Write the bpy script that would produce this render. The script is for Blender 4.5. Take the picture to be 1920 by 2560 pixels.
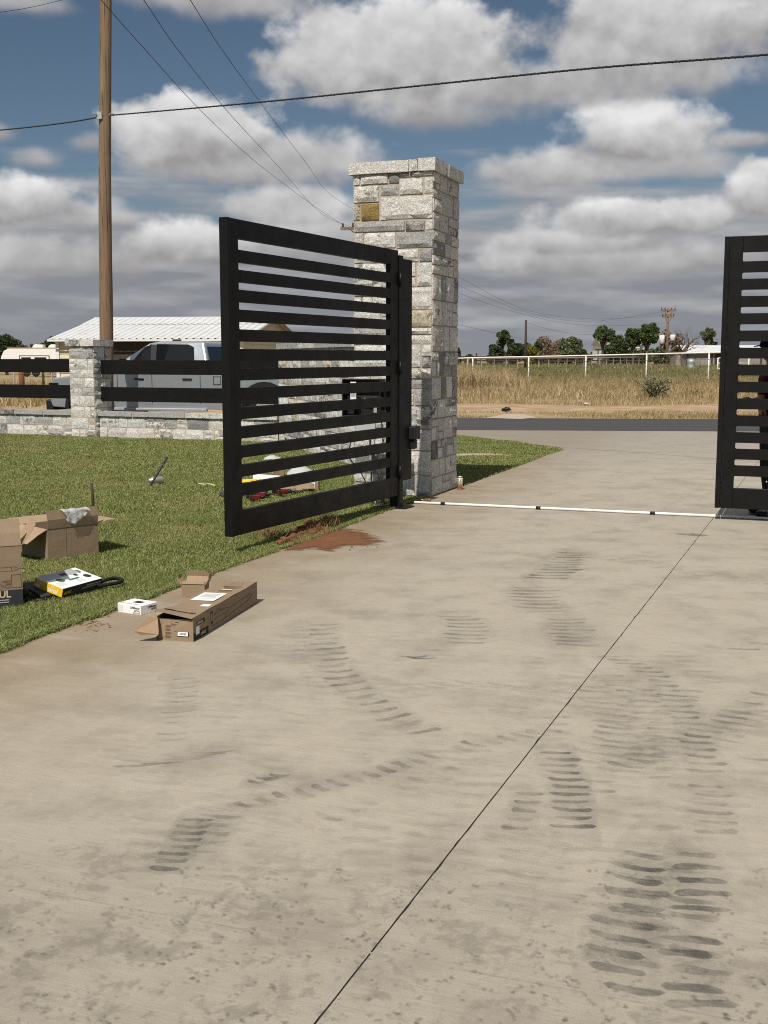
import bpy, bmesh, math, random
import numpy as np
from mathutils import Vector, Matrix, Euler, noise

for o in list(bpy.data.objects):
    bpy.data.objects.remove(o)
SC = bpy.context.scene
COL = SC.collection
R = math.radians

# ------------------------------------------------------------------ camera
FPX, PCX, PCY, CAMH = 2850.0, 960.0, 1280.0, 1.55
PITCH = math.atan(385.0 / FPX)
cam_d = bpy.data.cameras.new('camera')
cam_d.sensor_fit = 'VERTICAL'
cam_d.sensor_height = 36.0
cam_d.lens = 36.0 * FPX / 2560.0
cam_d.clip_start = 0.05
cam_d.clip_end = 6000
cam = bpy.data.objects.new('camera', cam_d)
cam.location = (0, 0, CAMH)
cam.rotation_euler = (R(90) - PITCH, 0, 0)
COL.objects.link(cam)
SC.camera = cam

# ------------------------------------------------------------------ view
SC.view_settings.view_transform = 'Standard'
SC.view_settings.look = 'None'
SC.view_settings.gamma = 1.0
SC.view_settings.exposure = 0.0
SC.view_settings.use_curve_mapping = False

# ------------------------------------------------------------------ sun
SUN_AZ, SUN_EL, SUN_E = 20.2, 51.0, 4.8      # shadows fall towards azimuth SUN_AZ (from +Y to +X)
sd = bpy.data.lights.new('sun', 'SUN')
sd.energy = SUN_E
sd.angle = R(0.53)
sd.color = (1.0, 0.94, 0.84)
so = bpy.data.objects.new('sun', sd)
dv = Vector((math.sin(R(SUN_AZ)) * math.cos(R(SUN_EL)), math.cos(R(SUN_AZ)) * math.cos(R(SUN_EL)), -math.sin(R(SUN_EL))))
so.rotation_euler = dv.to_track_quat('-Z', 'Y').to_euler()
so.location = (-10, -20, 30)
COL.objects.link(so)


# helpers: where a picture point lies in the place
def ray(x, y):
    c, s = math.cos(PITCH), math.sin(PITCH)
    u, v = x - PCX, PCY - y
    return Vector((u, FPX * c + v * s, -FPX * s + v * c))

def G(x, y, z=0.0):
    r = ray(x, y)
    t = (z - CAMH) / r.z
    return Vector((r.x * t, r.y * t, z))

def AT(x, y, Y):
    r = ray(x, y)
    t = Y / r.y
    return Vector((r.x * t, Y, CAMH + r.z * t))

# ------------------------------------------------------------------ world: sky with cumulus
W = bpy.data.worlds.new('World')
SC.world = W
W.use_nodes = True
wn, wl = W.node_tree.nodes, W.node_tree.links
wn.clear()

def lk(a, b):
    wl.new(a, b)

def wmath(op, a, b=None, c=None, clamp=False):
    n = wn.new('ShaderNodeMath'); n.operation = op; n.use_clamp = clamp
    for i, v in enumerate((a, b, c)):
        if v is None: continue
        if isinstance(v, (int, float)): n.inputs[i].default_value = v
        else: lk(v, n.inputs[i])
    return n.outputs[0]

def wvec(op, a, b=None):
    n = wn.new('ShaderNodeVectorMath'); n.operation = op
    for i, v in enumerate((a, b)):
        if v is None: continue
        if isinstance(v, (tuple, list)): n.inputs[i].default_value = v
        else: lk(v, n.inputs[i])
    return n.outputs['Value'] if op in ('LENGTH', 'DOT_PRODUCT') else n.outputs['Vector']

def wsmooth(v, a, b, o0=0.0, o1=1.0):
    n = wn.new('ShaderNodeMapRange'); n.interpolation_type = 'SMOOTHSTEP'
    lk(v, n.inputs[0])
    n.inputs[1].default_value = a; n.inputs[2].default_value = b
    n.inputs[3].default_value = o0; n.inputs[4].default_value = o1
    return n.outputs[0]

def wnoise(vec, scale, detail=6.0, rough=0.55):
    n = wn.new('ShaderNodeTexNoise'); n.noise_dimensions = '3D'
    lk(vec, n.inputs['Vector'])
    n.inputs['Scale'].default_value = scale
    n.inputs['Detail'].default_value = detail
    n.inputs['Roughness'].default_value = rough
    return n.outputs[0]

def wmixc(f, a, b):
    n = wn.new('ShaderNodeMix'); n.data_type = 'RGBA'
    if isinstance(f, (int, float)): n.inputs[0].default_value = f
    else: lk(f, n.inputs[0])
    for i, v in ((6, a), (7, b)):
        if isinstance(v, (tuple, list)): n.inputs[i].default_value = (*v, 1.0)
        else: lk(v, n.inputs[i])
    return n.outputs[2]

tc = wn.new('ShaderNodeTexCoord')
D0 = tc.outputs['Generated']
sep = wn.new('ShaderNodeSeparateXYZ'); lk(D0, sep.inputs[0])
az = wmath('MULTIPLY', wmath('ARCTAN2', sep.outputs[0], sep.outputs[1]), 180 / math.pi)
el = wmath('MULTIPLY', wmath('ARCSINE', sep.outputs[2]), 180 / math.pi)
cmb = wn.new('ShaderNodeCombineXYZ'); lk(az, cmb.inputs[0]); lk(el, cmb.inputs[1])
AE = cmb.outputs[0]
nd = wvec('MULTIPLY', D0, (1.0, 1.0, 1.25))
big = wnoise(nd, 11.0, 3.0, 0.5)
puff = wnoise(nd, 26.0, 9.0, 0.56)
soft1 = wnoise(nd, 22.0, 6.0, 0.53)
soft2 = wnoise(wvec('ADD', nd, (0.006, 0.007, -0.014)), 22.0, 6.0, 0.53)
relief = wmath('SUBTRACT', soft1, soft2)                      # lit from above, behind the camera
edge = wmath('ADD', wmath('MULTIPLY', wmath('SUBTRACT', puff, 0.5), 1.15), wmath('MULTIPLY', wmath('SUBTRACT', big, 0.5), 0.9))

sky = wn.new('ShaderNodeTexSky'); sky.sky_type = 'NISHITA'
sky.sun_disc = False
sky.sun_elevation = R(SUN_EL)
sky.sun_rotation = R(180 + SUN_AZ)
sky.altitude = 900
sky.air_density = 1.0
sky.dust_density = 0.35
sky.ozone_density = 3.0
SKY_S = 0.075
skyc = wvec('MULTIPLY', sky.outputs[0], (SKY_S * 0.71, SKY_S * 0.69, SKY_S * 0.64))

def ang(x, y):
    r = ray(x, y)
    return math.degrees(math.atan2(r.x, r.y)), math.degrees(math.asin(r.z / r.length))

col = skyc
# far stratocumulus deck near the horizon, all the way round
ndl = wvec('MULTIPLY', D0, (1.0, 1.0, 6.0))
deck = wnoise(ndl, 9.0, 5.0, 0.5)
deck_cov = wmath('ADD', wmath('MULTIPLY', wmath('SUBTRACT', deck, 0.5), 1.9), wsmooth(el, 1.0, 13.0, 1.25, -0.22))
deck_cov = wsmooth(deck_cov, 0.05, 0.75)
ndl2 = wvec('ADD', ndl, (0.0, 0.0, 0.05))
deck2 = wnoise(ndl2, 9.0, 5.0, 0.5)
dsh = wmath('ADD', wmath('MULTIPLY', wmath('SUBTRACT', deck, deck2), 1.6), wsmooth(el, 0.0, 10.0, 0.10, 0.42))
dsh = wmath('ADD', dsh, wmath('MULTIPLY', wmath('SUBTRACT', deck, 0.5), 0.9), clamp=True)
dcol = wmixc(dsh, (0.250, 0.262, 0.290), (0.47, 0.475, 0.49))
col = wmixc(deck_cov, col, dcol)

# overhead and out-of-view cumulus, same kind of cloud as in view
oc = wmath('ADD', wmath('MULTIPLY', wmath('SUBTRACT', wnoise(nd, 5.0, 8.0, 0.58), 0.5), 2.4), wsmooth(el, 17.0, 25.0, -1.2, 0.22))
oa = wsmooth(oc, 0.0, 0.35)
ocol = wmixc(wsmooth(oc, 0.05, 0.7), (0.66, 0.66, 0.67), (0.42, 0.42, 0.435))
col = wmixc(oa, col, ocol)

k = 1920 / 1659
CL = [  # picture centre x, y, half width, half height, base flatness, brightness, softness
    (470, 2, 300, 52, 1.2, 0.55, 0.7), (60, 8, 130, 40, 1.2, 0.5, 0.8),
    (1420, 70, 330, 170, 1.5, 0.92, 0.40), (880, 140, 310, 165, 1.4, 0.90, 0.34),
    (1130, 190, 200, 80, 1.2, 0.60, 0.7), (1360, 170, 350, 95, 1.6, 0.70, 0.6),
    (960, 245, 220, 62, 1.3, 0.48, 0.7),
    (80, 345, 70, 36, 1.3, 0.5, 0.8), (0, 290, 55, 32, 1.3, 0.45, 0.8), (190, 310, 60, 34, 1.3, 0.4, 0.9),
    (430, 300, 225, 105, 1.35, 0.98, 0.34), (640, 350, 250, 90, 1.3, 0.74, 0.5), (460, 365, 260, 60, 1.3, 0.5, 0.6),
    (1380, 292, 170, 84, 1.35, 0.96, 0.36), (1190, 372, 210, 62, 1.3, 0.74, 0.5), (1400, 365, 260, 48, 1.3, 0.45, 0.7), (1610, 305, 90, 26, 1.2, 0.55, 0.7),
    (50, 440, 165, 70, 1.4, 0.94, 0.38), (190, 470, 110, 50, 1.4, 0.66, 0.55),
    (400, 535, 170, 62, 1.4, 0.84, 0.42), (130, 560, 270, 65, 1.4, 0.60, 0.6), (620, 450, 150, 60, 1.4, 0.80, 0.45), (720, 530, 240, 75, 1.4, 0.56, 0.6),
    (1650, 420, 85, 80, 1.4, 1.0, 0.32), (1400, 475, 270, 55, 1.5, 0.93, 0.38), (1250, 525, 250, 42, 1.4, 0.64, 0.55),
    (1090, 560, 95, 50, 1.4, 0.88, 0.42), (1330, 570, 300, 48, 1.4, 0.55, 0.6), (1560, 560, 200, 52, 1.4, 0.55, 0.6),
]
for (x, y, hw, hh, flat, br, soft) in reversed(CL):
    a0, e0 = ang(x * k, y * k)
    ra = hw * k / FPX * 57.3
    re = hh * k / FPX * 57.3
    l = wvec('MULTIPLY', wvec('SUBTRACT', AE, (a0, e0, 0)), (1 / ra, 1 / re, 0))
    s_ = wn.new('ShaderNodeSeparateXYZ'); lk(l, s_.inputs[0])
    ly = s_.outputs[1]
    lb = wmath('MULTIPLY', wmath('MINIMUM', ly, 0.0), flat)
    ld = wmath('ADD', wmath('MAXIMUM', ly, 0.0), lb)
    c_ = wn.new('ShaderNodeCombineXYZ'); lk(s_.outputs[0], c_.inputs[0]); lk(ld, c_.inputs[1])
    d_ = wmath('SUBTRACT', 1.0, wvec('LENGTH', c_.outputs[0]))
    under = wmath('MULTIPLY_ADD', wmath('MAXIMUM', wmath('MINIMUM', ly, 0.0), -1.2), 0.45, 1.0)
    al = wsmooth(wmath('MULTIPLY', wmath('ADD', d_, edge), under), 0.02, 0.04 + soft)
    sh = wmath('MULTIPLY_ADD', ly, 0.72, 0.40)
    sh = wmath('MULTIPLY_ADD', relief, 1.25, sh)
    sh = wmath('MULTIPLY_ADD', wmath('SUBTRACT', big, 0.5), 0.7, sh)
    sh = wmath('MULTIPLY', sh, br, clamp=True)
    cc = wmixc(sh, (0.325, 0.315, 0.318), (0.82, 0.82, 0.82))
    col = wmixc(wmath('MULTIPLY', al, wmath('MULTIPLY_ADD', br, 0.25, 0.75)), col, cc)
bg = wn.new('ShaderNodeBackground')
lk(col, bg.inputs[0])
bg.inputs[1].default_value = 1.0
W.cycles.sampling_method = 'NONE'
SC.cycles.pixel_filter_type = 'BLACKMAN_HARRIS'
SC.cycles.filter_width = 1.05
SC.cycles.use_denoising = False
SC.cycles.transparent_max_bounces = 64
SC.cycles.max_bounces = 6
SC.cycles.diffuse_bounces = 2
SC.cycles.glossy_bounces = 2
out = wn.new('ShaderNodeOutputWorld')
lk(bg.outputs[0], out.inputs[0])

# ------------------------------------------------------------------ materials
MATS = {}
class NT:
    def __init__(self, name):
        self.m = bpy.data.materials.new(name); self.m.use_nodes = True
        self.n = self.m.node_tree.nodes; self.l = self.m.node_tree.links
        self.b = self.n['Principled BSDF']
        self.tc = None
        MATS[name] = self.m
    def link(self, a, b): self.l.new(a, b)
    def new(self, t): return self.n.new(t)
    def pos(self, scale=None):
        g = self.new('ShaderNodeNewGeometry')
        v = g.outputs['Position']
        return self.vmul(v, scale) if scale else v
    def obj(self, scale=None):
        g = self.new('ShaderNodeTexCoord')
        v = g.outputs['Object']
        return self.vmul(v, scale) if scale else v
    def vmul(self, v, s):
        n = self.new('ShaderNodeVectorMath'); n.operation = 'MULTIPLY'
        self.link(v, n.inputs[0]); n.inputs[1].default_value = s
        return n.outputs[0]
    def vadd(self, v, s):
        n = self.new('ShaderNodeVectorMath'); n.operation = 'ADD'
        self.link(v, n.inputs[0])
        if isinstance(s, (tuple, list)): n.inputs[1].default_value = s
        else: self.link(s, n.inputs[1])
        return n.outputs[0]
    def noise(self, v, scale, detail=5, rough=0.55, dist=0.0):
        n = self.new('ShaderNodeTexNoise')
        self.link(v, n.inputs['Vector'])
        n.inputs['Scale'].default_value = scale; n.inputs['Detail'].default_value = detail
        n.inputs['Roughness'].default_value = rough; n.inputs['Distortion'].default_value = dist
        return n.outputs[0]
    def voro(self, v, scale, feat='F1'):
        n = self.new('ShaderNodeTexVoronoi'); n.feature = feat
        self.link(v, n.inputs['Vector']); n.inputs['Scale'].default_value = scale
        return n
    def math(self, op, a, b=None, clamp=False):
        n = self.new('ShaderNodeMath'); n.operation = op; n.use_clamp = clamp
        for i, v in enumerate((a, b)):
            if v is None: continue
            if isinstance(v, (int, float)): n.inputs[i].default_value = v
            else: self.link(v, n.inputs[i])
        return n.outputs[0]
    def smooth(self, v, a, b, o0=0.0, o1=1.0):
        n = self.new('ShaderNodeMapRange'); n.interpolation_type = 'SMOOTHSTEP'
        self.link(v, n.inputs[0])
        for i, x in enumerate((a, b, o0, o1)): n.inputs[i + 1].default_value = x
        return n.outputs[0]
    def mix(self, f, a, b, mode='MIX'):
        n = self.new('ShaderNodeMix'); n.data_type = 'RGBA'; n.blend_type = mode
        if isinstance(f, (int, float)): n.inputs[0].default_value = f
        else: self.link(f, n.inputs[0])
        for i, v in ((6, a), (7, b)):
            if isinstance(v, (tuple, list)): n.inputs[i].default_value = (*v[:3], 1.0)
            else: self.link(v, n.inputs[i])
        return n.outputs[2]
    def sepxyz(self, v):
        n = self.new('ShaderNodeSeparateXYZ'); self.link(v, n.inputs[0]); return n.outputs
    def bump(self, h, strength=0.5, dist=0.01, normal=None):
        n = self.new('ShaderNodeBump'); self.link(h, n.inputs['Height'])
        n.inputs['Strength'].default_value = strength; n.inputs['Distance'].default_value = dist
        if normal: self.link(normal, n.inputs['Normal'])
        return n.outputs[0]
    def done(self, color=None, rough=0.8, normal=None, spec=0.3, metal=0.0):
        if color is not None:
            if isinstance(color, (tuple, list)): self.b.inputs['Base Color'].default_value = (*color[:3], 1)
            else: self.link(color, self.b.inputs['Base Color'])
        if isinstance(rough, (int, float)): self.b.inputs['Roughness'].default_value = rough
        else: self.link(rough, self.b.inputs['Roughness'])
        self.b.inputs['Specular IOR Level'].default_value = spec
        self.b.inputs['Metallic'].default_value = metal
        if normal: self.link(normal, self.b.inputs['Normal'])
        return self.m

def plain(name, color, rough=0.6, spec=0.3, metal=0.0, var=0.12, scale=8.0, bumpd=0.0):
    t = NT(name)
    v = t.obj()
    nz = t.noise(v, scale, 5, 0.6)
    c = t.mix(nz, [max(0, x * (1 - var)) for x in color], [min(1, x * (1 + var)) for x in color])
    nm = t.bump(t.noise(v, scale * 6, 4, 0.6), 0.4, bumpd) if bumpd else None
    rg = t.math('ADD', t.math('MULTIPLY', t.noise(v, scale * 2, 3), 0.16), rough - 0.08, True)
    return t.done(c, rg, nm, spec, metal)

def mat_concrete():
    t = NT('concrete')
    p = t.pos()
    x = t.sepxyz(p)
    base = t.mix(t.noise(p, 0.55, 6, 0.6), (0.400, 0.358, 0.290), (0.464, 0.420, 0.348))
    base = t.mix(t.smooth(t.noise(t.vmul(p, (1, 1, 1)), 2.3, 8, 0.65), 0.42, 0.75), base, (0.285, 0.252, 0.205))
    # brushed finish: fine streaks across the drive
    rot = t.new('ShaderNodeVectorRotate'); rot.rotation_type = 'Z_AXIS'; rot.inputs['Angle'].default_value = R(20.5)
    t.link(p, rot.inputs['Vector'])
    st = t.noise(t.vmul(rot.outputs[0], (6, 95, 1)), 1.0, 4, 0.6)
    st2 = t.noise(t.vmul(rot.outputs[0], (1.6, 14, 1)), 1.0, 6, 0.65)
    base = t.mix(t.smooth(st, 0.35, 0.75, 0, 0.30), base, (0.245, 0.218, 0.175))
    base = t.mix(t.smooth(st2, 0.48, 0.74, 0, 0.15), base, (0.255, 0.228, 0.185))
    mo = t.noise(t.vmul(rot.outputs[0], (16, 21, 1)), 1.0, 7, 0.7)
    base = t.mix(t.smooth(mo, 0.46, 0.72, 0, 0.24), base, (0.248, 0.226, 0.186))
    base = t.mix(t.smooth(mo, 0.30, 0.46, 0.14, 0), base, (0.49, 0.455, 0.385))
    # tan soil stain along the lawn edge
    lx = t.math('SUBTRACT', x[0], t.math('MULTIPLY', t.math('SUBTRACT', x[1], 5.9), 0.36))       # roughly distance from the lawn edge
    stn = t.math('ADD', lx, t.math('MULTIPLY', t.noise(t.vmul(p, (0.8, 0.8, 1)), 1.0, 6, 0.6), 1.6))
    m1 = t.smooth(stn, -1.9, 0.55, 1.0, 0.0)
    m1 = t.math('MULTIPLY', m1, t.smooth(t.noise(t.vmul(rot.outputs[0], (1.2, 3.2, 1)), 1.1, 7, 0.65), 0.18, 0.54))
    base = t.mix(t.math('MULTIPLY', m1, 0.95), base, (0.235, 0.168, 0.095))
    # damp grey algae blotches in the foreground and by the front cross joint
    fy = t.math('ADD', x[1], t.math('MULTIPLY', x[0], 0.36))
    m2 = t.smooth(fy, 2.8, 3.7, 1.0, 0.10)
    bl = t.math('ADD', t.math('MULTIPLY', t.noise(p, 4.0, 5, 0.6, 0.3), 0.5), t.math('MULTIPLY', t.noise(p, 19.0, 6, 0.65, 0.4), 0.5))
    base = t.mix(t.math('MULTIPLY', m2, 0.26), base, (0.20, 0.175, 0.145))
    base = t.mix(t.math('MULTIPLY', m2, t.smooth(bl, 0.49, 0.60, 0, 0.52)), base, (0.160, 0.144, 0.114))
    vo = t.voro(t.vadd(p, t.noise(p, 7, 3)), 17.0)
    sp = t.smooth(vo.outputs['Distance'], 0.10, 0.32, 1.0, 0.0)
    sp = t.math('MULTIPLY', sp, t.smooth(t.noise(p, 2.6, 3), 0.52, 0.66))
    base = t.mix(t.math('MULTIPLY', t.math('MULTIPLY', sp, m2), 0.5), base, (0.14, 0.11, 0.085))
    # patchy darkness over the mid drive
    base = t.mix(t.smooth(t.noise(p, 0.9, 4), 0.5, 0.75, 0, 0.28), base, (0.235, 0.213, 0.18))
    # greyer apron towards the road
    base = t.mix(t.smooth(x[1], 13, 22, 0, 0.55), base, (0.265, 0.25, 0.225))
    fine = t.noise(p, 240, 3, 0.7)
    base = t.mix(t.smooth(fine, 0.38, 0.72, 0, 0.42), base, (0.19, 0.17, 0.138))
    h = t.math('ADD', t.math('MULTIPLY', st, 0.6), t.math('MULTIPLY', fine, 0.5))
    return t.done(base, 0.88, t.bump(h, 0.35, 0.004), 0.2)

def mat_asphalt():
    t = NT('asphalt')
    p = t.pos()
    st = t.noise(t.vmul(p, (0.12, 2.2, 1)), 1.0, 5, 0.6)
    c = t.mix(st, (0.040, 0.040, 0.042), (0.075, 0.074, 0.073))
    c = t.mix(t.smooth(t.noise(p, 30, 4, 0.7), 0.4, 0.8, 0, 0.4), c, (0.11, 0.108, 0.10))
    return t.done(c, 0.85, t.bump(t.noise(p, 90, 3), 0.6, 0.01), 0.25)

def mat_ground():
    t = NT('field_soil')
    p = t.pos(); x = t.sepxyz(p)
    c = t.mix(t.noise(p, 0.35, 6), (0.31, 0.225, 0.12), (0.40, 0.315, 0.18))
    c = t.mix(t.smooth(t.noise(p, 0.13, 5), 0.45, 0.7, 0, 0.7), c, (0.16, 0.150, 0.065))
    # red dirt verge beside the road with pale caliche
    wv = t.math('ADD', x[1], t.math('MULTIPLY', t.noise(t.vmul(p, (0.25, 0.6, 1)), 1.0, 4), 4.0))
    band = t.math('MULTIPLY', t.smooth(wv, 34.0, 36.0), t.smooth(wv, 39.0, 41.0, 1, 0))
    band = t.math('MULTIPLY', band, t.smooth(t.noise(t.vmul(p, (0.5, 1.6, 1)), 1.0, 6, 0.7), 0.36, 0.56))
    red = t.mix(t.smooth(t.noise(t.vmul(p, (0.7, 2.4, 1)), 1.3, 7, 0.75), 0.42, 0.60), (0.33, 0.20, 0.115), (0.54, 0.42, 0.30))
    c = t.mix(band, c, red)
    c = t.mix(t.smooth(t.noise(p, 14, 5, 0.7), 0.4, 0.8, 0, 0.35), c, (0.11, 0.085, 0.05))
    return t.done(c, 0.95, t.bump(t.noise(p, 9, 6, 0.7), 0.8, 0.05), 0.1)

def mat_soil():
    t = NT('lawn_soil')
    p = t.pos()
    c = t.mix(t.noise(p, 2.0, 6), (0.125, 0.135, 0.045), (0.20, 0.175, 0.085))
    c = t.mix(t.smooth(t.noise(p, 40, 4), 0.4, 0.7, 0, 0.6), c, (0.05, 0.06, 0.018))
    return t.done(c, 0.95, t.bump(t.noise(p, 60, 5), 0.9, 0.02), 0.1)

def mat_gravel():
    t = NT('gravel')
    p = t.pos()
    c = t.mix(t.noise(p, 6, 8, 0.7), (0.38, 0.315, 0.26), (0.52, 0.455, 0.39))
    c = t.mix(t.smooth(t.noise(p, 0.7, 4), 0.45, 0.7, 0, 0.5), c, (0.32, 0.26, 0.20))
    return t.done(c, 0.95, t.bump(t.noise(p, 30, 5, 0.7), 0.8, 0.03), 0.1)

def mat_blade(name, c0, c1, c2, patch, pscale=0.5):
    t = NT(name)
    g = t.new('ShaderNodeNewGeometry')
    rnd = g.outputs['Random Per Island']
    c = t.mix(rnd, c0, c1)
    c = t.mix(t.smooth(rnd, 0.80, 0.97), c, c2)
    c = t.mix(t.smooth(t.noise(g.outputs['Position'], pscale, 4), 0.44, 0.68, 0, 0.55), c, patch)
    t.done(c, 0.65, None, 0.25)
    tr = t.new('ShaderNodeBsdfTranslucent'); t.link(c, tr.inputs[0])
    ms = t.new('ShaderNodeMixShader'); ms.inputs[0].default_value = 0.28
    t.link(t.b.outputs[0], ms.inputs[1]); t.link(tr.outputs[0], ms.inputs[2])
    t.link(ms.outputs[0], t.n['Material Output'].inputs[0])
    return t.m

def mat_leaf(name, c0, c1):
    return mat_blade(name, c0, c1, [x * 1.3 for x in c1], [x * 0.8 for x in c0], 0.35)

def mat_stone():
    t = NT('limestone')
    oi = t.new('ShaderNodeObjectInfo')
    p = t.obj()
    base = oi.outputs['Color']
    c = t.mix(t.smooth(t.noise(p, 13, 7, 0.65), 0.34, 0.66), t.mix(1.0, base, (0.90, 0.895, 0.885), 'MULTIPLY'), base)
    # lichen-dark weathering in patches with ragged edges; a share of stones carries more
    rw = t.math('MULTIPLY', t.math('POWER', oi.outputs['Random'], 2.2), 0.20)
    w = t.math('ADD', t.noise(p, 9.0, 9, 0.74, 0.3), rw)
    c = t.mix(t.smooth(w, 0.67, 0.74, 0, 0.78), c, (0.115, 0.113, 0.108))
    c = t.mix(t.smooth(t.noise(t.vadd(p, (3.1, 1.7, 0.4)), 5.0, 6, 0.6), 0.64, 0.76, 0, 0.16), c, (0.50, 0.40, 0.26))
    c = t.mix(t.smooth(t.noise(p, 36, 5, 0.68), 0.36, 0.54, 0.22, 0.0), c, t.mix(1.0, c, (0.40, 0.39, 0.375), 'MULTIPLY'))
    # split-face chiselling
    f1 = t.voro(t.vadd(t.vmul(p, (1, 1, 1.2)), t.noise(p, 18, 3)), 30, 'F1').outputs['Distance']
    h = t.math('ADD', t.math('MULTIPLY', f1, 0.55), t.math('MULTIPLY', t.noise(p, 22, 8, 0.70, 0.8), 1.0))
    n = t.bump(h, 0.9, 0.027)
    return t.done(c, 0.9, n, 0.15)

def mat_mortar():
    t = NT('mortar')
    p = t.pos()
    c = t.mix(t.noise(p, 7, 6), (0.36, 0.30, 0.235), (0.46, 0.40, 0.325))
    return t.done(c, 0.95, t.bump(t.noise(p, 70, 5), 0.7, 0.006), 0.1)

def mat_steel():
    t = NT('black_powder_coat')
    p = t.obj()
    c = t.mix(t.noise(p, 3, 6, 0.65), (0.0045, 0.0046, 0.0048), (0.0085, 0.0080, 0.0072))
    drip = t.smooth(t.noise(t.vmul(p, (14, 14, 0.9)), 1.0, 6, 0.7), 0.56, 0.78, 0, 0.35)
    c = t.mix(drip, c, (0.016, 0.0175, 0.018))
    rg = t.smooth(t.noise(p, 5, 6, 0.7), 0.3, 0.8, 0.42, 0.66)
    return t.done(c, rg, t.bump(t.noise(p, 150, 3), 0.12, 0.002), 0.20)

def mat_cardboard(name='cardboard', c0=(0.235, 0.170, 0.110), c1=(0.305, 0.225, 0.150)):
    t = NT(name)
    p = t.obj()
    c = t.mix(t.noise(p, 6, 6, 0.6), c0, c1)
    c = t.mix(t.smooth(t.noise(t.vmul(p, (90, 90, 4)), 1.0, 3), 0.4, 0.8, 0, 0.18), c, [x * 0.72 for x in c0])
    return t.done(c, 0.82, t.bump(t.noise(p, 9, 5), 0.35, 0.012), 0.2)

def mat_wood():
    t = NT('weathered_pole_wood')
    p = t.obj()
    g = t.noise(t.vmul(p, (22, 22, 0.8)), 1.0, 7, 0.65, 0.6)
    c = t.mix(g, (0.085, 0.052, 0.031), (0.33, 0.225, 0.145))
    c = t.mix(t.smooth(t.noise(t.vmul(p, (40, 40, 0.5)), 1.0, 4, 0.6), 0.57, 0.63), c, (0.030, 0.020, 0.014))
    c = t.mix(t.smooth(t.noise(t.vmul(p, (1, 1, 0.35)), 1.3, 3), 0.42, 0.66, 0, 0.30), c, (0.22, 0.185, 0.15))
    return t.done(c, 0.9, t.bump(g, 0.8, 0.02), 0.15)

def mat_roof():
    t = NT('galvanised_roof')
    p = t.obj()
    c = t.mix(t.noise(p, 0.8, 7, 0.7), (0.50, 0.51, 0.51), (0.68, 0.685, 0.685))
    c = t.mix(t.smooth(t.noise(t.vmul(p, (0.5, 2, 1)), 1.6, 6, 0.65), 0.55, 0.72, 0, 0.5), c, (0.31, 0.30, 0.285))
    return t.done(c, 0.55, None, 0.35, 0.0)

def mat_mark():
    t = NT('tyre_scuff')
    at = t.new('ShaderNodeAttribute'); at.attribute_name = 'strength'; at.attribute_type = 'GEOMETRY'
    p = t.pos()
    rot = t.new('ShaderNodeVectorRotate'); rot.rotation_type = 'Z_AXIS'; rot.inputs['Angle'].default_value = R(20.5)
    t.link(p, rot.inputs['Vector'])
    nz = t.noise(t.vmul(rot.outputs[0], (30, 90, 1)), 1.0, 5, 0.65)
    n2 = t.noise(p, 9, 4, 0.6)
    a = t.math('MULTIPLY', at.outputs['Fac'], t.smooth(nz, 0.25, 0.65, 0.6, 1.0))
    a = t.math('MULTIPLY', a, t.smooth(n2, 0.30, 0.58, 0.45, 1.0), True)
    t.done((0.085, 0.085, 0.080), 0.9, None, 0.1)
    tr = t.new('ShaderNodeBsdfTransparent')
    ms = t.new('ShaderNodeMixShader')
    t.link(a, ms.inputs[0]); t.link(tr.outputs[0], ms.inputs[1]); t.link(t.b.outputs[0], ms.inputs[2])
    t.link(ms.outputs[0], t.n['Material Output'].inputs[0])
    return t.m

def mat_plastic_film():
    t = NT('clear_plastic')
    t.done((0.80, 0.83, 0.86), 0.16, t.bump(t.noise(t.obj(), 30, 5), 0.8, 0.01), 0.6)
    tr = t.new('ShaderNodeBsdfTransparent')
    ms = t.new('ShaderNodeMixShader'); ms.inputs[0].default_value = 0.55
    t.link(tr.outputs[0], ms.inputs[1]); t.link(t.b.outputs[0], ms.inputs[2])
    t.link(ms.outputs[0], t.n['Material Output'].inputs[0])
    return t.m

def mat_clay():
    t = NT('clay_stain')
    at = t.new('ShaderNodeAttribute'); at.attribute_name = 'strength'; at.attribute_type = 'GEOMETRY'
    p = t.pos()
    rot = t.new('ShaderNodeVectorRotate'); rot.rotation_type = 'Z_AXIS'; rot.inputs['Angle'].default_value = R(20.5)
    t.link(p, rot.inputs['Vector'])
    nz = t.noise(t.vmul(rot.outputs[0], (4.0, 13.0, 1)), 1.0, 7, 0.65, 0.6)
    a = t.math('ADD', at.outputs['Fac'], t.math('MULTIPLY', t.math('SUBTRACT', nz, 0.5), 1.7))
    a = t.smooth(a, 0.10, 0.55, 0.0, 0.96)
    c = t.mix(t.noise(p, 26, 7, 0.7), (0.125, 0.052, 0.026), (0.27, 0.135, 0.072))
    t.done(c, 0.95, t.bump(t.noise(p, 40, 6, 0.7), 0.8, 0.02), 0.1)
    tr = t.new('ShaderNodeBsdfTransparent'); ms = t.new('ShaderNodeMixShader')
    t.link(a, ms.inputs[0]); t.link(tr.outputs[0], ms.inputs[1]); t.link(t.b.outputs[0], ms.inputs[2])
    t.link(ms.outputs[0], t.n['Material Output'].inputs[0])
    return t.m

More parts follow.
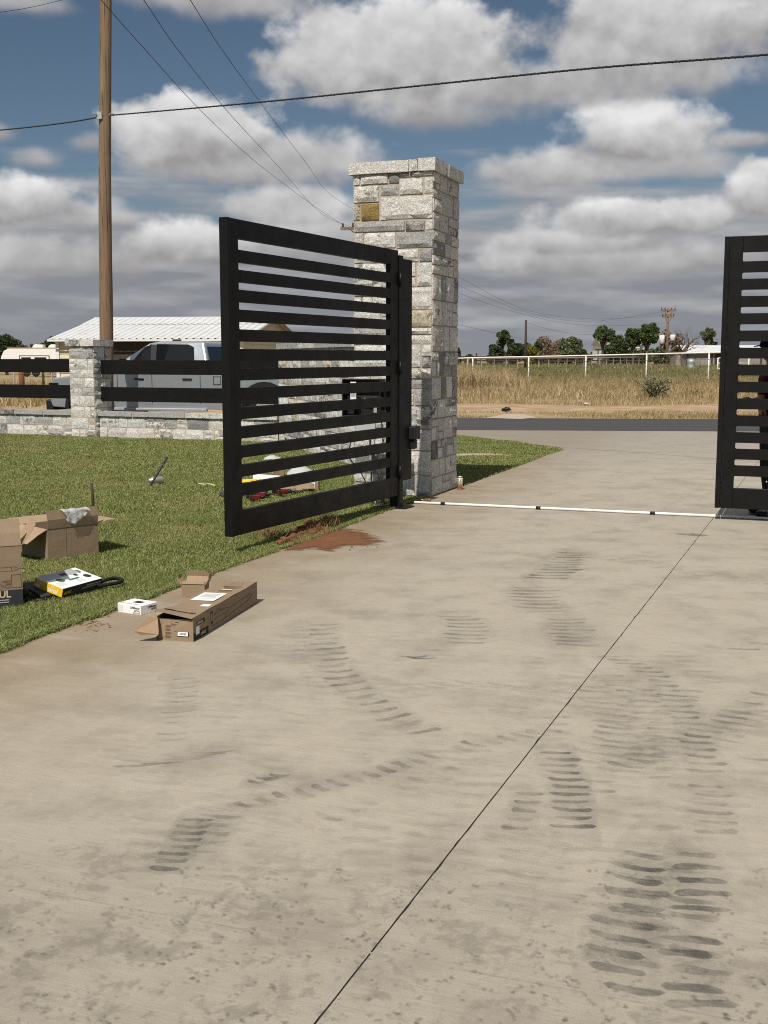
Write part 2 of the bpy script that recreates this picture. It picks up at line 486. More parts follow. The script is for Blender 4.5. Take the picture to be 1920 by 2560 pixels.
mat_clay(); mat_concrete(); mat_asphalt(); mat_ground(); mat_soil(); mat_gravel(); mat_stone(); mat_mortar(); mat_steel()
plain('joint_sealant', (0.29, 0.262, 0.21), 0.9, 0.1, 0, 0.5, 14)
mat_cardboard(); mat_cardboard('cardboard_edge', (0.30, 0.21, 0.13), (0.40, 0.29, 0.19)); mat_wood(); mat_roof(); mat_mark(); mat_plastic_film()
mat_blade('turf', (0.140, 0.186, 0.046), (0.285, 0.318, 0.104), (0.50, 0.45, 0.24), (0.35, 0.325, 0.14), 0.8)
mat_blade('dry_grass', (0.34, 0.25, 0.13), (0.52, 0.405, 0.225), (0.64, 0.55, 0.35), (0.30, 0.205, 0.095), 0.25)
mat_blade('field_weeds', (0.15, 0.155, 0.06), (0.29, 0.26, 0.12), (0.44, 0.36, 0.18), (0.18, 0.17, 0.07), 0.3)
mat_blade('straw', (0.30, 0.20, 0.09), (0.20, 0.12, 0.05), (0.4, 0.3, 0.15), (0.25, 0.14, 0.06), 2.0)
mat_leaf('leaf_dark', (0.034, 0.052, 0.022), (0.078, 0.104, 0.042))
mat_leaf('leaf_mid', (0.056, 0.09, 0.028), (0.12, 0.16, 0.054))
mat_leaf('leaf_yellow', (0.16, 0.16, 0.03), (0.28, 0.26, 0.05))
mat_leaf('leaf_brown', (0.15, 0.1, 0.062), (0.24, 0.175, 0.12))
mat_leaf('leaf_olive', (0.085, 0.108, 0.05), (0.18, 0.205, 0.105))
mat_leaf('leaf_sage', (0.13, 0.135, 0.07), (0.25, 0.245, 0.14))
plain('bark', (0.12, 0.09, 0.065), 0.9, 0.1, 0, 0.3, 6, 0.02)
plain('pale_bark', (0.24, 0.20, 0.165), 0.9, 0.1, 0, 0.25, 6, 0.02)
plain('white_paint', (0.74, 0.73, 0.70), 0.55, 0.3, 0, 0.08, 5)
plain('white_pvc', (0.82, 0.815, 0.77), 0.35, 0.4, 0, 0.03, 5)
plain('pipe_white', (0.72, 0.69, 0.63), 0.6, 0.3, 0, 0.14, 3)
plain('rusty_pipe', (0.36, 0.30, 0.24), 0.7, 0.2, 0, 0.3, 2)
plain('dark_post', (0.055, 0.045, 0.035), 0.85, 0.15, 0, 0.3, 4)
plain('wire_grey', (0.10, 0.10, 0.10), 0.6, 0.3, 0, 0.1, 4)
plain('cable_black', (0.020, 0.022, 0.024), 0.6, 0.3, 0, 0.2, 4)
plain('rubber', (0.014, 0.014, 0.014), 0.8, 0.2, 0, 0.25, 10)
plain('black_plastic', (0.012, 0.012, 0.013), 0.5, 0.35, 0, 0.2, 12)
plain('ink', (0.022, 0.018, 0.015), 0.7, 0.2, 0, 0.15, 20)
plain('brown_ink', (0.095, 0.058, 0.032), 0.8, 0.2, 0, 0.15, 20)
plain('slate_print', (0.030, 0.032, 0.036), 0.6, 0.3, 0, 0.2, 10)
plain('print_grey', (0.36, 0.37, 0.38), 0.7, 0.2, 0, 0.15, 20)
plain('paper_white', (0.80, 0.80, 0.79), 0.6, 0.3, 0, 0.04, 8)
plain('box_yellow', (0.80, 0.50, 0.02), 0.45, 0.4, 0, 0.06, 8)
plain('print_green', (0.055, 0.15, 0.06), 0.5, 0.3, 0, 0.3, 30)
plain('tan_print', (0.60, 0.47, 0.33), 0.7, 0.2, 0, 0.05, 10)
plain('bare_metal', (0.55, 0.54, 0.52), 0.35, 0.5, 0.8, 0.12, 6)
plain('galvanised', (0.40, 0.42, 0.43), 0.5, 0.5, 0.5, 0.25, 9)
plain('truck_silver', (0.46, 0.50, 0.535), 0.30, 0.5, 0.65, 0.03, 2)
plain('truck_glass', (0.008, 0.009, 0.011), 0.05, 0.35, 0, 0.05, 2)
plain('cream_siding', (0.62, 0.555, 0.40), 0.6, 0.3, 0, 0.06, 2)
plain('trim_white', (0.70, 0.70, 0.69), 0.5, 0.3, 0, 0.05, 2)
plain('shed_wall', (0.26, 0.245, 0.225), 0.8, 0.2, 0, 0.15, 1)
plain('red_tool', (0.13, 0.012, 0.011), 0.45, 0.4, 0, 0.15, 12)
plain('yellow_rope', (0.76, 0.52, 0.06), 0.7, 0.2, 0, 0.15, 40)
plain('lime_strap', (0.50, 0.56, 0.22), 0.7, 0.2, 0, 0.1, 20)
plain('can_label', (0.56, 0.50, 0.34), 0.35, 0.5, 0.2, 0.25, 25)
plain('can_base', (0.35, 0.07, 0.05), 0.4, 0.5, 0.3, 0.1, 12)
plain('amber', (0.16, 0.095, 0.03), 0.25, 0.6, 0, 0.2, 12)
plain('red_clay', (0.17, 0.078, 0.040), 0.95, 0.1, 0, 0.35, 14, 0.02)
plain('rock', (0.52, 0.46, 0.39), 0.9, 0.1, 0, 0.2, 4, 0.03)
plain('skin_tone', (0.28, 0.13, 0.085), 0.55, 0.35, 0, 0.08, 12)
plain('shirt_maroon', (0.045, 0.007, 0.009), 0.9, 0.1, 0, 0.2, 20, 0.004)
plain('trousers_charcoal', (0.030, 0.030, 0.032), 0.9, 0.1, 0, 0.25, 20, 0.004)
plain('cap_black', (0.010, 0.010, 0.011), 0.85, 0.15, 0, 0.15, 20, 0.003)
plain('shoe_black', (0.011, 0.011, 0.012), 0.6, 0.3, 0, 0.2, 20, 0.003)
plain('shoe_grey', (0.16, 0.15, 0.14), 0.7, 0.2, 0, 0.2, 20, 0.003)
plain('hair_dark', (0.02, 0.014, 0.010), 0.7, 0.2, 0, 0.2, 20)

# ------------------------------------------------------------------ building blocks
class MB:
    def __init__(self):
        self.v, self.f, self.m = [], [], []
    def add(self, vs, fs, mi=0):
        o = len(self.v)
        self.v += [tuple(p) for p in vs]
        self.f += [tuple(i + o for i in q) for q in fs]
        self.m += [mi] * len(fs)
        return self
    def box(self, a, b, mi=0, M=None, ch=0.0):
        x0, y0, z0 = a; x1, y1, z1 = b
        vs = [Vector(p) for p in ((x0, y0, z0), (x1, y0, z0), (x1, y1, z0), (x0, y1, z0), (x0, y0, z1), (x1, y0, z1), (x1, y1, z1), (x0, y1, z1))]
        if M is not None: vs = [M @ p for p in vs]
        return self.add(vs, [(0, 3, 2, 1), (4, 5, 6, 7), (0, 1, 5, 4), (1, 2, 6, 5), (2, 3, 7, 6), (3, 0, 4, 7)], mi)
    def slab(self, p, q, r, s, t, mi=0):
        """quad panel pqrs with thickness t along its normal"""
        p, q, r, s = map(Vector, (p, q, r, s))
        n = (q - p).cross(s - p).normalized() * t
        vs = [p, q, r, s, p + n, q + n, r + n, s + n]
        return self.add(vs, [(0, 3, 2, 1), (4, 5, 6, 7), (0, 1, 5, 4), (1, 2, 6, 5), (2, 3, 7, 6), (3, 0, 4, 7)], mi)
    def prism(self, pts, d, mi=0):
        """outline (3d points) swept by vector d"""
        n = len(pts); d = Vector(d)
        a = [Vector(p) for p in pts]; b = [p + d for p in a]
        fs = [tuple(range(n - 1, -1, -1)), tuple(range(n, 2 * n))]
        fs += [(i, (i + 1) % n, n + (i + 1) % n, n + i) for i in range(n)]
        return self.add(a + b, fs, mi)
    def tube(self, path, r, n=8, mi=0, cap=True):
        path = [Vector(p) for p in path]
        rs = r if isinstance(r, (list, tuple)) else [r] * len(path)
        vs, fs = [], []
        up = None
        for i, p in enumerate(path):
            d = (path[min(i + 1, len(path) - 1)] - path[max(i - 1, 0)])
            d = d.normalized() if d.length > 1e-9 else Vector((0, 0, 1))
            if up is None:
                up = Vector((0, 0, 1)) if abs(d.z) < 0.9 else Vector((1, 0, 0))
            a = d.cross(up)
            if a.length < 1e-6: a = d.cross(Vector((0, 1, 0)))
            a.normalize(); b = a.cross(d).normalized(); up = b
            for j in range(n):
                t = 2 * math.pi * j / n
                vs.append(p + a * (math.cos(t) * rs[i]) + b * (math.sin(t) * rs[i]))
        for i in range(len(path) - 1):
            for j in range(n):
                fs.append((i * n + j, i * n + (j + 1) % n, (i + 1) * n + (j + 1) % n, (i + 1) * n + j))
        if cap:
            fs.append(tuple(range(n - 1, -1, -1)))
            fs.append(tuple((len(path) - 1) * n + j for j in range(n)))
        return self.add(vs, fs, mi)
    def lathe(self, prof, n=16, mi=0, c=(0, 0, 0), M=None):
        vs, fs = [], []
        for (r, z) in prof:
            for j in range(n):
                t = 2 * math.pi * j / n
                p = Vector((c[0] + r * math.cos(t), c[1] + r * math.sin(t), c[2] + z))
                vs.append(M @ p if M is not None else p)
        for i in range(len(prof) - 1):
            for j in range(n):
                fs.append((i * n + j, i * n + (j + 1) % n, (i + 1) * n + (j + 1) % n, (i + 1) * n + j))
        fs.append(tuple(range(n - 1, -1, -1)))
        fs.append(tuple((len(prof) - 1) * n + j for j in range(n)))
        return self.add(vs, fs, mi)
    def build(self, name, mat, parent=None, smooth=False):
        me = bpy.data.meshes.new(name)
        me.from_pydata(self.v, [], self.f)
        for mm in (mat if isinstance(mat, (list, tuple)) else [mat]):
            me.materials.append(MATS[mm])
        if len(set(self.m)) > 1:
            me.polygons.foreach_set('material_index', self.m)
        if smooth:
            me.polygons.foreach_set('use_smooth', [True] * len(me.polygons))
        me.update()
        return link(bpy.data.objects.new(name, me), parent)

def link(o, parent=None):
    COL.objects.link(o)
    if parent is not None: o.parent = parent
    return o

def tag(o, label=None, cat=None, group=None, kind=None):
    if label: o['label'] = label
    if cat: o['category'] = cat
    if group: o['group'] = group
    if kind: o['kind'] = kind
    return o

def thing(name, label, cat, loc=(0, 0, 0), rz=0.0, group=None):
    o = bpy.data.objects.new(name, None)
    o.empty_display_size = 0.1
    o.location = loc
    o.rotation_euler = (0, 0, rz)
    link(o)
    return tag(o, label, cat, group)

def bevel(o, w=0.004, seg=1):
    m = o.modifiers.new('edge', 'BEVEL'); m.width = w; m.segments = seg; m.limit_method = 'ANGLE'; m.angle_limit = R(40)
    return o

def frame(o, xd, yd):
    """matrix of a flat print area: origin o, x right, y up, z out of the face"""
    x = Vector(xd).normalized(); y = Vector(yd).normalized(); z = x.cross(y)
    M = Matrix((x, y, z)).transposed().to_4x4()
    M.translation = Vector(o)
    return M

def text(name, s, size, mat, parent, M, x, y, sx=1.0, lift=0.0012, bold=0.0, align='LEFT', shear=0.0):
    cu = bpy.data.curves.new(name, 'FONT')
    cu.body = s; cu.size = size; cu.extrude = 0.0004; cu.offset = bold; cu.shear = shear
    cu.align_x = align; cu.resolution_u = 3
    tmp = bpy.data.objects.new(name, cu); COL.objects.link(tmp)
    dg = bpy.context.evaluated_depsgraph_get()
    me = bpy.data.meshes.new_from_object(tmp.evaluated_get(dg))
    bpy.data.objects.remove(tmp); bpy.data.curves.remove(cu)
    me.transform(Matrix.Translation((x, y, lift)) @ Matrix.Scale(sx, 4, (1, 0, 0)))
    me.transform(M)
    me.materials.clear(); me.materials.append(MATS[mat])
    return link(bpy.data.objects.new(name, me), parent)

def patch(name, mat, parent, M, x0, y0, x1, y1, lift=0.0006, t=0.0004):
    b = MB().box((x0, y0, lift), (x1, y1, lift + t), M=M)
    return b.build(name, mat, parent)

def outline(mb, M, pts, w, lift=0.0007, closed=False):
    """thin printed line along pts"""
    pts = [Vector((p[0], p[1], 0)) for p in pts]
    if closed: pts = pts + [pts[0]]
    for a, b in zip(pts, pts[1:]):
        d = (b - a)
        if d.length < 1e-6: continue
        n = Vector((-d.y, d.x, 0)).normalized() * (w / 2)
        e = d.normalized() * (w / 2)
        q = [a - n - e, b - n + e, b + n + e, a + n - e]
        mb.add([M @ (p + Vector((0, 0, lift))) for p in q], [(0, 1, 2, 3)])
    return mb

def numpy_mesh(name, verts, tris, mat, parent=None):
    me = bpy.data.meshes.new(name)
    nv, nt = len(verts), len(tris)
    me.vertices.add(nv); me.vertices.foreach_set('co', np.asarray(verts, dtype=np.float32).ravel())
    me.loops.add(nt * 3); me.loops.foreach_set('vertex_index', np.asarray(tris, dtype=np.int32).ravel())
    me.polygons.add(nt)
    me.polygons.foreach_set('loop_start', np.arange(0, nt * 3, 3, dtype=np.int32))
    try: me.polygons.foreach_set('loop_total', np.full(nt, 3, dtype=np.int32))
    except Exception: pass
    me.materials.append(MATS[mat])
    me.update(calc_edges=True); me.validate()
    return link(bpy.data.objects.new(name, me), parent)

def sstep(a, b, x):
    t = np.clip((np.asarray(x, dtype=float) - a) / (b - a), 0, 1)
    return t * t * (3 - 2 * t)

def catmull(pts, n=6):
    P = [Vector((*p, 0)) if len(p) == 2 else Vector(p) for p in pts]
    out_ = []
    for i in range(len(P) - 1):
        p0, p1, p2, p3 = P[max(i - 1, 0)], P[i], P[i + 1], P[min(i + 2, len(P) - 1)]
        for j in range(n):
            t = j / n
            out_.append(0.5 * ((2 * p1) + (p2 - p0) * t + (2 * p0 - 5 * p1 + 4 * p2 - p3) * t * t + (3 * p1 - p0 - 3 * p2 + p3) * t ** 3))
    out_.append(P[-1])
    return out_

# ================================================================== THE SETTING
rng = np.random.default_rng(7)
random.seed(7)
TH = R(20.3)                                   # the drive, gate line and gate pillar share this angle
E1 = Vector((math.cos(TH), -math.sin(TH), 0))  # across the drive
E2 = Vector((math.sin(TH), math.cos(TH), 0))   # along the drive, towards the road

def gz(x, y):
    x = np.asarray(x, dtype=float); y = np.asarray(y, dtype=float)
    return -0.06 + (sstep(31, 60, y) * 0.26 + sstep(60, 84, y) * 0.40) * sstep(-6, 2, x) + sstep(31, 34, y) * 0.03

# ground sheet out to the horizon
xs = np.concatenate([-np.geomspace(2500, 22, 26), np.arange(-20, 42, 1.5), np.geomspace(44, 2500, 26)])
ys = np.concatenate([np.array([-60, -20, -8]), np.arange(-4, 110, 1.5), np.geomspace(114, 4000, 26)])
XX, YY = np.meshgrid(xs, ys)
ZZ = gz(XX, YY)
ZZ = ZZ + np.where(YY > 33, 0.05 * (np.sin(XX * 0.7 + YY * 0.31) * np.cos(YY * 0.53 - XX * 0.2)), 0)
nx, ny = len(xs), len(ys)
gv = np.stack([XX.ravel(), YY.ravel(), ZZ.ravel()], 1)
idx = np.arange(nx * ny).reshape(ny, nx)
q = np.stack([idx[:-1, :-1].ravel(), idx[:-1, 1:].ravel(), idx[1:, 1:].ravel(), idx[1:, :-1].ravel()], 1)
tri = np.concatenate([q[:, [0, 1, 2]], q[:, [0, 2, 3]]])
tag(numpy_mesh('ground', gv, tri, 'field_soil'), 'dry open ground running out to the horizon', 'ground', kind='structure')

def sheet(name, pts, z, mat, label, cat, kind='structure'):
    mb = MB()
    mb.add([(p[0], p[1], z) for p in pts], [tuple(range(len(pts)))])
    return tag(mb.build(name, mat), label, cat, kind=kind)

# road along the property: two edges a little off square to the camera
RN = lambda x: 24.9 - 0.085 * x          # near edge
RF = lambda x: 30.2 - 0.080 * x          # far edge
rx = [-90, -40, -20, -8, 0, 8, 20, 40, 90]
sheet('road', [(x, RN(x)) for x in rx] + [(x, RF(x)) for x in reversed(rx)], -0.012, 'asphalt', 'dark asphalt road crossing behind the gateway', 'road')
# pale concrete culvert pad on the far verge
pd = [G(1215, 1044), G(1262, 1035), G(1310, 1036), G(1345, 1043), G(1300, 1047)]
sheet('culvert_pad', [(p.x, p.y) for p in pd], -0.004, 'mortar', 'pale concrete patch beyond the far road edge', 'pavement')
sheet('gravel_lot', [(-40, 25), (-13, 24.6), (-2.4, 21.4), (-1.6, 24.5), (-2.5, 31), (-14, 36.5), (-40, 36)], -0.02, 'gravel', 'pale pinkish gravel lot behind the low stone wall', 'gravel')

# ------------------------------------------------------------------ driveway slabs
EDGE_L = [(-2.6, 4.0), (-2.30, 5.2), (-2.038, 5.895), (-1.90, 6.30), (-1.753, 6.711), (-1.573, 7.17), (-1.393, 7.62), (-1.141, 8.396), (-0.861, 9.119), (-0.524, 9.95), (-0.134, 11.1), (0.199, 11.987), (0.50, 12.70)]
EDGE_R = [(0.50, 12.70), (0.755, 13.354), (0.985, 13.861), (1.425, 15.052), (1.886, 16.265), (2.306, 17.384), (2.640, 18.328), (2.92, 19.02)]
FLARE = [(2.92, 19.02), (3.06, 19.45), (2.95, 20.05), (2.72, 20.70), (2.35, 21.45), (1.85, 22.5), (1.20, 23.6), (0.2, 24.6)]
eL = catmull(EDGE_L, 4); eR = catmull(EDGE_R, 3); eF = catmull(FLARE, 3)
drive_poly = [Vector((-3.6, -3, 0))] + eL[:-1] + eR[:-1] + eF + [Vector((0.0, RN(0) - 0.002, 0)), Vector((16, RN(16) - 0.002, 0)), Vector((11.5, 19.5, 0)), Vector((7.6, 13, 0)), Vector((4.0, 3, 0)), Vector((2.0, -3, 0))]

def clip(poly, p, n):
    """keep the part of poly on the side n of point p"""
    res = []
    for i, a in enumerate(poly):
        b = poly[(i + 1) % len(poly)]
        da, db = (a - p).dot(n), (b - p).dot(n)
        if da >= 0: res.append(a)
        if (da < 0) != (db < 0):
            res.append(a + (b - a) * (da / (da - db)))
    return res

drive = thing('driveway', 'beige brushed concrete driveway running out through the open gateway', 'driveway')
drive['kind'] = 'structure'
J0, JD = Vector((-0.163, 2.492, 0)), Vector((3.369, 8.51, 0)).normalized()
JN = Vector((JD.y, -JD.x, 0))
CR = [(Vector((-0.036, 2.816, 0)), 0.006), (Vector((1.138, 5.801, 0)), 0.003), (Vector((3.10, 10.73, 0)), 0.003), (Vector((4.3, 13.75, 0)), 0.003), (Vector((6.3, 18.25, 0)), 0.004)]
CD = Vector((math.cos(R(19.6)), -math.sin(R(19.6)), 0))
CN = Vector((-CD.y, CD.x, 0))
for side in (-1, 1):
    half = clip(drive_poly, J0 + JN * (side * 0.0026), JN * side)
    for i in range(len(CR) + 1):
        pl = half
        if i > 0: pl = clip(pl, CR[i - 1][0] + CN * (CR[i - 1][1] / 2), CN)
        if i < len(CR): pl = clip(pl, CR[i][0] - CN * (CR[i][1] / 2), -CN)
        if len(pl) < 3: continue
        # drop doubled points
        qv = [p for j, p in enumerate(pl) if (p - pl[j - 1]).length > 1e-4]
        # worn, slightly chipped edge along the long joint
        q2 = []
        for j, p in enumerate(qv):
            nx2 = qv[(j + 1) % len(qv)]
            q2.append(p)
            if abs((p - J0).dot(JN)) < 0.006 and abs((nx2 - J0).dot(JN)) < 0.006 and (nx2 - p).length > 0.2:
                m = int((nx2 - p).length / 0.035)
                for z in range(1, m):
                    c_ = p.lerp(nx2, z / m)
                    v_ = noise.noise(c_ * 9.0 + Vector((side * 3, 0, 0)))
                    q2.append(c_ + JN * side * (0.0008 * v_ + (0.0045 * (v_ - 0.42) / 0.3 if v_ > 0.42 else 0.0)))
        qv = q2
        mb = MB(); n = len(qv)
        mb.add([(p.x, p.y, 0.0) for p in qv] + [(p.x, p.y, -0.055) for p in qv],
               [tuple(range(n))] + [(j, n + j, n + (j + 1) % n, (j + 1) % n) for j in range(n)])
        s_ = mb.build('slab', 'concrete', drive)
        bm = bmesh.new(); bm.from_mesh(s_.data); bmesh.ops.recalc_face_normals(bm, faces=bm.faces); bm.to_mesh(s_.data); bm.free()
# what fills the joints
mb = MB()
for (a, t) in ((-8, 0), ):
    p, q = J0 - JD * 6, J0 + JD * 26
    mb.slab(p - JN * 0.004 + Vector((0, 0, -0.02)), q - JN * 0.004 + Vector((0, 0, -0.02)), q + JN * 0.004 + Vector((0, 0, -0.02)), p + JN * 0.004 + Vector((0, 0, -0.02)), 0.002)
mb.build('joint_seal', 'rubber', drive)
mb = MB()
c0 = CR[0][0]
pp = [c0 + CD * (-4 + 0.05 * i) + CN * (0.0015 * noise.noise(Vector((i * 0.4, 0, 0)))) for i in range(165)]
for a, b in zip(pp, pp[1:]):
    w = 0.0024 + 0.0012 * abs(noise.noise(a * 6))
    mb.slab(a - CN * w + Vector((0, 0, -0.0012)), b - CN * w + Vector((0, 0, -0.0012)), b + CN * w + Vector((0, 0, -0.0012)), a + CN * w + Vector((0, 0, -0.0012)), 0.0018)
mb.build('joint_filler', 'joint_sealant', drive)

# ------------------------------------------------------------------ lawns
lawn1 = [(p.x, p.y) for p in eL] + [(0.0, 14.0), (-0.2, 17.3), (-1.9, 21.2), (-8.4, 24.2), (-14, 25), (-14, 4.0)]
lawn2 = [(p.x, p.y) for p in eR] + [(p.x, p.y) for p in eF] + [(-1.6, 24.85), (-2.4, 22), (-0.4, 17.5), (0.1, 14.0)]
sheet('lawn', lawn1, -0.010, 'lawn_soil', 'mown green lawn left of the drive under the open gate', 'lawn')
sheet('lawn', lawn2, -0.010, 'lawn_soil', 'wedge of mown lawn behind the tall stone pillar', 'lawn')

def inside(poly, x, y):
    r = np.zeros(len(x), bool)
    n = len(poly)
    for i in range(n):
        x1, y1 = poly[i]; x2, y2 = poly[(i + 1) % n]
        if y1 == y2: continue
        c = ((y1 > y) != (y2 > y)) & (x < (x2 - x1) * (y - y1) / (y2 - y1) + x1)
        r ^= c
    return r

def blades(P, h, w, lean):
    """one bent blade of two triangles+tip per point"""
    n = len(P)
    a = rng.uniform(0, 2 * np.pi, n); b = rng.uniform(0, 2 * np.pi, n)
    side = np.stack([np.cos(a), np.sin(a), np.zeros(n)], 1) * (w / 2)[:, None]
    ld = np.stack([np.cos(b), np.sin(b), np.zeros(n)], 1)
    up = np.array([0, 0, 1.0])
    mid = P + up * (h * 0.55)[:, None] + ld * (h * lean * 0.30)[:, None]
    tip = P + up * (h * (1 - 0.35 * np.minimum(lean, 1.5)))[:, None] + ld * (h * lean)[:, None]
    V = np.stack([P - side, P + side, mid + side * 0.75, mid - side * 0.75, tip], 1).reshape(-1, 3)
    o = (np.arange(n) * 5)[:, None]
    T = np.concatenate([o + np.array([0, 1, 2]), o + np.array([0, 2, 3]), o + np.array([3, 2, 4])], 1).reshape(-1, 3)
    return V, T

def scatter(poly, x0, x1, y0, y1, dens, view=True):
    n = int((x1 - x0) * (y1 - y0) * dens)
    x = rng.uniform(x0, x1, n); y = rng.uniform(y0, y1, n)
    ok = np.ones(n, bool) if poly is None else inside(poly, x, y)
    if view: ok &= (x > -0.36 * y - 2.6) & (x < 0.36 * y + 2.0)
    return x[ok], y[ok]

Vs, Ts, off = [], [], 0
def turf_add(poly, x0, x1, y0, y1, dens, h0, h1, w0, w1, hole=None):
    global off
    x, y = scatter(poly, x0, x1, y0, y1, dens)
    # the turf is patchy: thinner and shorter in places
    pt = np.array([noise.noise(Vector((a * 1.3, b * 1.3, 3.1))) for a, b in zip(x, y)])
    keep = rng.uniform(0, 1, len(x)) < np.clip(0.82 + 0.5 * pt, 0.35, 1)
    x, y, pt = x[keep], y[keep], pt[keep]
    if hole is not None:
        hx, hy, hw, hh = hole
        k2 = ((x - hx) / hw) ** 2 + ((y - hy - 0.15 * np.sin(x * 5)) / hh) ** 2 > rng.uniform(0.3, 1.3, len(x))
        x, y, pt = x[k2], y[k2], pt[k2]
    n = len(x)
    P = np.stack([x, y, np.full(n, -0.012)], 1)
    h = rng.uniform(h0, h1, n) * np.clip(1 + 0.75 * pt, 0.5, 1.7)
    V, T = blades(P, h, rng.uniform(w0, w1, n), rng.uniform(0.2, 1.3, n))
    Vs.append(V); Ts.append(T + off); off += len(V)
turf_add(lawn1, -5.4, 0, 5.0, 8.2, 17000, 0.022, 0.042, 0.0030, 0.0050)
turf_add(lawn1, -6.6, 0.2, 8.2, 11.2, 10500, 0.022, 0.042, 0.004, 0.0065)
turf_add(lawn1, -8.2, 0.6, 11.2, 15.5, 5200, 0.022, 0.042, 0.0055, 0.009)
turf_add(lawn1, -11.4, 0.6, 15.5, 24.5, 2600, 0.022, 0.042, 0.008, 0.013)
# blades hanging over the slab edge
ed = [eL[i].lerp(eL[i + 1], f) for i in range(len(eL) - 1) for f in np.linspace(0, 1, 230, endpoint=False)]
n = len(ed)
EP = np.array([(p.x, p.y, 0.0) for p in ed]); wob = np.array([noise.noise(p * 2.3) + 0.6 * noise.noise(p * 9.0) for p in ed])
EP[:, 0] += rng.normal(-0.012, 0.014, n) + 0.030 * wob; EP[:, 1] += rng.normal(0.004, 0.01, n) - 0.010 * wob; EP[:, 2] = -0.004
V, T = blades(EP, rng.uniform(0.02, 0.05, n), rng.uniform(0.0035, 0.0065, n), rng.uniform(0.4, 1.5, n))
Vs.append(V); Ts.append(T + off); off += len(V)
tag(numpy_mesh('lawn_grass', np.concatenate(Vs), np.concatenate(Ts), 'turf'), 'short green mown grass blades on the lawn left of the drive', 'grass', kind='stuff')
Vs, Ts, off = [], [], 0
bp = G(1190, 1137)
turf_add(lawn2, -2.4, 3.2, 12.8, 25, 3400, 0.024, 0.045, 0.007, 0.012, (bp.x, bp.y, 0.55, 0.30))
sheet('bare_patch', [(bp.x + 0.62 * math.cos(a_) * (1 + 0.15 * math.sin(3 * a_)), bp.y + 0.34 * math.sin(a_)) for a_ in [2 * math.pi * q / 20 for q in range(20)]], -0.006, 'gravel', 'bare pinkish soil patch in the lawn behind the pillar', 'soil')
tag(numpy_mesh('lawn_grass', np.concatenate(Vs), np.concatenate(Ts), 'turf'), 'short green mown grass blades on the wedge behind the pillar', 'grass', kind='stuff')

# ------------------------------------------------------------------ rough field beyond the road
def tufts(name, label, mat, regions, per, hw, spread):
    Vs, Ts, off = [], [], 0
    for (x0, x1, y0, y1, dens, h0, h1, w0, w1, thr) in regions:
        x, y = scatter(None, x0, x1, y0, y1, dens)
        pt = np.array([noise.noise(Vector((a * 0.35, b * 0.35, 1.7))) for a, b in zip(x, y)])
        k_ = pt > thr
        x, y, pt = x[k_], y[k_], pt[k_]
        x = np.repeat(x, per) + rng.normal(0, spread, len(x) * per)
        y = np.repeat(y, per) + rng.normal(0, spread, len(y) * per)
        pt = np.repeat(pt, per)
        P = np.stack([x, y, gz(x, y) - 0.03], 1)
        n = len(x)
        h = rng.uniform(h0, h1, n) * np.clip(1 + 0.8 * pt, 0.4, 1.8)
        V, T = blades(P, h, rng.uniform(w0, w1, n), rng.uniform(0.05, hw, n))
        Vs.append(V); Ts.append(T + off); off += len(V)
    return tag(numpy_mesh(name, np.concatenate(Vs), np.concatenate(Ts), mat), label, 'grass', kind='stuff')

tufts('dry_grass', 'tall tan dry grass on the far side of the road', 'dry_grass',
      [(-2, 24, 40.5, 60, 22, 0.16, 0.50, 0.012, 0.03, -0.22), (-2, 20, 37.8, 41, 26, 0.08, 0.26, 0.012, 0.02, -0.3),
       (-2, 18, 30.6, 33.6, 50, 0.05, 0.14, 0.012, 0.02, -0.35), (0.3, 4.4, 47, 60, 34, 0.65, 1.25, 0.015, 0.035, -0.5), (4.4, 6.5, 50, 60, 16, 0.4, 1.0, 0.015, 0.03, -0.3),
       (-22, -3, 36, 62, 9, 0.25, 0.6, 0.02, 0.04, -0.4)], 7, 0.9, 0.10)
tufts('field_weeds', 'greenish weeds and pasture grass along and behind the pipe fence', 'field_weeds',
      [(-2, 26, 52, 62, 10, 0.2, 0.5, 0.02, 0.04, -0.2), (-2, 40, 62, 84, 9, 0.2, 0.42, 0.03, 0.06, -0.5), (0, 50, 84, 125, 3.5, 0.25, 0.5, 0.05, 0.10, -0.5),
       (-2, 12, 30.5, 32.2, 30, 0.04, 0.11, 0.012, 0.02, -0.1)], 7, 0.8, 0.14)

# ------------------------------------------------------------------ tyre scuffs on the concrete (stains, thin sheets)
kd = 1920 / 1659
mv, mf, ms = [], [], []
zc = [0]
def dab(c, ang, L, w, a, bend=0.0):
    z = 0.0016 + zc[0] * 2.0e-6; zc[0] += 1
    n = 11
    tw = random.uniform(-0.5, 0.5); sk = random.uniform(-0.25, 0.25)
    d = Vector((math.cos(ang), math.sin(ang))); nn = Vector((-d.y, d.x))
    o = len(mv)
    for i in range(n):
        t = -1 + 2 * i / (n - 1)
        hw_ = w * 0.5 * (1 - abs(t) ** 7) ** 0.45 * (1 + 1.3 * sk * t) * (0.92 + 0.16 * math.sin(4.1 * t + c.y * 31)) + 0.0008
        ce = Vector((c.x, c.y)) + d * (t * L / 2) + nn * (bend * L * (t * t - 0.4) + tw * 0.16 * L * (t ** 3 - 0.6 * t))
        e = (1.0 if abs(t) < 0.95 else 0.5) * (0.78 + 1.5 * sk * t)
        for s_, al in ((-1.0, 0.0), (-0.80, 1.0), (0.80, 1.0), (1.0, 0.0)):
            p = ce + nn * (s_ * hw_)
            mv.append((p.x, p.y, z)); ms.append(1.5 * a * al * e * (0.8 + 0.2 * math.sin(3 * t + c.x * 9)))
    for i in range(n - 1):
        for j in range(3):
            mf.append((o + i * 4 + j, o + (i + 1) * 4 + j, o + (i + 1) * 4 + j + 1, o + i * 4 + j + 1))

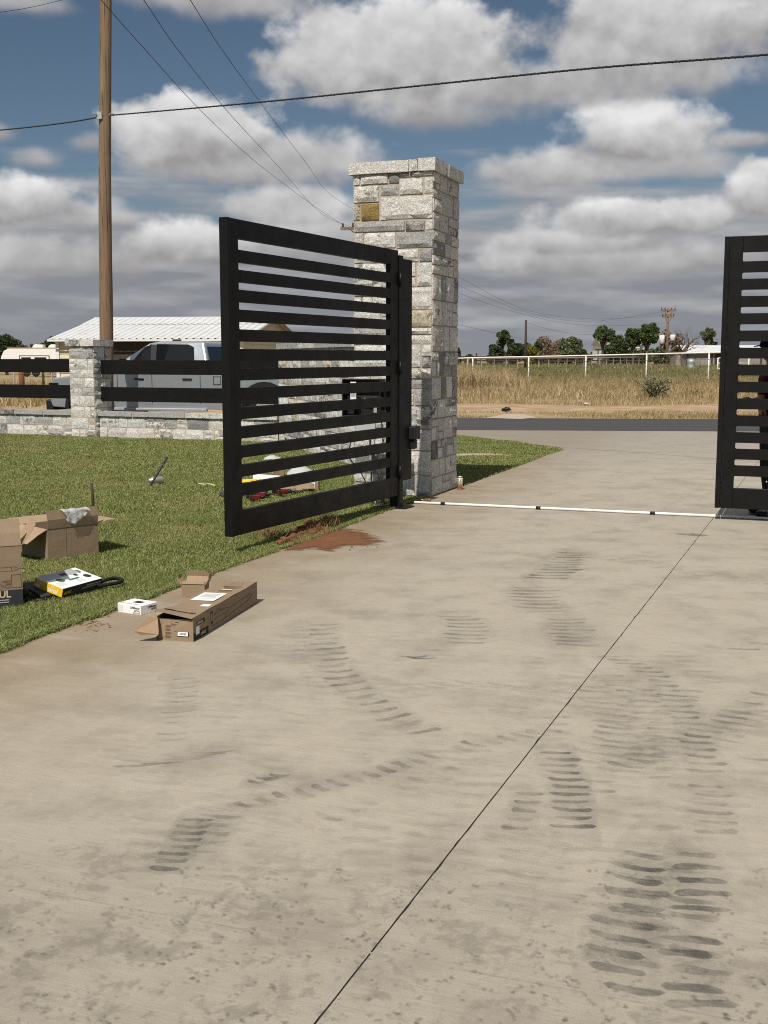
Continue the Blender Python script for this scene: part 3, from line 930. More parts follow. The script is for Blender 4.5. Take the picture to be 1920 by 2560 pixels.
def track(pts, L, a, ang, cols=1, colw=0.15, w=0.052, step=0.125, a2=None, ang2=None, drop=0.12, bend=0.06, jit=0.10):
    """lug prints of a tractor tyre along a path given in picture points; lengths in metres"""
    P = [G(x * kd, y * kd) for x, y in pts]
    seg = catmull(P, 14)
    cum = [0.0]
    for p, q in zip(seg, seg[1:]): cum.append(cum[-1] + (q - p).length)
    step *= 0.70; w *= 0.72; bend *= 1.25
    tot = cum[-1]; n = max(2, int(tot / step))
    for i in range(n):
        f = (i + 0.5) / n
        for c in range(cols):
            d_ = min(tot - 1e-4, f * tot + (0.5 * step if c % 2 else 0.0))
            j = max(k2 for k2 in range(len(cum) - 1) if cum[k2] <= d_)
            p = seg[j].lerp(seg[j + 1], (d_ - cum[j]) / max(1e-6, cum[j + 1] - cum[j]))
            if random.random() < drop: continue
            an = ang if ang2 is None else ang + (ang2 - ang) * f
            an = R(an + random.gauss(0, 4.0) + (0 if cols == 1 else (7 if c % 2 else -7)))
            off_ = (c - (cols - 1) / 2) * colw
            q = p + Vector((math.cos(an), math.sin(an), 0)) * (off_ + random.uniform(-1, 1) * jit * L)
            aa = a if a2 is None else a + (a2 - a) * f
            if i % 2 == 0: dab(q, an, L * 1.25, step * 4.5, aa * 0.13, 0.0)      # rubbed dust joining the prints
            dab(q, an, L * random.uniform(0.8, 1.1), w * random.uniform(0.8, 1.1), aa * random.uniform(0.6, 1.15), bend * random.uniform(0.3, 1.5) * (1 if c % 2 == 0 else -0.6))
random.seed(3)
# heaviest prints, lower right
track([(1450, 1845), (1440, 1960)], 0.17, 0.50, -12, 2, 0.17, 0.055, drop=0.05)
track([(1440, 1965), (1400, 2060), (1445, 2170)], 0.18, 0.44, -14, 2, 0.17, 0.060, 0.115, drop=0.05)
track([(1500, 1830), (1480, 1900)], 0.14, 0.25, -8)
track([(1400, 1880), (1390, 2010), (1360, 2100)], 0.15, 0.30, -18, 1, 0.1, 0.055, 0.13)
track([(1500, 1930), (1490, 2050), (1530, 2120)], 0.16, 0.30, -16, 1, 0.1, 0.055, 0.13)
# right of the joint, middle
track([(1205, 1620), (1225, 1700), (1245, 1795)], 0.155, 0.46, -4, 1, 0.1, 0.052, 0.10, drop=0.0)
track([(1285, 1640), (1300, 1720)], 0.13, 0.20, -10)
track([(1155, 1690), (1110, 1800)], 0.11, 0.26, -4, 1, 0.1, 0.05, 0.10)
track([(1180, 1810), (1290, 1990)], 0.24, 0.09, -12, 2, 0.24)
track([(1320, 1660), (1390, 1560), (1440, 1490)], 0.17, 0.15, -18, 2, 0.20)
# long diagonal row over the middle
track([(505, 1745), (650, 1712), (829, 1665), (1010, 1612), (1205, 1574)], 0.115, 0.27, -42, 1, 0.1, 0.055, 0.105, drop=0.06, a2=0.20)
track([(640, 1790), (829, 1715), (1000, 1655)], 0.12, 0.10, -38, 1, 0.1, 0.05)
track([(540, 1692), (612, 1672)], 0.11, 0.46, -10, 1, 0.1, 0.05, 0.055, drop=0.0, bend=0.15)
# left column
track([(428, 1765), (405, 1810), (350, 1885)], 0.125, 0.44, -3, 1, 0.1, 0.045, 0.075, drop=0.0)
track([(480, 1755), (430, 1850)], 0.15, 0.18, -6, 1, 0.1, 0.045, 0.09)
track([(398, 1462), (392, 1520), (372, 1605)], 0.135, 0.19, 8, 1, 0.1, 0.030, 0.105, drop=0.05)
track([(480, 1622), (380, 1645), (290, 1655)], 0.19, 0.24, 9, 1, 0.1, 0.026, 0.06)
# curving row from the long carton towards the middle
track([(700, 1345), (712, 1415), (765, 1485), (850, 1545), (920, 1590)], 0.185, 0.27, 10, 1, 0.1, 0.066, 0.160, ang2=34, drop=0.03, bend=0.10)
track([(650, 1350), (655, 1420), (700, 1490)], 0.14, 0.09, 10, 1, 0.1, 0.05)
track([(880, 1417), (915, 1423)], 0.19, 0.44, -4, 1, 0.1, 0.045, 0.06, drop=0.0, bend=0.12)
track([(985, 1328), (1010, 1365), (1000, 1402)], 0.27, 0.24, -2, 1, 0.1, 0.055, 0.12)
# winding row up towards the gateway
track([(1245, 1192), (1215, 1225), (1185, 1252)], 0.32, 0.38, -2, 1, 0.1, 0.075, 0.15, drop=0.0)
track([(1165, 1266), (1150, 1298), (1185, 1325)], 0.34, 0.27, -1, 1, 0.1, 0.065, 0.14, drop=0.0)
track([(1235, 1335), (1230, 1368), (1255, 1398)], 0.27, 0.27, -2, 1, 0.1, 0.06, 0.125, drop=0.0)
track([(1290, 1203), (1430, 1222), (1640, 1262)], 0.16, 0.13, -4, 2, 0.20, 0.07, 0.19, bend=0.3)
# wide arc right of the joint
track([(1300, 1415), (1370, 1438), (1425, 1470), (1490, 1560), (1528, 1680), (1545, 1830)], 0.15, 0.27, -8, 1, 0.1, 0.05, 0.115)
track([(1250, 1450), (1330, 1500), (1380, 1580), (1400, 1680)], 0.19, 0.15, -8, 2, 0.2, 0.05, 0.12)
track([(1650, 1495), (1560, 1560), (1440, 1622), (1340, 1660)], 0.15, 0.26, -28, 1, 0.1, 0.055, 0.115)
track([(1655, 1530), (1580, 1590), (1500, 1640)], 0.14, 0.13, -28, 1, 0.1, 0.05, 0.115)
track([(1655, 1388), (1580, 1412)], 0.20, 0.26, -12, 1, 0.1, 0.055)
track([(1472, 1152), (1512, 1158)], 0.24, 0.42, -10, 1, 0.1, 0.07, 0.06, drop=0.0, bend=0.15)
track([(1630, 1636), (1660, 1655)], 0.14, 0.32, -14, 1, 0.1, 0.04, 0.05)
track([(110, 2005), (60, 2120), (110, 2165), (40, 2195)], 0.11, 0.16, -20, 1, 0.1, 0.05, 0.12)
track([(1080, 1700), (1000, 1900), (950, 2000)], 0.20, 0.05, -10, 2, 0.28)
track([(930, 1500), (1060, 1480), (1180, 1500), (1100, 1560)], 0.17, 0.09, -20, 2, 0.18, 0.05, 0.12)
# small tread, two dotted lines towards the gateway
track([(1395, 1140), (1500, 1075), (1560, 1040)], 0.10, 0.12, 10, 2, 0.25, 0.05, 0.16)
# faint ribbed dust
for i in range(130):
    x_, y_ = random.uniform(250, 1680), random.uniform(1380, 1960)
    p = G(x_ * kd, y_ * kd)
    for s_ in range(3):
        dab(p + Vector((0.012 * s_, 0.10 * s_, 0)), R(random.gauss(-8, 8)), random.uniform(0.12, 0.22), random.uniform(0.035, 0.05), random.uniform(0.03, 0.075), random.uniform(-0.03, 0.10))
# paw-like damp spots near the camera
for i in range(900):
    x_, y_ = random.uniform(-20, 1680), random.uniform(1880, 2230)
    if random.random() > 0.25 + 0.6 * max(0.0, noise.noise(Vector((x_ * 0.006, y_ * 0.009, 2.0))) + 0.25): continue
    p = G(x_ * kd, y_ * kd)
    for s_ in range(random.randint(1, 4)):
        dab(p + Vector((random.uniform(-0.016, 0.016), random.uniform(-0.02, 0.02), 0)), random.uniform(0, 3.1), random.uniform(0.008, 0.022), random.uniform(0.007, 0.013), random.uniform(0.12, 0.32), 0.1)
me = bpy.data.meshes.new('tyre_marks')
me.from_pydata(mv, [], mf)
at = me.attributes.new('strength', 'FLOAT', 'POINT')
at.data.foreach_set('value', ms)
me.materials.append(MATS['tyre_scuff'])
tag(link(bpy.data.objects.new('tyre_marks', me)), 'dark rubber tread scuffs curving over the beige concrete', 'tyre marks', kind='stuff')

# ================================================================== STONEWORK
PAL = {'W': (0.93, 0.91, 0.865), 'L': (0.84, 0.825, 0.79), 'G': (0.54, 0.54, 0.53), 'D': (0.38, 0.38, 0.375),
       'C': (0.78, 0.715, 0.57), 'T': (0.58, 0.48, 0.34), 'O': (0.47, 0.33, 0.13), 'B': (0.40, 0.26, 0.13)}

def ashlar(w, h, rnd, cmin=0.17, cmax=0.27, smin=0.16, smax=0.46, split=0.45):
    """irregular coursed stonework: list of (u0, u1, z0, z1)"""
    res = []
    hs, z = [], 0.0
    while z < h - 1e-6:
        c = rnd.uniform(cmin, cmax)
        if h - z - c < cmin * 0.7: c = h - z
        hs.append((z, z + c)); z += c
    for (z0, z1) in hs:
        u = 0.0
        while u < w - 1e-6:
            s_ = rnd.uniform(smin, smax)
            if w - u - s_ < smin * 0.65: s_ = w - u
            if s_ > w: s_ = w
            if rnd.random() < split and z1 - z0 > 0.15:
                m = z0 + (z1 - z0) * rnd.uniform(0.36, 0.64)
                if rnd.random() < 0.5 or s_ < 0.22:
                    res += [(u, u + s_, z0, m), (u, u + s_, m, z1)]
                else:
                    v = u + s_ * rnd.uniform(0.3, 0.7)
                    if rnd.random() < 0.5: res += [(u, u + s_, z0, m), (u, v, m, z1), (v, u + s_, m, z1)]
                    else: res += [(u, v, z0, m), (v, u + s_, z0, m), (u, u + s_, m, z1)]
            else:
                res.append((u, u + s_, z0, z1))
            u += s_
    return res

def stone(parent, O, U, N, r, rnd, colr, gap=0.016, proud=0.014, rough=0.012, res=0.055, back=0.03, name='stone'):
    u0, u1, z0, z1 = r
    u0 += gap / 2; u1 -= gap / 2; z0 += gap / 2; z1 -= gap / 2
    nx_ = max(2, min(9, int(round((u1 - u0) / res)))); ny_ = max(2, min(6, int(round((z1 - z0) / res))))
    O, U, N = Vector(O), Vector(U), Vector(N); Z = Vector((0, 0, 1))
    sd_ = rnd.uniform(0, 100); tilt = (rnd.uniform(-1, 1) * rough * 0.5, rnd.uniform(-1, 1) * rough * 0.5)
    base = proud + rnd.uniform(-0.3, 0.5) * rough
    vs, fs = [], []
    for j in range(ny_ + 1):
        for i in range(nx_ + 1):
            a, b = i / nx_, j / ny_
            e = min(i, nx_ - i, j, ny_ - j)
            ju = jz = 0.0
            if e == 0:
                d = base - rough * 0.95 + noise.noise(Vector((a * 3 + sd_, b * 3, 7))) * rough * 0.4
                ju = noise.noise(Vector((b * 4 + sd_, a * 4, 1))) * 0.004; jz = noise.noise(Vector((a * 4 + sd_, b * 4, 2))) * 0.004
            else:
                d = base + noise.noise(Vector(((u1 - u0) * a * 11 + sd_, (z1 - z0) * b * 11, 3))) * rough + (a - 0.5) * tilt[0] * 2 + (b - 0.5) * tilt[1] * 2
                if nx_ > 2 and ny_ > 2: ju = rnd.uniform(-0.2, 0.2) * (u1 - u0) / nx_; jz = rnd.uniform(-0.2, 0.2) * (z1 - z0) / ny_
            vs.append(O + U * (u0 + (u1 - u0) * a + ju) + Z * (z0 + (z1 - z0) * b + jz) + N * d)
    w = nx_ + 1
    for j in range(ny_):
        for i in range(nx_):
            q = (j * w + i, j * w + i + 1, (j + 1) * w + i + 1, (j + 1) * w + i)
            fs += [(q[0], q[1], q[2]), (q[0], q[2], q[3])] if rnd.random() < 0.5 else [(q[0], q[1], q[3]), (q[1], q[2], q[3])]
    ring = [i for i in range(w)] + [j * w + nx_ for j in range(1, ny_ + 1)] + [ny_ * w + i for i in range(nx_ - 1, -1, -1)] + [j * w for j in range(ny_ - 1, 0, -1)]
    o = len(vs); n = len(ring)
    for i in ring:
        v = vs[i]; d = (v - O).dot(N)
        vs.append(v - N * (d + back))
    fs += [(ring[i], o + i, o + (i + 1) % n, ring[(i + 1) % n]) for i in range(n)]
    mb = MB(); mb.add(vs, fs)
    ob = mb.build(name, 'limestone', parent)
    c = PAL[colr]; f = rnd.uniform(0.88, 1.08)
    ob.color = (min(1, c[0] * f), min(1, c[1] * f), min(1, c[2] * f * rnd.uniform(0.97, 1.02)), 1)
    return ob

def pick(rnd, weights):
    ks = list(weights); return rnd.choices(ks, [weights[k_] for k_ in ks])[0]
MIX = {'W': 9, 'L': 5, 'G': 2.6, 'D': 0.5, 'C': 1.2}
MIXG = {'W': 8, 'L': 5, 'G': 1.8, 'D': 0.6, 'C': 0.3}

# ------------------------------------------------------------------ tall gate pillar
PW, PDP, PH = 0.93, 0.98, 3.565
PC = Vector((0.532, 12.753, 0))
pillar = thing('gate_pillar', 'tall square pillar of rough pale limestone blocks beside the open gate', 'stone pillar', PC, -TH)
rnd = random.Random(11)
MB().box((-PW + 0.006, 0.006, -0.05), (-0.006, PDP - 0.006, PH - 0.004)).build('mortar_core', 'mortar', pillar)
def zpx(x, y):
    f = (x - 218) / 877
    return 1.55 + (2419 - y) / 4.608 / FPX * (12.753 + 0.35 * PW * (1 - f))
front = [(218, 290, 345, 505, 'W'), (300, 605, 340, 492, 'W'), (613, 728, 315, 480, 'D'), (738, 862, 305, 418, 'G'), (868, 1095, 290, 402, 'W'),
         (220, 505, 512, 692, 'W'), (520, 722, 498, 615, 'G'), (732, 988, 425, 602, 'W'), (1000, 1095, 412, 590, 'W'),
         (218, 296, 710, 890, 'C'), (304, 506, 705, 886, 'O'), (518, 1095, 622, 872, 'W'),
         (222, 792, 900, 1010, 'G'), (798, 1010, 885, 1000, 'G'), (1018, 1095, 880, 990, 'L'),
         (225, 330, 1025, 1195, 'L'), (338, 690, 1020, 1192, 'W'), (700, 1095, 1010, 1190, 'G')]
for (x0, x1, y0, y1, c) in front:
    u0, u1 = (x0 - 218) / 877 * PW, (x1 - 218) / 877 * PW
    stone(pillar, (-PW, 0, 0), (1, 0, 0), (0, -1, 0), (u0, min(u1, PW), zpx((x0 + x1) / 2, y1), min(zpx((x0 + x1) / 2, y0), PH)), rnd, c, gap=0.009, proud=0.018, rough=0.016, res=0.042)
# explicit corner column lower down, random fill to its left
low = [(0, PW)]
for r_ in ashlar(PW, 2.745, rnd, 0.18, 0.28, 0.16, 0.46, 0.35):
    stone(pillar, (-PW, 0, 0), (1, 0, 0), (0, -1, 0), r_, rnd, pick(rnd, MIX), gap=0.018, proud=0.018, rough=0.016, res=0.042)
for r_ in ashlar(PDP, PH, rnd, 0.18, 0.29, 0.18, 0.46, 0.35):
    stone(pillar, (0, 0, 0), (0, 1, 0), (1, 0, 0), r_, rnd, pick(rnd, MIXG), proud=0.016, rough=0.014, res=0.06)
for r_ in ashlar(PDP, PH, rnd, 0.2, 0.3, 0.25, 0.5, 0.2):
    stone(pillar, (-PW, PDP, 0), (0, -1, 0), (-1, 0, 0), r_, rnd, pick(rnd, MIX), proud=0.014, rough=0.012, res=0.10)
for r_ in ashlar(PW, PH, rnd, 0.2, 0.3, 0.25, 0.5, 0.2):
    stone(pillar, (0, PDP, 0), (-1, 0, 0), (0, 1, 0), r_, rnd, pick(rnd, MIXG), proud=0.014, rough=0.012, res=0.10)

def rough_block(parent, a, b, rnd, colr, amp=0.008, name='cap_stone'):
    """block with uneven faces"""
    n = [max(1, min(10, int((b[i] - a[i]) / 0.07))) for i in range(3)]
    bm = bmesh.new(); bmesh.ops.create_cube(bm, size=1)
    for ax in range(3):
        for s_ in range(1, n[ax]):
            co = [0, 0, 0]; no = [0, 0, 0]; co[ax] = -0.5 + s_ / n[ax]; no[ax] = 1
            bmesh.ops.bisect_plane(bm, geom=bm.verts[:] + bm.edges[:] + bm.faces[:], plane_co=co, plane_no=no)
    sd_ = rnd.uniform(0, 50)
    for v in bm.verts:
        p = Vector([a[i] + (v.co[i] + 0.5) * (b[i] - a[i]) for i in range(3)])
        q = p * 9
        v.co = p + Vector((noise.noise(q + Vector((sd_, 0, 0))), noise.noise(q + Vector((0, sd_, 3))), 0.6 * noise.noise(q + Vector((5, 0, sd_))))) * amp
    me = bpy.data.meshes.new(name); bm.to_mesh(me); bm.free(); me.materials.append(MATS['limestone'])
    ob = link(bpy.data.objects.new(name, me), parent)
    c = PAL[colr]; ob.color = (*c, 1)
    return ob
OV = 0.042
fx = [-PW - OV, -0.265, -0.165, OV]
for i in range(3):
    rough_block(pillar, (fx[i] + 0.004, -OV, PH), (fx[i + 1] - 0.004, 0.45 - 0.004, PH + 0.125 + i * 0.004), rnd, 'W', 0.007)
rough_block(pillar, (-PW - OV + 0.004, 0.454, PH), (-0.40, PDP + OV, PH + 0.123), rnd, 'L', 0.007)
rough_block(pillar, (-0.392, 0.454, PH), (OV, PDP + OV, PH + 0.128), rnd, 'L', 0.009)

# ------------------------------------------------------------------ low wall, fence post, wing wall
WTH = R(22.7)
WA = Vector((-9.9, 24.42, 0)); WD = Vector((math.cos(WTH), -math.sin(WTH), 0))
def wall(name, label, base, length, h, th, rz, rnd, cap=True, cm=(0.13, 0.21), sm=(0.16, 0.50), capt=0.085, left_end=True):
    t = thing(name, label, 'stone wall', base, rz)
    hb = h - capt if cap else h
    MB().box((0.004, 0.002, -0.05), (length - 0.004, th - 0.004, hb - 0.003)).build('mortar_core', 'mortar', t)
    for r_ in ashlar(length, hb, rnd, cm[0], cm[1], sm[0], sm[1], 0.3):
        stone(t, (0, 0, 0), (1, 0, 0), (0, -1, 0), r_, rnd, pick(rnd, MIX), gap=0.014, res=0.085, rough=0.014)
    if cap:
        u = 0.0
        while u < length - 1e-6:
            s_ = rnd.uniform(0.7, 1.3)
            if length - u - s_ < 0.4: s_ = length - u
            rough_block(t, (u + 0.004, -0.045, hb), (u + s_ - 0.004, th + 0.03, hb + capt), rnd, rnd.choice(['G', 'L', 'G']), 0.006)
            u += s_
    return t
rnd = random.Random(23)
s0 = (Vector((-6.17, 22.9, 0)) - WA).dot(WD)                # where the fence post stands along the wall
wall('stone_wall', 'low limestone wall left of the stone fence post', WA, s0 - 0.01, 0.50, 0.30, -WTH, rnd)
LW = 8.62
wall('stone_wall', 'low limestone wall between the stone fence post and the gate', WA + WD * (s0 + 0.59), LW - s0 - 0.60, 0.50, 0.30, -WTH, rnd)
post = thing('stone_fence_post', 'short square limestone fence post with a stone cap in the low wall', 'stone post', WA + WD * s0 + Vector((-math.sin(WTH), -math.cos(WTH), 0)) * 0.12, -WTH)
FW, FD, FH = 0.58, 0.55, 1.78
MB().box((0.002, 0.002, -0.05), (FW - 0.002, FD - 0.002, FH - 0.003)).build('mortar_core', 'mortar', post)
for (O_, U_, N_, w_) in (((0, 0, 0), (1, 0, 0), (0, -1, 0), FW), ((FW, 0, 0), (0, 1, 0), (1, 0, 0), FD), ((0, FD, 0), (0, -1, 0), (-1, 0, 0), FD)):
    for r_ in ashlar(w_, FH, rnd, 0.15, 0.24, 0.14, 0.42, 0.2):
        stone(post, O_, U_, N_, r_, rnd, pick(rnd, MIX), gap=0.014, res=0.075, rough=0.014)
rough_block(post, (-0.05, -0.05, FH), (0.30, FD + 0.05, FH + 0.125), rnd, 'L')
rough_block(post, (0.305, -0.05, FH), (FW + 0.05, FD + 0.05, FH + 0.122), rnd, 'W')
# splayed wing wall running back from the tall pillar
wa, wb = Vector((-1.93, 21.02, 0)), Vector((0.36, 14.02, 0))
wd = (wb - wa); wl_ = wd.length; wang = math.atan2(wd.y, wd.x)
wing = wall('stone_wall', 'chest-high limestone wing wall behind the open gate', wa, wl_, 1.81, 0.32, wang, rnd, True, (0.15, 0.26), (0.2, 0.6), 0.10)
for r_ in ashlar(0.32, 1.70, rnd, 0.15, 0.26, 0.15, 0.32, 0.1):
    stone(wing, (0, 0.32, 0), (0, -1, 0), (-1, 0, 0), r_, rnd, pick(rnd, MIX), gap=0.014, res=0.085)

# black rails over the low wall
def rails(label, a, b, zz, group=None):
    d = b - a; t = thing('rail_fence', label, 'fence', a, math.atan2(d.y, d.x))
    L = d.length
    for (z0, z1) in zz:
        bevel(MB().box((0, 0.0, z0), (L, 0.10, z1)).build('rail', 'black_powder_coat', t), 0.006)
        for x in (0.03, L - 0.09):
            bevel(MB().box((x, -0.012, z0 + 0.03), (x + 0.06, -0.002, z0 + 0.09)).build('bracket', 'black_powder_coat', t), 0.003)
    return t
nb = Vector((math.sin(WTH), math.cos(WTH), 0))
rails('two wide black rails left of the stone fence post', WA + nb * 0.1, WA + WD * s0 + nb * 0.1, ((0.74, 1.01), (1.26, 1.53)))
rails('two wide black rails between the stone fence post and the gate', WA + WD * (s0 + 0.55) + nb * 0.1, WA + WD * (LW + 0.03) + nb * 0.1, ((0.70, 0.98), (1.23, 1.51)))

# ================================================================== GATES
def gate(label, hinge, ang, b, Ht, face=1, hinges=True):
    """leaf with its hinge end at the origin, running along +x; slots cut with rounded corners"""
    t = thing('driveway_gate', label, 'gate', (hinge[0], hinge[1], 0), ang)
    L = 3.085
    ty = 0.030
    st = 0.165
    top, bot = 0.148, 0.195
    z1, z0 = b + Ht, b
    # frame members
    def bar(nm, x0, x1, za, zb, y=ty):
        return bevel(MB().box((x0, -y, za), (x1, y, zb)).build(nm, 'black_powder_coat', t), 0.004, 2)
    bar('stile', 0.0, st, z0, z1)
    sf = 0.115                                     # the free-end stile is slimmer
    bar('stile', L - sf - 0.050, L - 0.052, z0, z1)
    bar('edge_tube', L - 0.048, L, z0, z1, 0.038)
    bar('top_rail', st, L - sf - 0.050, z1 - top, z1, ty - 0.002)
    bar('bottom_rail', st, L - sf - 0.050, z0, z0 + bot, ty - 0.002)
    n = 13
    zs0, zs1 = z0 + bot, z1 - top
    first = 0.085
    slot = 0.0585
    pitch = (zs1 - first - zs0 - slot) / n
    slat_h = pitch - slot
    r_ = 0.014
    zt = zs1 - first
    for i in range(n):
        a, c = zt - slat_h, zt
        x0, x1 = st - 0.004, L - sf - 0.046
        # slat outline with swept corners where it meets the stiles
        pts = []
        arc = [math.pi / 2 * q / 4 for q in range(5)]
        xa, xb = st, L - sf - 0.050
        pts += [(x0, a - r_)] + [(xa + r_ - r_ * math.cos(q), a - r_ + r_ * math.sin(q)) for q in arc]
        pts += [(xb - r_ + r_ * math.cos(q), a - r_ + r_ * math.sin(q)) for q in reversed(arc)] + [(x1, a - r_)]
        pts += [(x1, c + r_)] + [(xb - r_ + r_ * math.cos(q), c + r_ - r_ * math.sin(q)) for q in arc]
        pts += [(xa + r_ - r_ * math.cos(q), c + r_ - r_ * math.sin(q)) for q in reversed(arc)] + [(x0, c + r_)]
        MB().prism([(x, ty - 0.004, z) for x, z in pts], (0, -2 * ty + 0.008, 0)).build('slat', 'black_powder_coat', t)
        zt = a - slot
    if hinges:
        for z in (z0 + 0.18, z0 + 1.25, z1 - 0.35):
            MB().lathe([(0.018, 0), (0.018, 0.13)], 10, c=(-0.012, face * 0.052, z)).build('hinge', 'black_powder_coat', t, True)
    return t
HL = Vector((0.117, 11.76, 0)); NL = Vector((-1.24, 8.99, 0))
dg = NL - HL
gl = gate('black slatted driveway gate leaf swung open over the lawn', HL, math.atan2(dg.y, dg.x), 0.135, 2.49)
FR = G(1786.8, 1268.3, 0.12)
HR = Vector((FR.x, FR.y, 0)) + E1 * 3.085
gr = gate('black slatted driveway gate leaf standing closed at the right', HR, math.atan2(-E1.y, -E1.x), 0.12, 2.555, -1)
for (x, z) in ((2.62, 0.39), ):
    MB().lathe([(0.008, 0), (0.008, 0.01)], 8, M=Matrix.Translation((x, 0.028, z)) @ Matrix.Rotation(R(-90), 4, 'X')).build('bolt_head', 'bare_metal', gr)

# hinge post and closing plate of the open leaf
gd = (HL - NL).normalized(); gn = Vector((gd.y, -gd.x, 0))
gp = thing('gate_post', 'black steel hinge post and closing plate between gate and pillar', 'gate post', HL + gd * 0.015, math.atan2(gd.y, gd.x))
bevel(MB().box((0.0, -0.045, 0), (0.075, 0.075, 2.58)).build('post', 'black_powder_coat', gp), 0.005, 2)
bevel(MB().box((0.077, -0.040, 0.28), (0.30, -0.018, 2.55)).build('plate', 'black_powder_coat', gp), 0.003)
MB().box((-0.05, -0.13, 0.0), (0.18, 0.13, 0.014)).build('foot_plate', 'black_powder_coat', gp)
bk = MB().box((0.24, -0.11, 0.70), (0.38, -0.020, 0.84)); bk.box((0.27, -0.09, 0.60), (0.34, -0.03, 0.70))
bevel(bk.build('arm_bracket', 'black_plastic', gp), 0.012, 2)
for z in (0.66, 0.69):
    MB().lathe([(0.006, 0), (0.006, 0.012)], 8, M=Matrix.Translation((0.31, -0.09, z)) @ Matrix.Rotation(R(90), 4, 'X')).build('bolt_head', 'bare_metal', gp)

# opener control box hung on the hinge post, its cables and the things round its foot
cb = thing('control_box', 'black gate opener control box with its lid open on the hinge post', 'control box', Vector((0.02, 12.02, 0)), -TH)
sh_ = MB()
for a, b in (((-0.50, 0.0, 0.93), (-0.485, 0.16, 1.33)), ((-0.075, 0, 0.93), (-0.06, 0.16, 1.33)), ((-0.485, 0, 0.93), (-0.075, 0.16, 0.945)), ((-0.485, 0, 1.315), (-0.075, 0.16, 1.33)), ((-0.485, 0.145, 0.945), (-0.075, 0.16, 1.315))):
    sh_.box(a, b)
bevel(sh_.build('case', 'black_plastic', cb), 0.003)
MB().box((-0.06, 0.09, 1.0), (0.03, 0.14, 1.25)).build('mount', 'black_powder_coat', cb)
MB().box((-0.38, 0.135, 1.02), (-0.12, 0.143, 1.28)).build('circuit_board', 'slate_print', cb)
for i in range(6):
    MB().box((-0.36 + i * 0.035, 0.118, 1.06 + 0.02 * (i % 2)), (-0.345 + i * 0.035, 0.134, 1.085 + 0.02 * (i % 3))).build('terminal', 'paper_white', cb)
MB().box((-0.475, 0.10, 0.955), (-0.40, 0.143, 1.15)).build('battery', 'black_plastic', cb)
MB().box((-0.40, -0.004, 1.10), (-0.335, 0.0, 1.30)).build('label', 'paper_white', cb)
MB().box((-0.395, -0.0055, 1.14), (-0.34, -0.0042, 1.24)).build('label_print', 'print_grey', cb)
MB().slab((-0.33, -0.01, 0.93), (-0.08, -0.09, 0.93), (-0.08, -0.13, 0.70), (-0.33, -0.05, 0.70), 0.006).build('lid', 'print_grey', cb)
MB().box((-0.13, -0.02, 0.98), (-0.095, 0.0, 1.05)).build('latch', 'print_grey', cb)
def cable(label, pts, r, mat='cable_black', name='cable', group='cables under the control box'):
    return tag(MB().tube(catmull(pts, 8), r, 6).build(name, mat, None, True), label, 'cable', group)
cw = lambda x, y, z: tuple(Vector((0.02, 12.02, 0)) + E1 * x + E2 * y + Vector((0, 0, z)))
cable('black cable bowing out widest to the left under the control box', [cw(-0.25, 0.1, 0.93), cw(-0.36, 0.0, 0.75), cw(-0.40, -0.05, 0.52), cw(-0.30, 0, 0.36), cw(-0.22, 0, 0.2), cw(-0.26, 0.1, 0.01)], 0.007)
cable('thick grey conduit dropping straight from the control box', [cw(-0.2, 0.1, 0.93), cw(-0.2, 0.06, 0.6), cw(-0.17, 0.03, 0.3), cw(-0.12, 0.02, 0.0)], 0.013, 'galvanised')
cable('thin black cable dropping from the middle of the control box', [cw(-0.15, 0.1, 0.93), cw(-0.13, 0.0, 0.6), cw(-0.17, 0, 0.3), cw(-0.1, 0, 0.0)], 0.006)
cable('black cable crossing in front of the hinge post below the box', [cw(-0.11, 0.1, 0.93), cw(-0.02, 0.0, 0.72), cw(-0.12, 0, 0.42), cw(-0.03, 0, 0.2), cw(-0.06, 0, 0.0)], 0.006)
cable('thin cable nearest the hinge post below the box', [cw(-0.09, 0.1, 0.93), cw(-0.05, 0.05, 0.5), cw(-0.07, 0, 0.2), cw(-0.03, 0.05, 0.0)], 0.005)
p = G(940, 1264)
bt = thing('metal_bucket', 'small galvanised bucket at the foot of the hinge post', 'bucket', (p.x + 0.02, p.y + 0.18, 0))
MB().lathe([(0.075, 0), (0.082, 0.09), (0.087, 0.19), (0.094, 0.20), (0.094, 0.207), (0.085, 0.207), (0.075, 0.02), (0.0, 0.02)], 20).build('body', 'galvanised', bt, True)
MB().tube([(0.09 * math.cos(a), 0.02, 0.2 - 0.07 * math.sin(a)) for a in [math.pi * q / 10 for q in range(11)]], 0.003, 6).build('handle', 'bare_metal', bt)
p = G(1012, 1240)
bb = thing('battery_case', 'black battery case standing on the grass against the pillar', 'battery', (p.x - 0.02, p.y + 0.05, 0), -TH)
bevel(MB().box((-0.09, 0, 0), (0.09, 0.16, 0.13)).build('body', 'black_plastic', bb), 0.006, 2)
bevel(MB().box((-0.096, -0.006, 0.13), (0.096, 0.166, 0.155)).build('lid', 'black_plastic', bb), 0.006, 2)

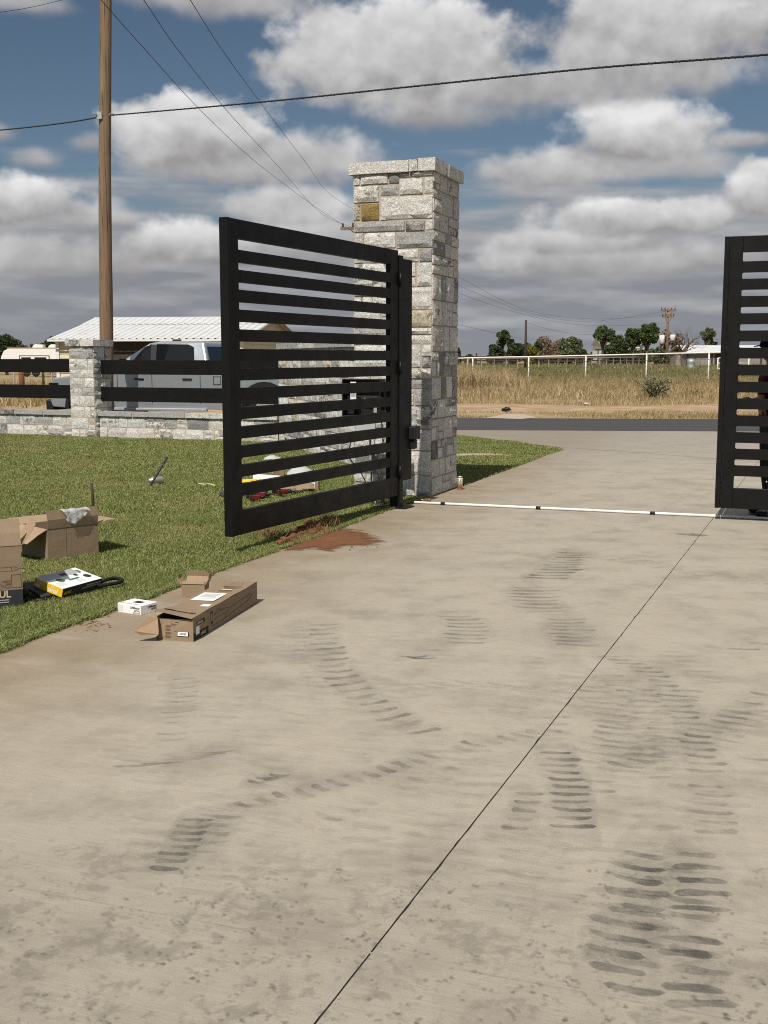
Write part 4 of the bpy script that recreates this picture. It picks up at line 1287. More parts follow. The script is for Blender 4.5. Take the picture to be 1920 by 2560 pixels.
# ================================================================== WIRES AND POLES
tag(bpy.data.objects.new('x', None)) if False else None
PX, PY = AT(228 * kd, 735 * kd, 24).x, 24.0
up_ = thing('utility_pole', 'weathered brown wooden utility pole behind the stone fence post', 'utility pole', (PX - 0.055, PY, -0.05))
prf = []
mbp = MB(); pth = []; rr = []
for i in range(25):
    z = i * 0.42
    pth.append((0.031 * z + 0.012 * math.sin(z * 0.9), 0.0 + 0.01 * math.sin(z * 0.6 + 1), z)); rr.append(0.148 - 0.0042 * z + 0.002 * math.sin(z * 3.1))
mbp.tube(pth, rr, 20).build('shaft', 'weathered_pole_wood', up_, True)
zc_ = 6.42
MB().box((0.06, -0.16, zc_ - 0.04), (0.16, -0.13, zc_ + 0.10)).build('clamp', 'galvanised', up_)
MB().tube([(0.31, -0.15, zc_ + 0.03), (0.34, -0.18, zc_ + 0.06), (0.42, -0.17, zc_ + 0.05)], 0.012, 6).build('dead_end', 'bare_metal', up_)
MB().tube([(0.05, -0.14, zc_ - 0.02), (0.06, -0.19, zc_ + 0.06), (-0.02, -0.16, zc_ + 0.07)], 0.012, 6).build('dead_end', 'bare_metal', up_)

def wire(label, pts, r, group=None, twist=False, name='overhead_wire', ext=0.0):
    w = MB()
    if ext:
        a_, b_ = Vector(pts[0]), Vector(pts[1])
        pts = [tuple(a_ + (a_ - b_) * ext)] + list(pts)
    P = catmull(pts, 10)
    w.tube(P, r, 6, cap=False)
    if twist:
        Q = []
        n_ = len(P) * 9
        for i in range(n_):
            t = i / (n_ - 1) * (len(P) - 1); j = min(int(t), len(P) - 2); q = P[j].lerp(P[j + 1], t - j)
            Q.append(q + Vector((0, math.cos(i * 1.7) * r * 0.9, math.sin(i * 1.7) * r * 0.9)))
        w.tube(Q, r * 0.6, 5, cap=False)
    return tag(w.build(name, 'cable_black', None, True), label, 'wire', group)
A = lambda x, y, Y: tuple(AT(x * kd, y * kd, Y))
wire('thick black cable running from the pole to the upper right', [A(240, 249, 23.9), A(560, 221, 19.8), A(900, 186, 17), A(1280, 147.5, 15), A(1659, 118, 13.3), A(2100, 75, 11.6)], 0.0125, None, True)
wire('thick black cable leaving the pole to the left', [A(219, 252, 23.9), A(140, 265.5, 23.6), A(0, 281, 23.3), A(-220, 297, 23)], 0.0125, None, True)
g3 = 'power lines'
B1 = (A(752, 493, 62), A(790, 500, 62.6), A(838, 492, 63))
wire('leftmost of three thin wires coming down towards the tall pillar', [A(205, -15, 16), A(300, 92, 19), A(440, 245, 27), A(560, 356, 38), A(680, 446, 52), B1[0]], 0.0060, None, ext=2.0)
wire('middle one of three thin wires coming down towards the tall pillar', [A(305, -8, 16), A(390, 115, 19.5), A(500, 250, 28), A(600, 358, 39), A(700, 465, 55), B1[1]], 0.0060, None, ext=2.0)
wire('rightmost of three thin wires coming down towards the tall pillar', [A(408, -5, 16), A(480, 108, 20), A(580, 245, 29), A(660, 350, 41), A(720, 425, 55), B1[2]], 0.0060, None, ext=2.0)
wire('short stretch of wire crossing the top left corner', [A(-60, 36, 30), A(60, 17, 31), A(150, -4, 32), A(220, -22, 33), A(900, -140, 42)], 0.007, None, ext=6.0)

def cross_pole(label, base, h, arms, r=0.15, az_=0.0, cans=0, group=None, mat='weathered_pole_wood', name='power_pole'):
    t = thing(name, label, 'utility pole', base, az_, group)
    MB().tube([(0, 0, -0.2), (0, 0, h * 0.5), (0, 0, h)], [r, r * 0.9, r * 0.75], 10).build('shaft', mat, t, True)
    for (z, w) in arms:
        MB().box((-w, -0.14, z - 0.08), (w, -0.02, z + 0.08)).build('crossarm', mat, t)
        for s_ in (-1, 1):
            MB().tube([(s_ * w * 0.55, -0.12, z - 0.04), (0, -0.1, z - 0.75)], 0.035, 5).build('brace', mat, t)
        for x in (-w * 0.9, -w * 0.45, w * 0.45, w * 0.9):
            MB().lathe([(0.05, 0), (0.07, 0.05), (0.04, 0.1), (0.06, 0.16), (0.02, 0.22)], 8, c=(x, -0.08, z + 0.08)).build('insulator', 'dark_post', t, True)
    for i in range(cans):
        s_ = -1 if i == 0 else 1
        MB().lathe([(0.20, 0), (0.27, 0.04), (0.27, 0.80 - 0.25 * i), (0.2, 0.86 - 0.25 * i)], 12, c=(s_ * 0.55, -0.05, h - 3.6 + 0.3 * i)).build('transformer', 'trim_white', t, True)
    return t
pb = AT(885, 900, 62)
cross_pole('utility pole half hidden behind the tall stone pillar, one crossarm end showing', (pb.x + 0.5, 63, 0.2), 10.0, ((AT(876, 575, 62).z, 1.25),), 0.16, R(-14))
pr = AT(1667, 880, 118); zr = float(gz(pr.x, 118))
tp = AT(1667, 770, 118).z
cross_pole('far utility pole with two crossarms and pale transformers', (pr.x, 118, zr), tp - zr, ((AT(1667, 776, 118).z - zr, 0.75), (AT(1667, 791, 118).z - zr, 0.62)), 0.14, 0.0, 2)
pd_ = AT(1313, 925, 82)
cross_pole('plain black pole standing behind the white pipe fence', (pd_.x, 82, float(gz(pd_.x, 82))), AT(1315, 800, 82).z - float(gz(pd_.x, 82)), (), 0.10, 0.0, 0, None, 'dark_post', 'pole')
for (x, y0, Y, r, lab) in ((1445.5, 849, 150, 0.10, 'thin far pole between the leafy trees'), (1486, 853, 150, 0.06, 'slim far lamp pole left of the pine'), (1908, 828, 130, 0.16, 'far pole seen through the slots of the closed gate')):
    q_ = AT(x, 895, Y); z_ = float(gz(q_.x, Y))
    cross_pole(lab, (q_.x, Y, z_), AT(x, y0, Y).z - z_, ((AT(x, y0, Y).z - z_ - 0.3, 0.35),) if r != 0.06 else (), r, 0.0, 0, None, 'dark_post', 'pole')
# lines beyond the pillar
S = lambda x, y, Y: tuple(AT(x, y, Y))
def far_wire(label, pts): wire(label, pts, 0.0075, None)
far_wire('upper far line sagging from pillar to crossarm pole', [A(838, 492, 63), S(1050, 630, 67), S(1143, 690, 76), S(1320, 776, 96), S(1480, 797, 110), S(1653, 789, 118)])
far_wire('middle far line sagging from pillar to crossarm pole', [A(790, 500, 62.6), S(1050, 655, 67), S(1143, 712, 76), S(1330, 784, 96), S(1480, 803, 110), S(1680, 776, 118)])
far_wire('lower far line sagging from pillar to crossarm pole', [A(752, 493, 62), S(1040, 690, 67), S(1143, 732, 74), S(1300, 783, 90), S(1450, 812, 104), S(1655, 812, 117)])
far_wire('line sagging from the black pole to the right', [S(1316, 806, 82), S(1360, 820, 88), S(1420, 832, 96), S(1480, 836.5, 104), S(1660, 832, 118)])
far_wire('low line running from the tall pillar to the black pole', [A(800, 640, 63), S(1100, 800, 70), S(1180, 819, 74), S(1304, 847, 82)])
far_wire('short line at the far right above the shed roof', [S(1765, 844, 118), S(1830, 848, 118), S(1930, 808, 118)])

# ================================================================== FENCES BEYOND THE ROAD
pf = thing('pipe_fence', 'white painted pipe fence beyond the road with wire strands', 'fence')
def fpt(sx):                      # fence line in plan for a picture column
    Y = 62.5 + (sx - 1182) / (1770 - 1182) * (55.0 - 62.5)
    return Y
tops = []
for sx, ty_ in ((870, 906), (1040, 900), (1182, 894.6), (1322, 892), (1465, 889), (1617, 885.5), (1773, 881.5), (1935, 878), (2110, 874)):
    Y = fpt(sx); p = AT(sx, ty_, Y); tops.append(p)
    z0 = float(gz(p.x, Y)) - 0.1
    MB().tube([(p.x, Y, z0), (p.x, Y, p.z)], 0.036, 10).build('post', 'pipe_white', pf, True)
MB().tube([tuple(p) for p in tops], 0.038, 10).build('top_rail', 'pipe_white', pf, True)
for f in (0.2, 0.4, 0.6, 0.8):
    MB().tube([(p.x, p.y - 0.05, float(gz(p.x, p.y)) + (p.z - float(gz(p.x, p.y))) * f) for p in tops], 0.006, 4).build('wire', 'wire_grey', pf)
pa = thing('pasture_fence', 'thinner rusty white pipe fence running away behind the first', 'fence')
tops = []
for i in range(20):
    Y = 70 + i * 1.95; X = 5.1 + i * 0.98
    zg = float(gz(X, Y)); zt_ = 1.50 + 0.006 * i
    tops.append((X, Y, zt_))
    MB().tube([(X, Y, zg - 0.1), (X, Y, zt_)], 0.045, 8).build('post', 'rusty_pipe', pa, True)
MB().tube(tops, 0.045, 8).build('top_rail', 'rusty_pipe', pa, True)
for f in (0.45, 0.75): MB().tube([(x, y, z * f) for x, y, z in tops], 0.008, 4).build('wire', 'wire_grey', pa)
pz = thing('corral_fence', 'dark post fence at the back of the pasture', 'fence')
for i in range(26):
    X = 4 + i * 1.55; Y = 108 + math.sin(i * 1.3) * 0.6
    MB().tube([(X, Y, 0.4), (X, Y, 2.0 + 0.15 * math.sin(i * 2.1))], 0.07, 6).build('post', 'dark_post', pz)
for z in (0.95, 1.3, 1.65):
    MB().box((4, 108.62, z - 0.07), (43, 108.68, z + 0.07)).build('rail', 'dark_post', pz)
q_ = AT(1795, 895, 78)
pg = thing('pipe_gate', 'small white pipe gate near the shed seen beside the closed gate leaf', 'gate', (q_.x, 78, 0.5))
for x in (0.0, 2.1): MB().tube([(x, 0, -0.1), (x, 0, 1.05)], 0.045, 8).build('post', 'pipe_white', pg, True)
for z in (0.35, 0.7, 1.05): MB().tube([(0, 0, z), (2.1, 0, z)], 0.03, 8).build('rail', 'pipe_white', pg, True)

lf = thing('field_fence', 'sparse line of field posts beyond the gravel lot', 'fence')
for (sx, r, mt) in ((-40, 0.05, 'dark_post'), (33, 0.04, 'rusty_pipe'), (52, 0.11, 'red_clay'), (106, 0.05, 'dark_post'), (128, 0.04, 'rusty_pipe')):
    p = AT(sx, 895, 44)
    MB().tube([(p.x, 44, -0.1), (p.x, 44, 1.35)], r, 8).build('post', mt, lf, True)
for z in (0.5, 0.95): MB().tube([(AT(-60, 895, 44).x, 43.9, z), (AT(150, 895, 44).x, 43.9, z)], 0.008, 4).build('wire', 'wire_grey', lf)

# verge oddments
def rock(label, sx, sy, s_, z=None):
    z = 0.0 if z is None else z
    p = G(sx, sy, z)
    bm = bmesh.new(); bmesh.ops.create_icosphere(bm, subdivisions=2, radius=1)
    for v in bm.verts:
        v.co *= 0.8 + 0.45 * noise.noise(v.co * 1.3 + Vector((sx, sy, 0)))
        v.co = Vector((v.co.x * s_ * 1.4, v.co.y * s_, v.co.z * s_ * 0.55))
    me = bpy.data.meshes.new('rock'); bm.to_mesh(me); bm.free(); me.materials.append(MATS['rock'])
    o = link(bpy.data.objects.new('rock', me)); o.location = (p.x, p.y, float(gz(p.x, p.y)) + s_ * 0.2)
    return tag(o, label, 'rock', 'stones on the far verge')
rock('larger pale stone in the dry grass straight across the road', 1378, 998, 0.11)
rock('pale stone lying right of centre on the red verge', 1466, 1012, 0.11)
rock('flat pale stone just left of and behind another verge stone', 1450, 1007, 0.09)
rock('small pale stone at the dry grass edge left of the larger one', 1366, 1000, 0.07)
p = G(1266, 1027)
bg_ = bmesh.new(); bmesh.ops.create_icosphere(bg_, subdivisions=3, radius=1)
for v in bg_.verts:
    f = 0.85 + 0.4 * noise.noise(v.co * 2.0)
    v.co = Vector((v.co.x * 0.16 * f, v.co.y * 0.13 * f, max(v.co.z, -0.4) * 0.09 * f))
me = bpy.data.meshes.new('rubbish_bag'); bg_.to_mesh(me); bg_.free(); me.materials.append(MATS['black_plastic'])
o = tag(link(bpy.data.objects.new('rubbish_bag', me)), 'small black bag lying on the far verge of the road', 'bag'); o.location = (p.x, p.y, 0.03)

# ================================================================== TREES
def leaf_mesh(name, pts, size, mat, parent, rs):
    n = len(pts)
    P = np.asarray(pts)
    a = rs.normal(size=(n, 3)); a /= np.linalg.norm(a, axis=1)[:, None]
    b = rs.normal(size=(n, 3)); b -= a * (a * b).sum(1)[:, None]; b /= np.linalg.norm(b, axis=1)[:, None]
    s_ = rs.uniform(0.5, 1.15, n)[:, None] * size
    V = np.stack([P - a * s_, P + b * s_ * 0.55, P + a * s_, P - b * s_ * 0.55], 1).reshape(-1, 3)
    o = (np.arange(n) * 4)[:, None]
    T = np.concatenate([o + np.array([0, 1, 2]), o + np.array([0, 2, 3])], 1).reshape(-1, 3)
    return numpy_mesh(name, V, T, mat, parent)

def tree(label, x0, x1, yt, yb, Y, mat, trunk=True, n=1500, leaf=0.22, blobs=9, seed=1, cat='tree', base=None, name='tree', bark='bark', fill=0.55, group=None):
    rs = np.random.default_rng(seed); rd = random.Random(seed)
    if not trunk: yb = max(yb, 914)
    a, b = AT(x0, yt, Y), AT(x1, yb, Y)
    cx, cz = (a.x + b.x) / 2, (a.z + b.z) / 2
    rx_, rz_ = abs(b.x - a.x) / 2 * (1.0 if trunk else 1.22), abs(a.z - b.z) / 2
    n = int(n * 1.35)
    z0 = float(gz(cx, Y)) if base is None else base
    t = thing(name, label, cat, (cx, Y, z0), 0, group)
    H_ = cz - z0
    bl = []
    blobs = int(blobs * 1.8)
    for i in range(blobs):
        u = rs.normal(size=3); u /= np.linalg.norm(u); u *= rs.uniform(0.40, 0.86)
        bl.append((u[0] * rx_, u[1] * rx_ * 0.9, H_ + u[2] * rz_, rs.uniform(0.20, 0.38)))
    pts = []
    per = n // blobs
    for (bx, by, bz, br) in bl:
        u = rs.normal(size=(per, 3)); u /= np.linalg.norm(u, axis=1)[:, None]
        rr_ = rs.uniform(fill, 1.08, per) ** 0.7
        pts.append(np.stack([bx + u[:, 0] * rr_ * br * rx_ * 1.15, by + u[:, 1] * rr_ * br * rx_ * 1.15, bz + u[:, 2] * rr_ * br * rz_ * 1.2], 1))
    P = np.concatenate(pts)
    P = P[P[:, 2] > 0.05]
    leaf_mesh('crown', P, leaf, mat, t, rs)
    tb = MB(); r0 = max(0.06, 0.045 * (H_ + rz_))
    tb.tube([(0, 0, -0.3), (0.05 * rx_, 0, H_ * 0.35), (0, 0, H_ * 0.8)], [r0, r0 * 0.8, r0 * 0.5], 8)
    for (bx, by, bz, br) in bl:
        tb.tube([(0, 0, H_ * 0.45 if trunk else 0.0), (bx * 0.5, by * 0.5, (H_ * 0.6 + bz) / 2), (bx, by, bz)], [r0 * 0.5, r0 * 0.33, r0 * 0.12], 5)
    tb.build('trunk', bark, t, True)
    return t
GT = 'trees beyond the pasture'
tree('round-topped green tree left of the black pole, taller than its neighbours', 1233, 1275, 827, 866, 118, 'leaf_mid', True, 2600, 0.20, 10, 2, group=GT)
tree('low dark scrubby tree at the left end of the far tree line', 1221, 1264, 858, 894, 116, 'leaf_dark', False, 2400, 0.20, 9, 3, group=GT)
tree('dense dark evergreen just left of the black pole', 1263, 1309, 850, 896, 112, 'leaf_dark', False, 3200, 0.20, 10, 4, group=GT)
tree('dark green tree just right of the black pole', 1306, 1352, 845, 890, 120, 'leaf_dark', False, 3000, 0.20, 10, 5, group=GT)
tree('yellow-green bush beneath the far trees right of the black pole', 1310, 1343, 866, 895, 108, 'leaf_yellow', False, 1600, 0.17, 8, 6, 'bush', name='bush')
tree('brownish leafless dome-shaped tree in the middle of the tree line', 1340, 1422, 838, 896, 124, 'leaf_brown', False, 2600, 0.16, 14, 7, group=GT, bark='pale_bark')
tree('pointed green tree right of the brown dome-shaped tree', 1394, 1447, 841, 896, 118, 'leaf_olive', False, 3200, 0.19, 11, 8, group=GT)
tree('small green shrub at the right foot of the tree line', 1444, 1470, 872, 894, 116, 'leaf_mid', False, 900, 0.17, 6, 9, 'bush', name='bush')
tree('upright pine with a bare lower trunk left of the white house', 1486, 1533, 811, 858, 122, 'leaf_mid', True, 2600, 0.19, 11, 10, group=GT)
tree('dense dark round tree in front of the white house', 1516, 1567, 838, 892, 116, 'leaf_dark', False, 3400, 0.20, 11, 11, group=GT)
tree('slender tree over the right side of the white house', 1562, 1604, 824, 868, 122, 'leaf_mid', True, 1900, 0.19, 9, 12, group=GT)
tree('tallest broad-crowned tree right of the white house', 1588, 1648, 806, 862, 120, 'leaf_mid', True, 3600, 0.20, 12, 13, group=GT)
tree('reddish-brown thin tree behind the far utility pole', 1648, 1700, 828, 884, 125, 'leaf_brown', False, 1500, 0.17, 9, 14, group=GT)
tree('pale green tree at the right behind the bare tree', 1750, 1787, 819, 858, 125, 'leaf_olive', True, 1500, 0.18, 8, 15, group=GT)
tree('small dark tree above the shed roof', 1772, 1790, 853, 868, 128, 'leaf_dark', True, 500, 0.18, 5, 16, group=GT)
tree('low far greenery right of the tall stone pillar', 1140, 1152, 866, 895, 110, 'leaf_dark', False, 500, 0.2, 5, 17, 'bush', name='bush')
tree('low dark shrub far off between pillar and tree line', 1160, 1190, 887, 898, 140, 'leaf_dark', False, 600, 0.25, 6, 18, 'bush', name='bush')
tree('pale tall reeds in front of the far utility pole', 1625, 1665, 862, 892, 100, 'leaf_olive', False, 1100, 0.16, 8, 19, 'bush', name='bush')
tree('dark bushy tree at the left edge behind the trailer', -30, 58, 838, 902, 108, 'leaf_dark', False, 4200, 0.20, 14, 21, base=0.0)
tree('dark bushy tree between the trailer and the metal building', 94, 158, 841, 902, 112, 'leaf_dark', False, 3600, 0.20, 12, 22, base=0.0)
tree('small pointed tree between the two dark trees', 76, 96, 857, 890, 130, 'leaf_mid', False, 600, 0.22, 5, 23, base=0.0)
tree('tiny dark far bush just right of the left-edge tree', 58, 72, 872, 892, 130, 'leaf_dark', False, 400, 0.22, 5, 24, 'bush', base=0.0, name='bush')

tree('low brown scrub filling the gap under the brown dome-shaped tree', 1352, 1400, 868, 914, 112, 'leaf_brown', False, 1500, 0.17, 9, 31, 'bush', name='bush')
tree('low dark scrub right of the pointed green tree', 1425, 1478, 878, 914, 126, 'leaf_dark', False, 1200, 0.2, 9, 32, 'bush', name='bush')
tree('low dark scrub between pine and slender tree', 1545, 1640, 874, 914, 128, 'leaf_dark', False, 1800, 0.2, 11, 33, 'bush', name='bush')

# bare tree
def bare_tree(label, x, Y, ytop, w, seed=5):
    rd = random.Random(seed)
    b0 = AT(x, 895, Y); z0 = float(gz(b0.x, Y)); H_ = AT(x, ytop, Y).z - z0
    t = thing('bare_tree', label, 'tree', (b0.x, Y, z0))
    tk, br = MB(), MB()
    def grow(p, d, L, r, dep):
        q = p; pts = [p]; rs_ = [r]
        for i in range(3):
            d = (d + Vector((rd.uniform(-.22, .22), rd.uniform(-.22, .22), rd.uniform(-.08, .14)))).normalized()
            q = q + d * (L / 3); pts.append(q); rs_.append(r * (1 - 0.15 * (i + 1)))
        (tk if dep < 1 else br).tube(pts, rs_, 7 if dep < 2 else 4, cap=False)
        if dep >= 5 or r < 0.012: return
        for i in range(rd.choice((2, 3, 3)) if dep else 5):
            az_ = rd.uniform(0, 6.28); sp = rd.uniform(0.4, 0.95)
            s1 = d.orthogonal().normalized(); s2 = d.cross(s1)
            nd_ = (d + (s1 * math.cos(az_) + s2 * math.sin(az_)) * sp + Vector((0, 0, 0.1))).normalized()
            grow(pts[-1] if i < 2 else pts[2], nd_, L * rd.uniform(0.62, 0.86), rs_[-1] * rd.uniform(0.58, 0.80), dep + 1)
    grow(Vector((0, 0, -0.2)), Vector((0.03, 0, 1)), H_ * 0.34, 0.34, 0)
    tk.build('trunk', 'pale_bark', t, True)
    br.build('branches', 'bark', t, True)
    return t
bare_tree('spreading leafless tree with pale trunk behind the pipe fence', 1698, 96, 800, 3, 8)

# mesquite bush by the road
def bush(label, sx, sy, ytop, hw_px, seed=3):
    rs = np.random.default_rng(seed); rd = random.Random(seed)
    p = G(sx, sy); Y = p.y
    H_ = AT(sx, ytop, Y).z; w = hw_px / FPX * Y
    t = thing('roadside_bush', label, 'bush', (p.x, Y, float(gz(p.x, Y))))
    st = MB(); pts = []
    for i in range(26):
        a_ = rd.uniform(0, 6.28); sp = rd.uniform(0.2, 1.0)
        tip = Vector((math.cos(a_) * w * sp, math.sin(a_) * w * 0.8 * sp, H_ * (1.05 - 0.6 * sp) * rd.uniform(0.7, 1.05)))
        mid = Vector((tip.x * 0.4, tip.y * 0.4, tip.z * 0.6))
        c_ = catmull([(0, 0, 0), tuple(mid), tuple(tip)], 4)
        st.tube(c_, [0.022 * (1 - 0.8 * j / (len(c_) - 1)) for j in range(len(c_))], 4, cap=False)
        for j in range(42):
            f = rd.uniform(0.3, 1.0); q = c_[min(len(c_) - 1, int(f * (len(c_) - 1)))]
            pts.append((q.x + rd.gauss(0, 0.10), q.y + rd.gauss(0, 0.10), max(0.03, q.z + rd.gauss(0, 0.08))))
    st.build('stems', 'bark', t, True)
    leaf_mesh('foliage', np.array(pts), 0.05, 'leaf_sage', t, rs)
    return t
bush('wispy green bush on the verge right of centre across the road', 1632, 1004, 922, 62)
bush('small low green plant on the red verge left of the closed gate', 1737, 1000, 985, 12, 9)

# ================================================================== BUILDINGS
def ribbed(parent, o, u, v, w, L, rib, h, mat, name='roof_panel', pan=3):
    """ribbed metal sheets: u across, v up the slope, one object per sheet"""
    o, u, v = Vector(o), Vector(u).normalized(), Vector(v).normalized()
    n = u.cross(v).normalized()
    if n.z < 0: n = -n
    k_ = 0; x = 0.0
    nr = max(1, int(round(w / rib))); rw = w / nr
    i = 0
    while i < nr:
        m = min(pan, nr - i)
        prof = []
        for j in range(m):
            x = (i + j) * rw
            prof += [(x + 0.002 * (j == 0), 0.0), (x + rw * 0.62, 0.0), (x + rw * 0.72, h), (x + rw * 0.88, h)]
        prof.append(((i + m) * rw - 0.002, 0.0))
        mb = MB(); q = len(prof)
        mb.add([o + u * a + n * b for a, b in prof] + [o + u * a + n * b + v * L for a, b in prof], [(j, j + 1, q + j + 1, q + j) for j in range(q - 1)])
        mb.build(name, mat, parent)
        i += m
BTH = R(10)
bl = thing('metal_building', 'low cream-sided building with a ribbed silver metal roof behind the truck', 'building', (-5.62, 46, -0.06), -BTH)
BL, BW, ZE, ZB, ZR = 8.02, 8.7, 2.38, 3.04, 3.38
MB().box((-BL + 0.1, 0.1, 0), (-0.1, BW - 0.1, ZE - 0.02)).build('wall_core', 'shed_wall', bl)
nb_ = 12
for i in range(nb_):
    z0, z1 = i * ZE / nb_, (i + 1) * ZE / nb_
    for (xa, xb) in ((-BL + 0.14, -BL + 2.2), (-2.6, -0.14)):
        MB().slab((xa, 0.06, z0), (xb, 0.06, z0), (xb, 0.088, z1), (xa, 0.088, z1), 0.012).build('siding_board', 'cream_siding', bl)
    MB().slab((-0.06, 0.14, z0), (-0.06, BW - 0.14, z0), (-0.088, BW - 0.14, z1), (-0.088, 0.14, z1), 0.012).build('siding_board', 'cream_siding', bl)
for (x, y) in ((-BL + 0.07, 0.07), (-0.07, 0.07), (-0.07, BW - 0.07), (-BL + 2.27, 0.07)):
    MB().box((x - 0.07, y - 0.07, 0), (x + 0.07, y + 0.07, ZE)).build('corner_trim', 'trim_white', bl)
MB().box((-BL + 2.34, 0.09, 0), (-2.6, 0.12, ZE - 0.05)).build('doorway', 'dark_post', bl)
# gable boards
gz_ = [ZE + i * 0.2 for i in range(5)]
for z in gz_:
    z1 = min(z + 0.2, ZR - 0.03)
    def half_w(zz):
        if zz <= ZB: return BW / 2 - 2.9 * (zz - ZE) / (ZB - ZE)
        return (BW / 2 - 2.9) * (ZR - zz) / (ZR - ZB)
    a0, a1 = half_w(z), half_w(z1)
    c = BW / 2
    MB().slab((-0.06, c - a0, z), (-0.06, c + a0, z), (-0.085, c + a1, z1), (-0.085, c - a1, z1), 0.012).build('siding_board', 'cream_siding', bl)
yb_ = 2.9
d1 = Vector((0, yb_ + 0.3, ZB - ZE)); d2 = Vector((0, BW / 2 - yb_, ZR - ZB))
ribbed(bl, (-BL - 0.2, -0.3, ZE - 0.01), (1, 0, 0), d1, BL + 0.4, d1.length, 0.30, 0.035, 'galvanised_roof')
ribbed(bl, (-BL - 0.2, yb_ - 0.02, ZB + 0.004), (1, 0, 0), d2, BL + 0.4, d2.length, 0.30, 0.035, 'galvanised_roof')
MB().slab((-BL - 0.2, BW / 2, ZR), (0.2, BW / 2, ZR), (0.2, BW + 0.3, ZE), (-BL - 0.2, BW + 0.3, ZE), 0.03).build('roof_panel', 'galvanised_roof', bl)
MB().box((-BL - 0.2, -0.33, ZE - 0.10), (0.2, -0.302, ZE - 0.02)).build('fascia', 'trim_white', bl)
MB().tube([(0.21, -0.3, ZE - 0.05), (0.21, yb_, ZB - 0.04), (0.21, BW / 2, ZR - 0.04), (0.21, BW + 0.3, ZE - 0.06)], 0.03, 6).build('gable_trim', 'shed_wall', bl)
MB().box((0.02, -0.1, 1.55), (0.16, 0.06, 1.95)).build('flood_lamp', 'dark_post', bl)

# white farmhouse among the trees
h0 = AT(1558, 895, 138)
hs = thing('farmhouse', 'small white gabled farmhouse half hidden by trees', 'house', (h0.x, 138, 0.58))
zt_ = AT(1558, 862, 138).z - 0.58; zg_ = AT(1558, 845, 138).z - 0.58
MB().box((-2.6, 0, 0), (2.4, 6, zt_)).build('wall', 'white_paint', hs)
MB().prism([(0.2, -0.1, zt_ - 0.4), (2.0, -0.1, zt_ - 0.4), (1.1, -0.1, zg_)], (0, 4, 0)).build('gable', 'white_paint', hs)
for s_ in (-1, 1):
    MB().slab((1.1, -0.3, zg_ + 0.02), (1.1, 4, zg_ + 0.02), (1.1 + s_ * 1.15, 4, zt_ - 0.5), (1.1 + s_ * 1.15, -0.3, zt_ - 0.5), 0.06 * -s_).build('roof', 'shed_wall', hs)
MB().prism([(-2.8, -0.3, zt_), (-2.8, 3, zt_ + 0.75), (-2.8, 6.3, zt_)], (5.4, 0, 0)).build('roof', 'shed_wall', hs)
wf = MB().box((0.65, -0.14, 0.45), (1.55, -0.105, zt_ - 0.55)).build('window', 'dark_post', hs)
MB().box((0.74, -0.16, 0.53), (1.08, -0.142, zt_ - 0.62)).build('pane', 'truck_glass', wf)
MB().box((1.12, -0.16, 0.53), (1.46, -0.142, zt_ - 0.62)).build('pane', 'truck_glass', wf)
MB().box((-3.4, -1.6, zt_ - 0.62), (-1.3, 0, zt_ - 0.5)).build('porch_roof', 'dark_post', hs)
for x in (-3.3, -2.4, -1.4): MB().box((x - 0.06, -1.5, 0), (x + 0.06, -1.38, zt_ - 0.62)).build('porch_post', 'dark_post', hs)
MB().box((2.4, -1.6, zt_ - 0.66), (4.0, 0, zt_ - 0.54)).build('porch_roof', 'dark_post', hs)
for x in (2.6, 3.8): MB().box((x - 0.06, -1.5, 0), (x + 0.06, -1.38, zt_ - 0.66)).build('porch_post', 'dark_post', hs)

# long shed at the right
s0_ = AT(1712, 895, 98)
sh = thing('barn_shed', 'long grey shed with pale metal roof beyond the pipe fence', 'shed', (s0_.x, 98, 0.55))
ze_, zr_ = AT(1760, 880.5, 98).z - 0.55, AT(1760, 864, 101).z - 0.55
MB().box((0.2, 0.2, 0), (13, 5.8, ze_ - 0.02)).build('wall', 'shed_wall', sh)
for i in range(7): MB().box((0.2 + i * 2.1, 0.12, 0), (0.32 + i * 2.1, 0.19, ze_ - 0.05)).build('post', 'dark_post', sh)
MB().box((2.6, 0.14, 0), (4.2, 0.185, ze_ - 0.15)).build('doorway', 'dark_post', sh)
dsl = Vector((0, 3.2, zr_ - ze_))
ribbed(sh, (0, -0.2, ze_), (1, 0, 0), dsl, 13.2, dsl.length, 0.6, 0.03, 'galvanised_roof', 'roof_panel', 4)
MB().slab((0, 3.0, zr_), (13.2, 3.0, zr_), (13.2, 6.2, ze_), (0, 6.2, ze_), 0.03).build('roof_panel', 'galvanised_roof', sh)
# barrel, far pickup, frame
bq = AT(1727, 922, 84)
br_ = thing('metal_drum', 'pale metal drum standing in the pasture near the shed', 'drum', (bq.x, 84, float(gz(bq.x, 84))))
MB().lathe([(0.28, 0), (0.29, 0.02), (0.28, 0.1), (0.29, 0.28), (0.28, 0.3), (0.28, 0.55), (0.29, 0.57), (0.28, 0.85), (0.26, 0.85)], 14).build('body', 'galvanised', br_, True)
vq = AT(1677, 900, 150)
fv = thing('parked_pickup', 'small pale pickup parked far off beside the bare tree', 'pickup', (vq.x, 150, 0.62), R(80))
MB().prism([(-2.2, -0.8, 0.45), (2.2, -0.8, 0.45), (2.2, -0.8, 0.95), (1.2, -0.8, 1.05), (-2.2, -0.8, 1.05)], (0, 1.6, 0)).build('body', 'truck_silver', fv)
MB().prism([(-0.6, -0.7, 1.05), (1.1, -0.7, 1.05), (0.55, -0.7, 1.5), (-0.45, -0.7, 1.5)], (0, 1.4, 0)).build('cab', 'truck_silver', fv)
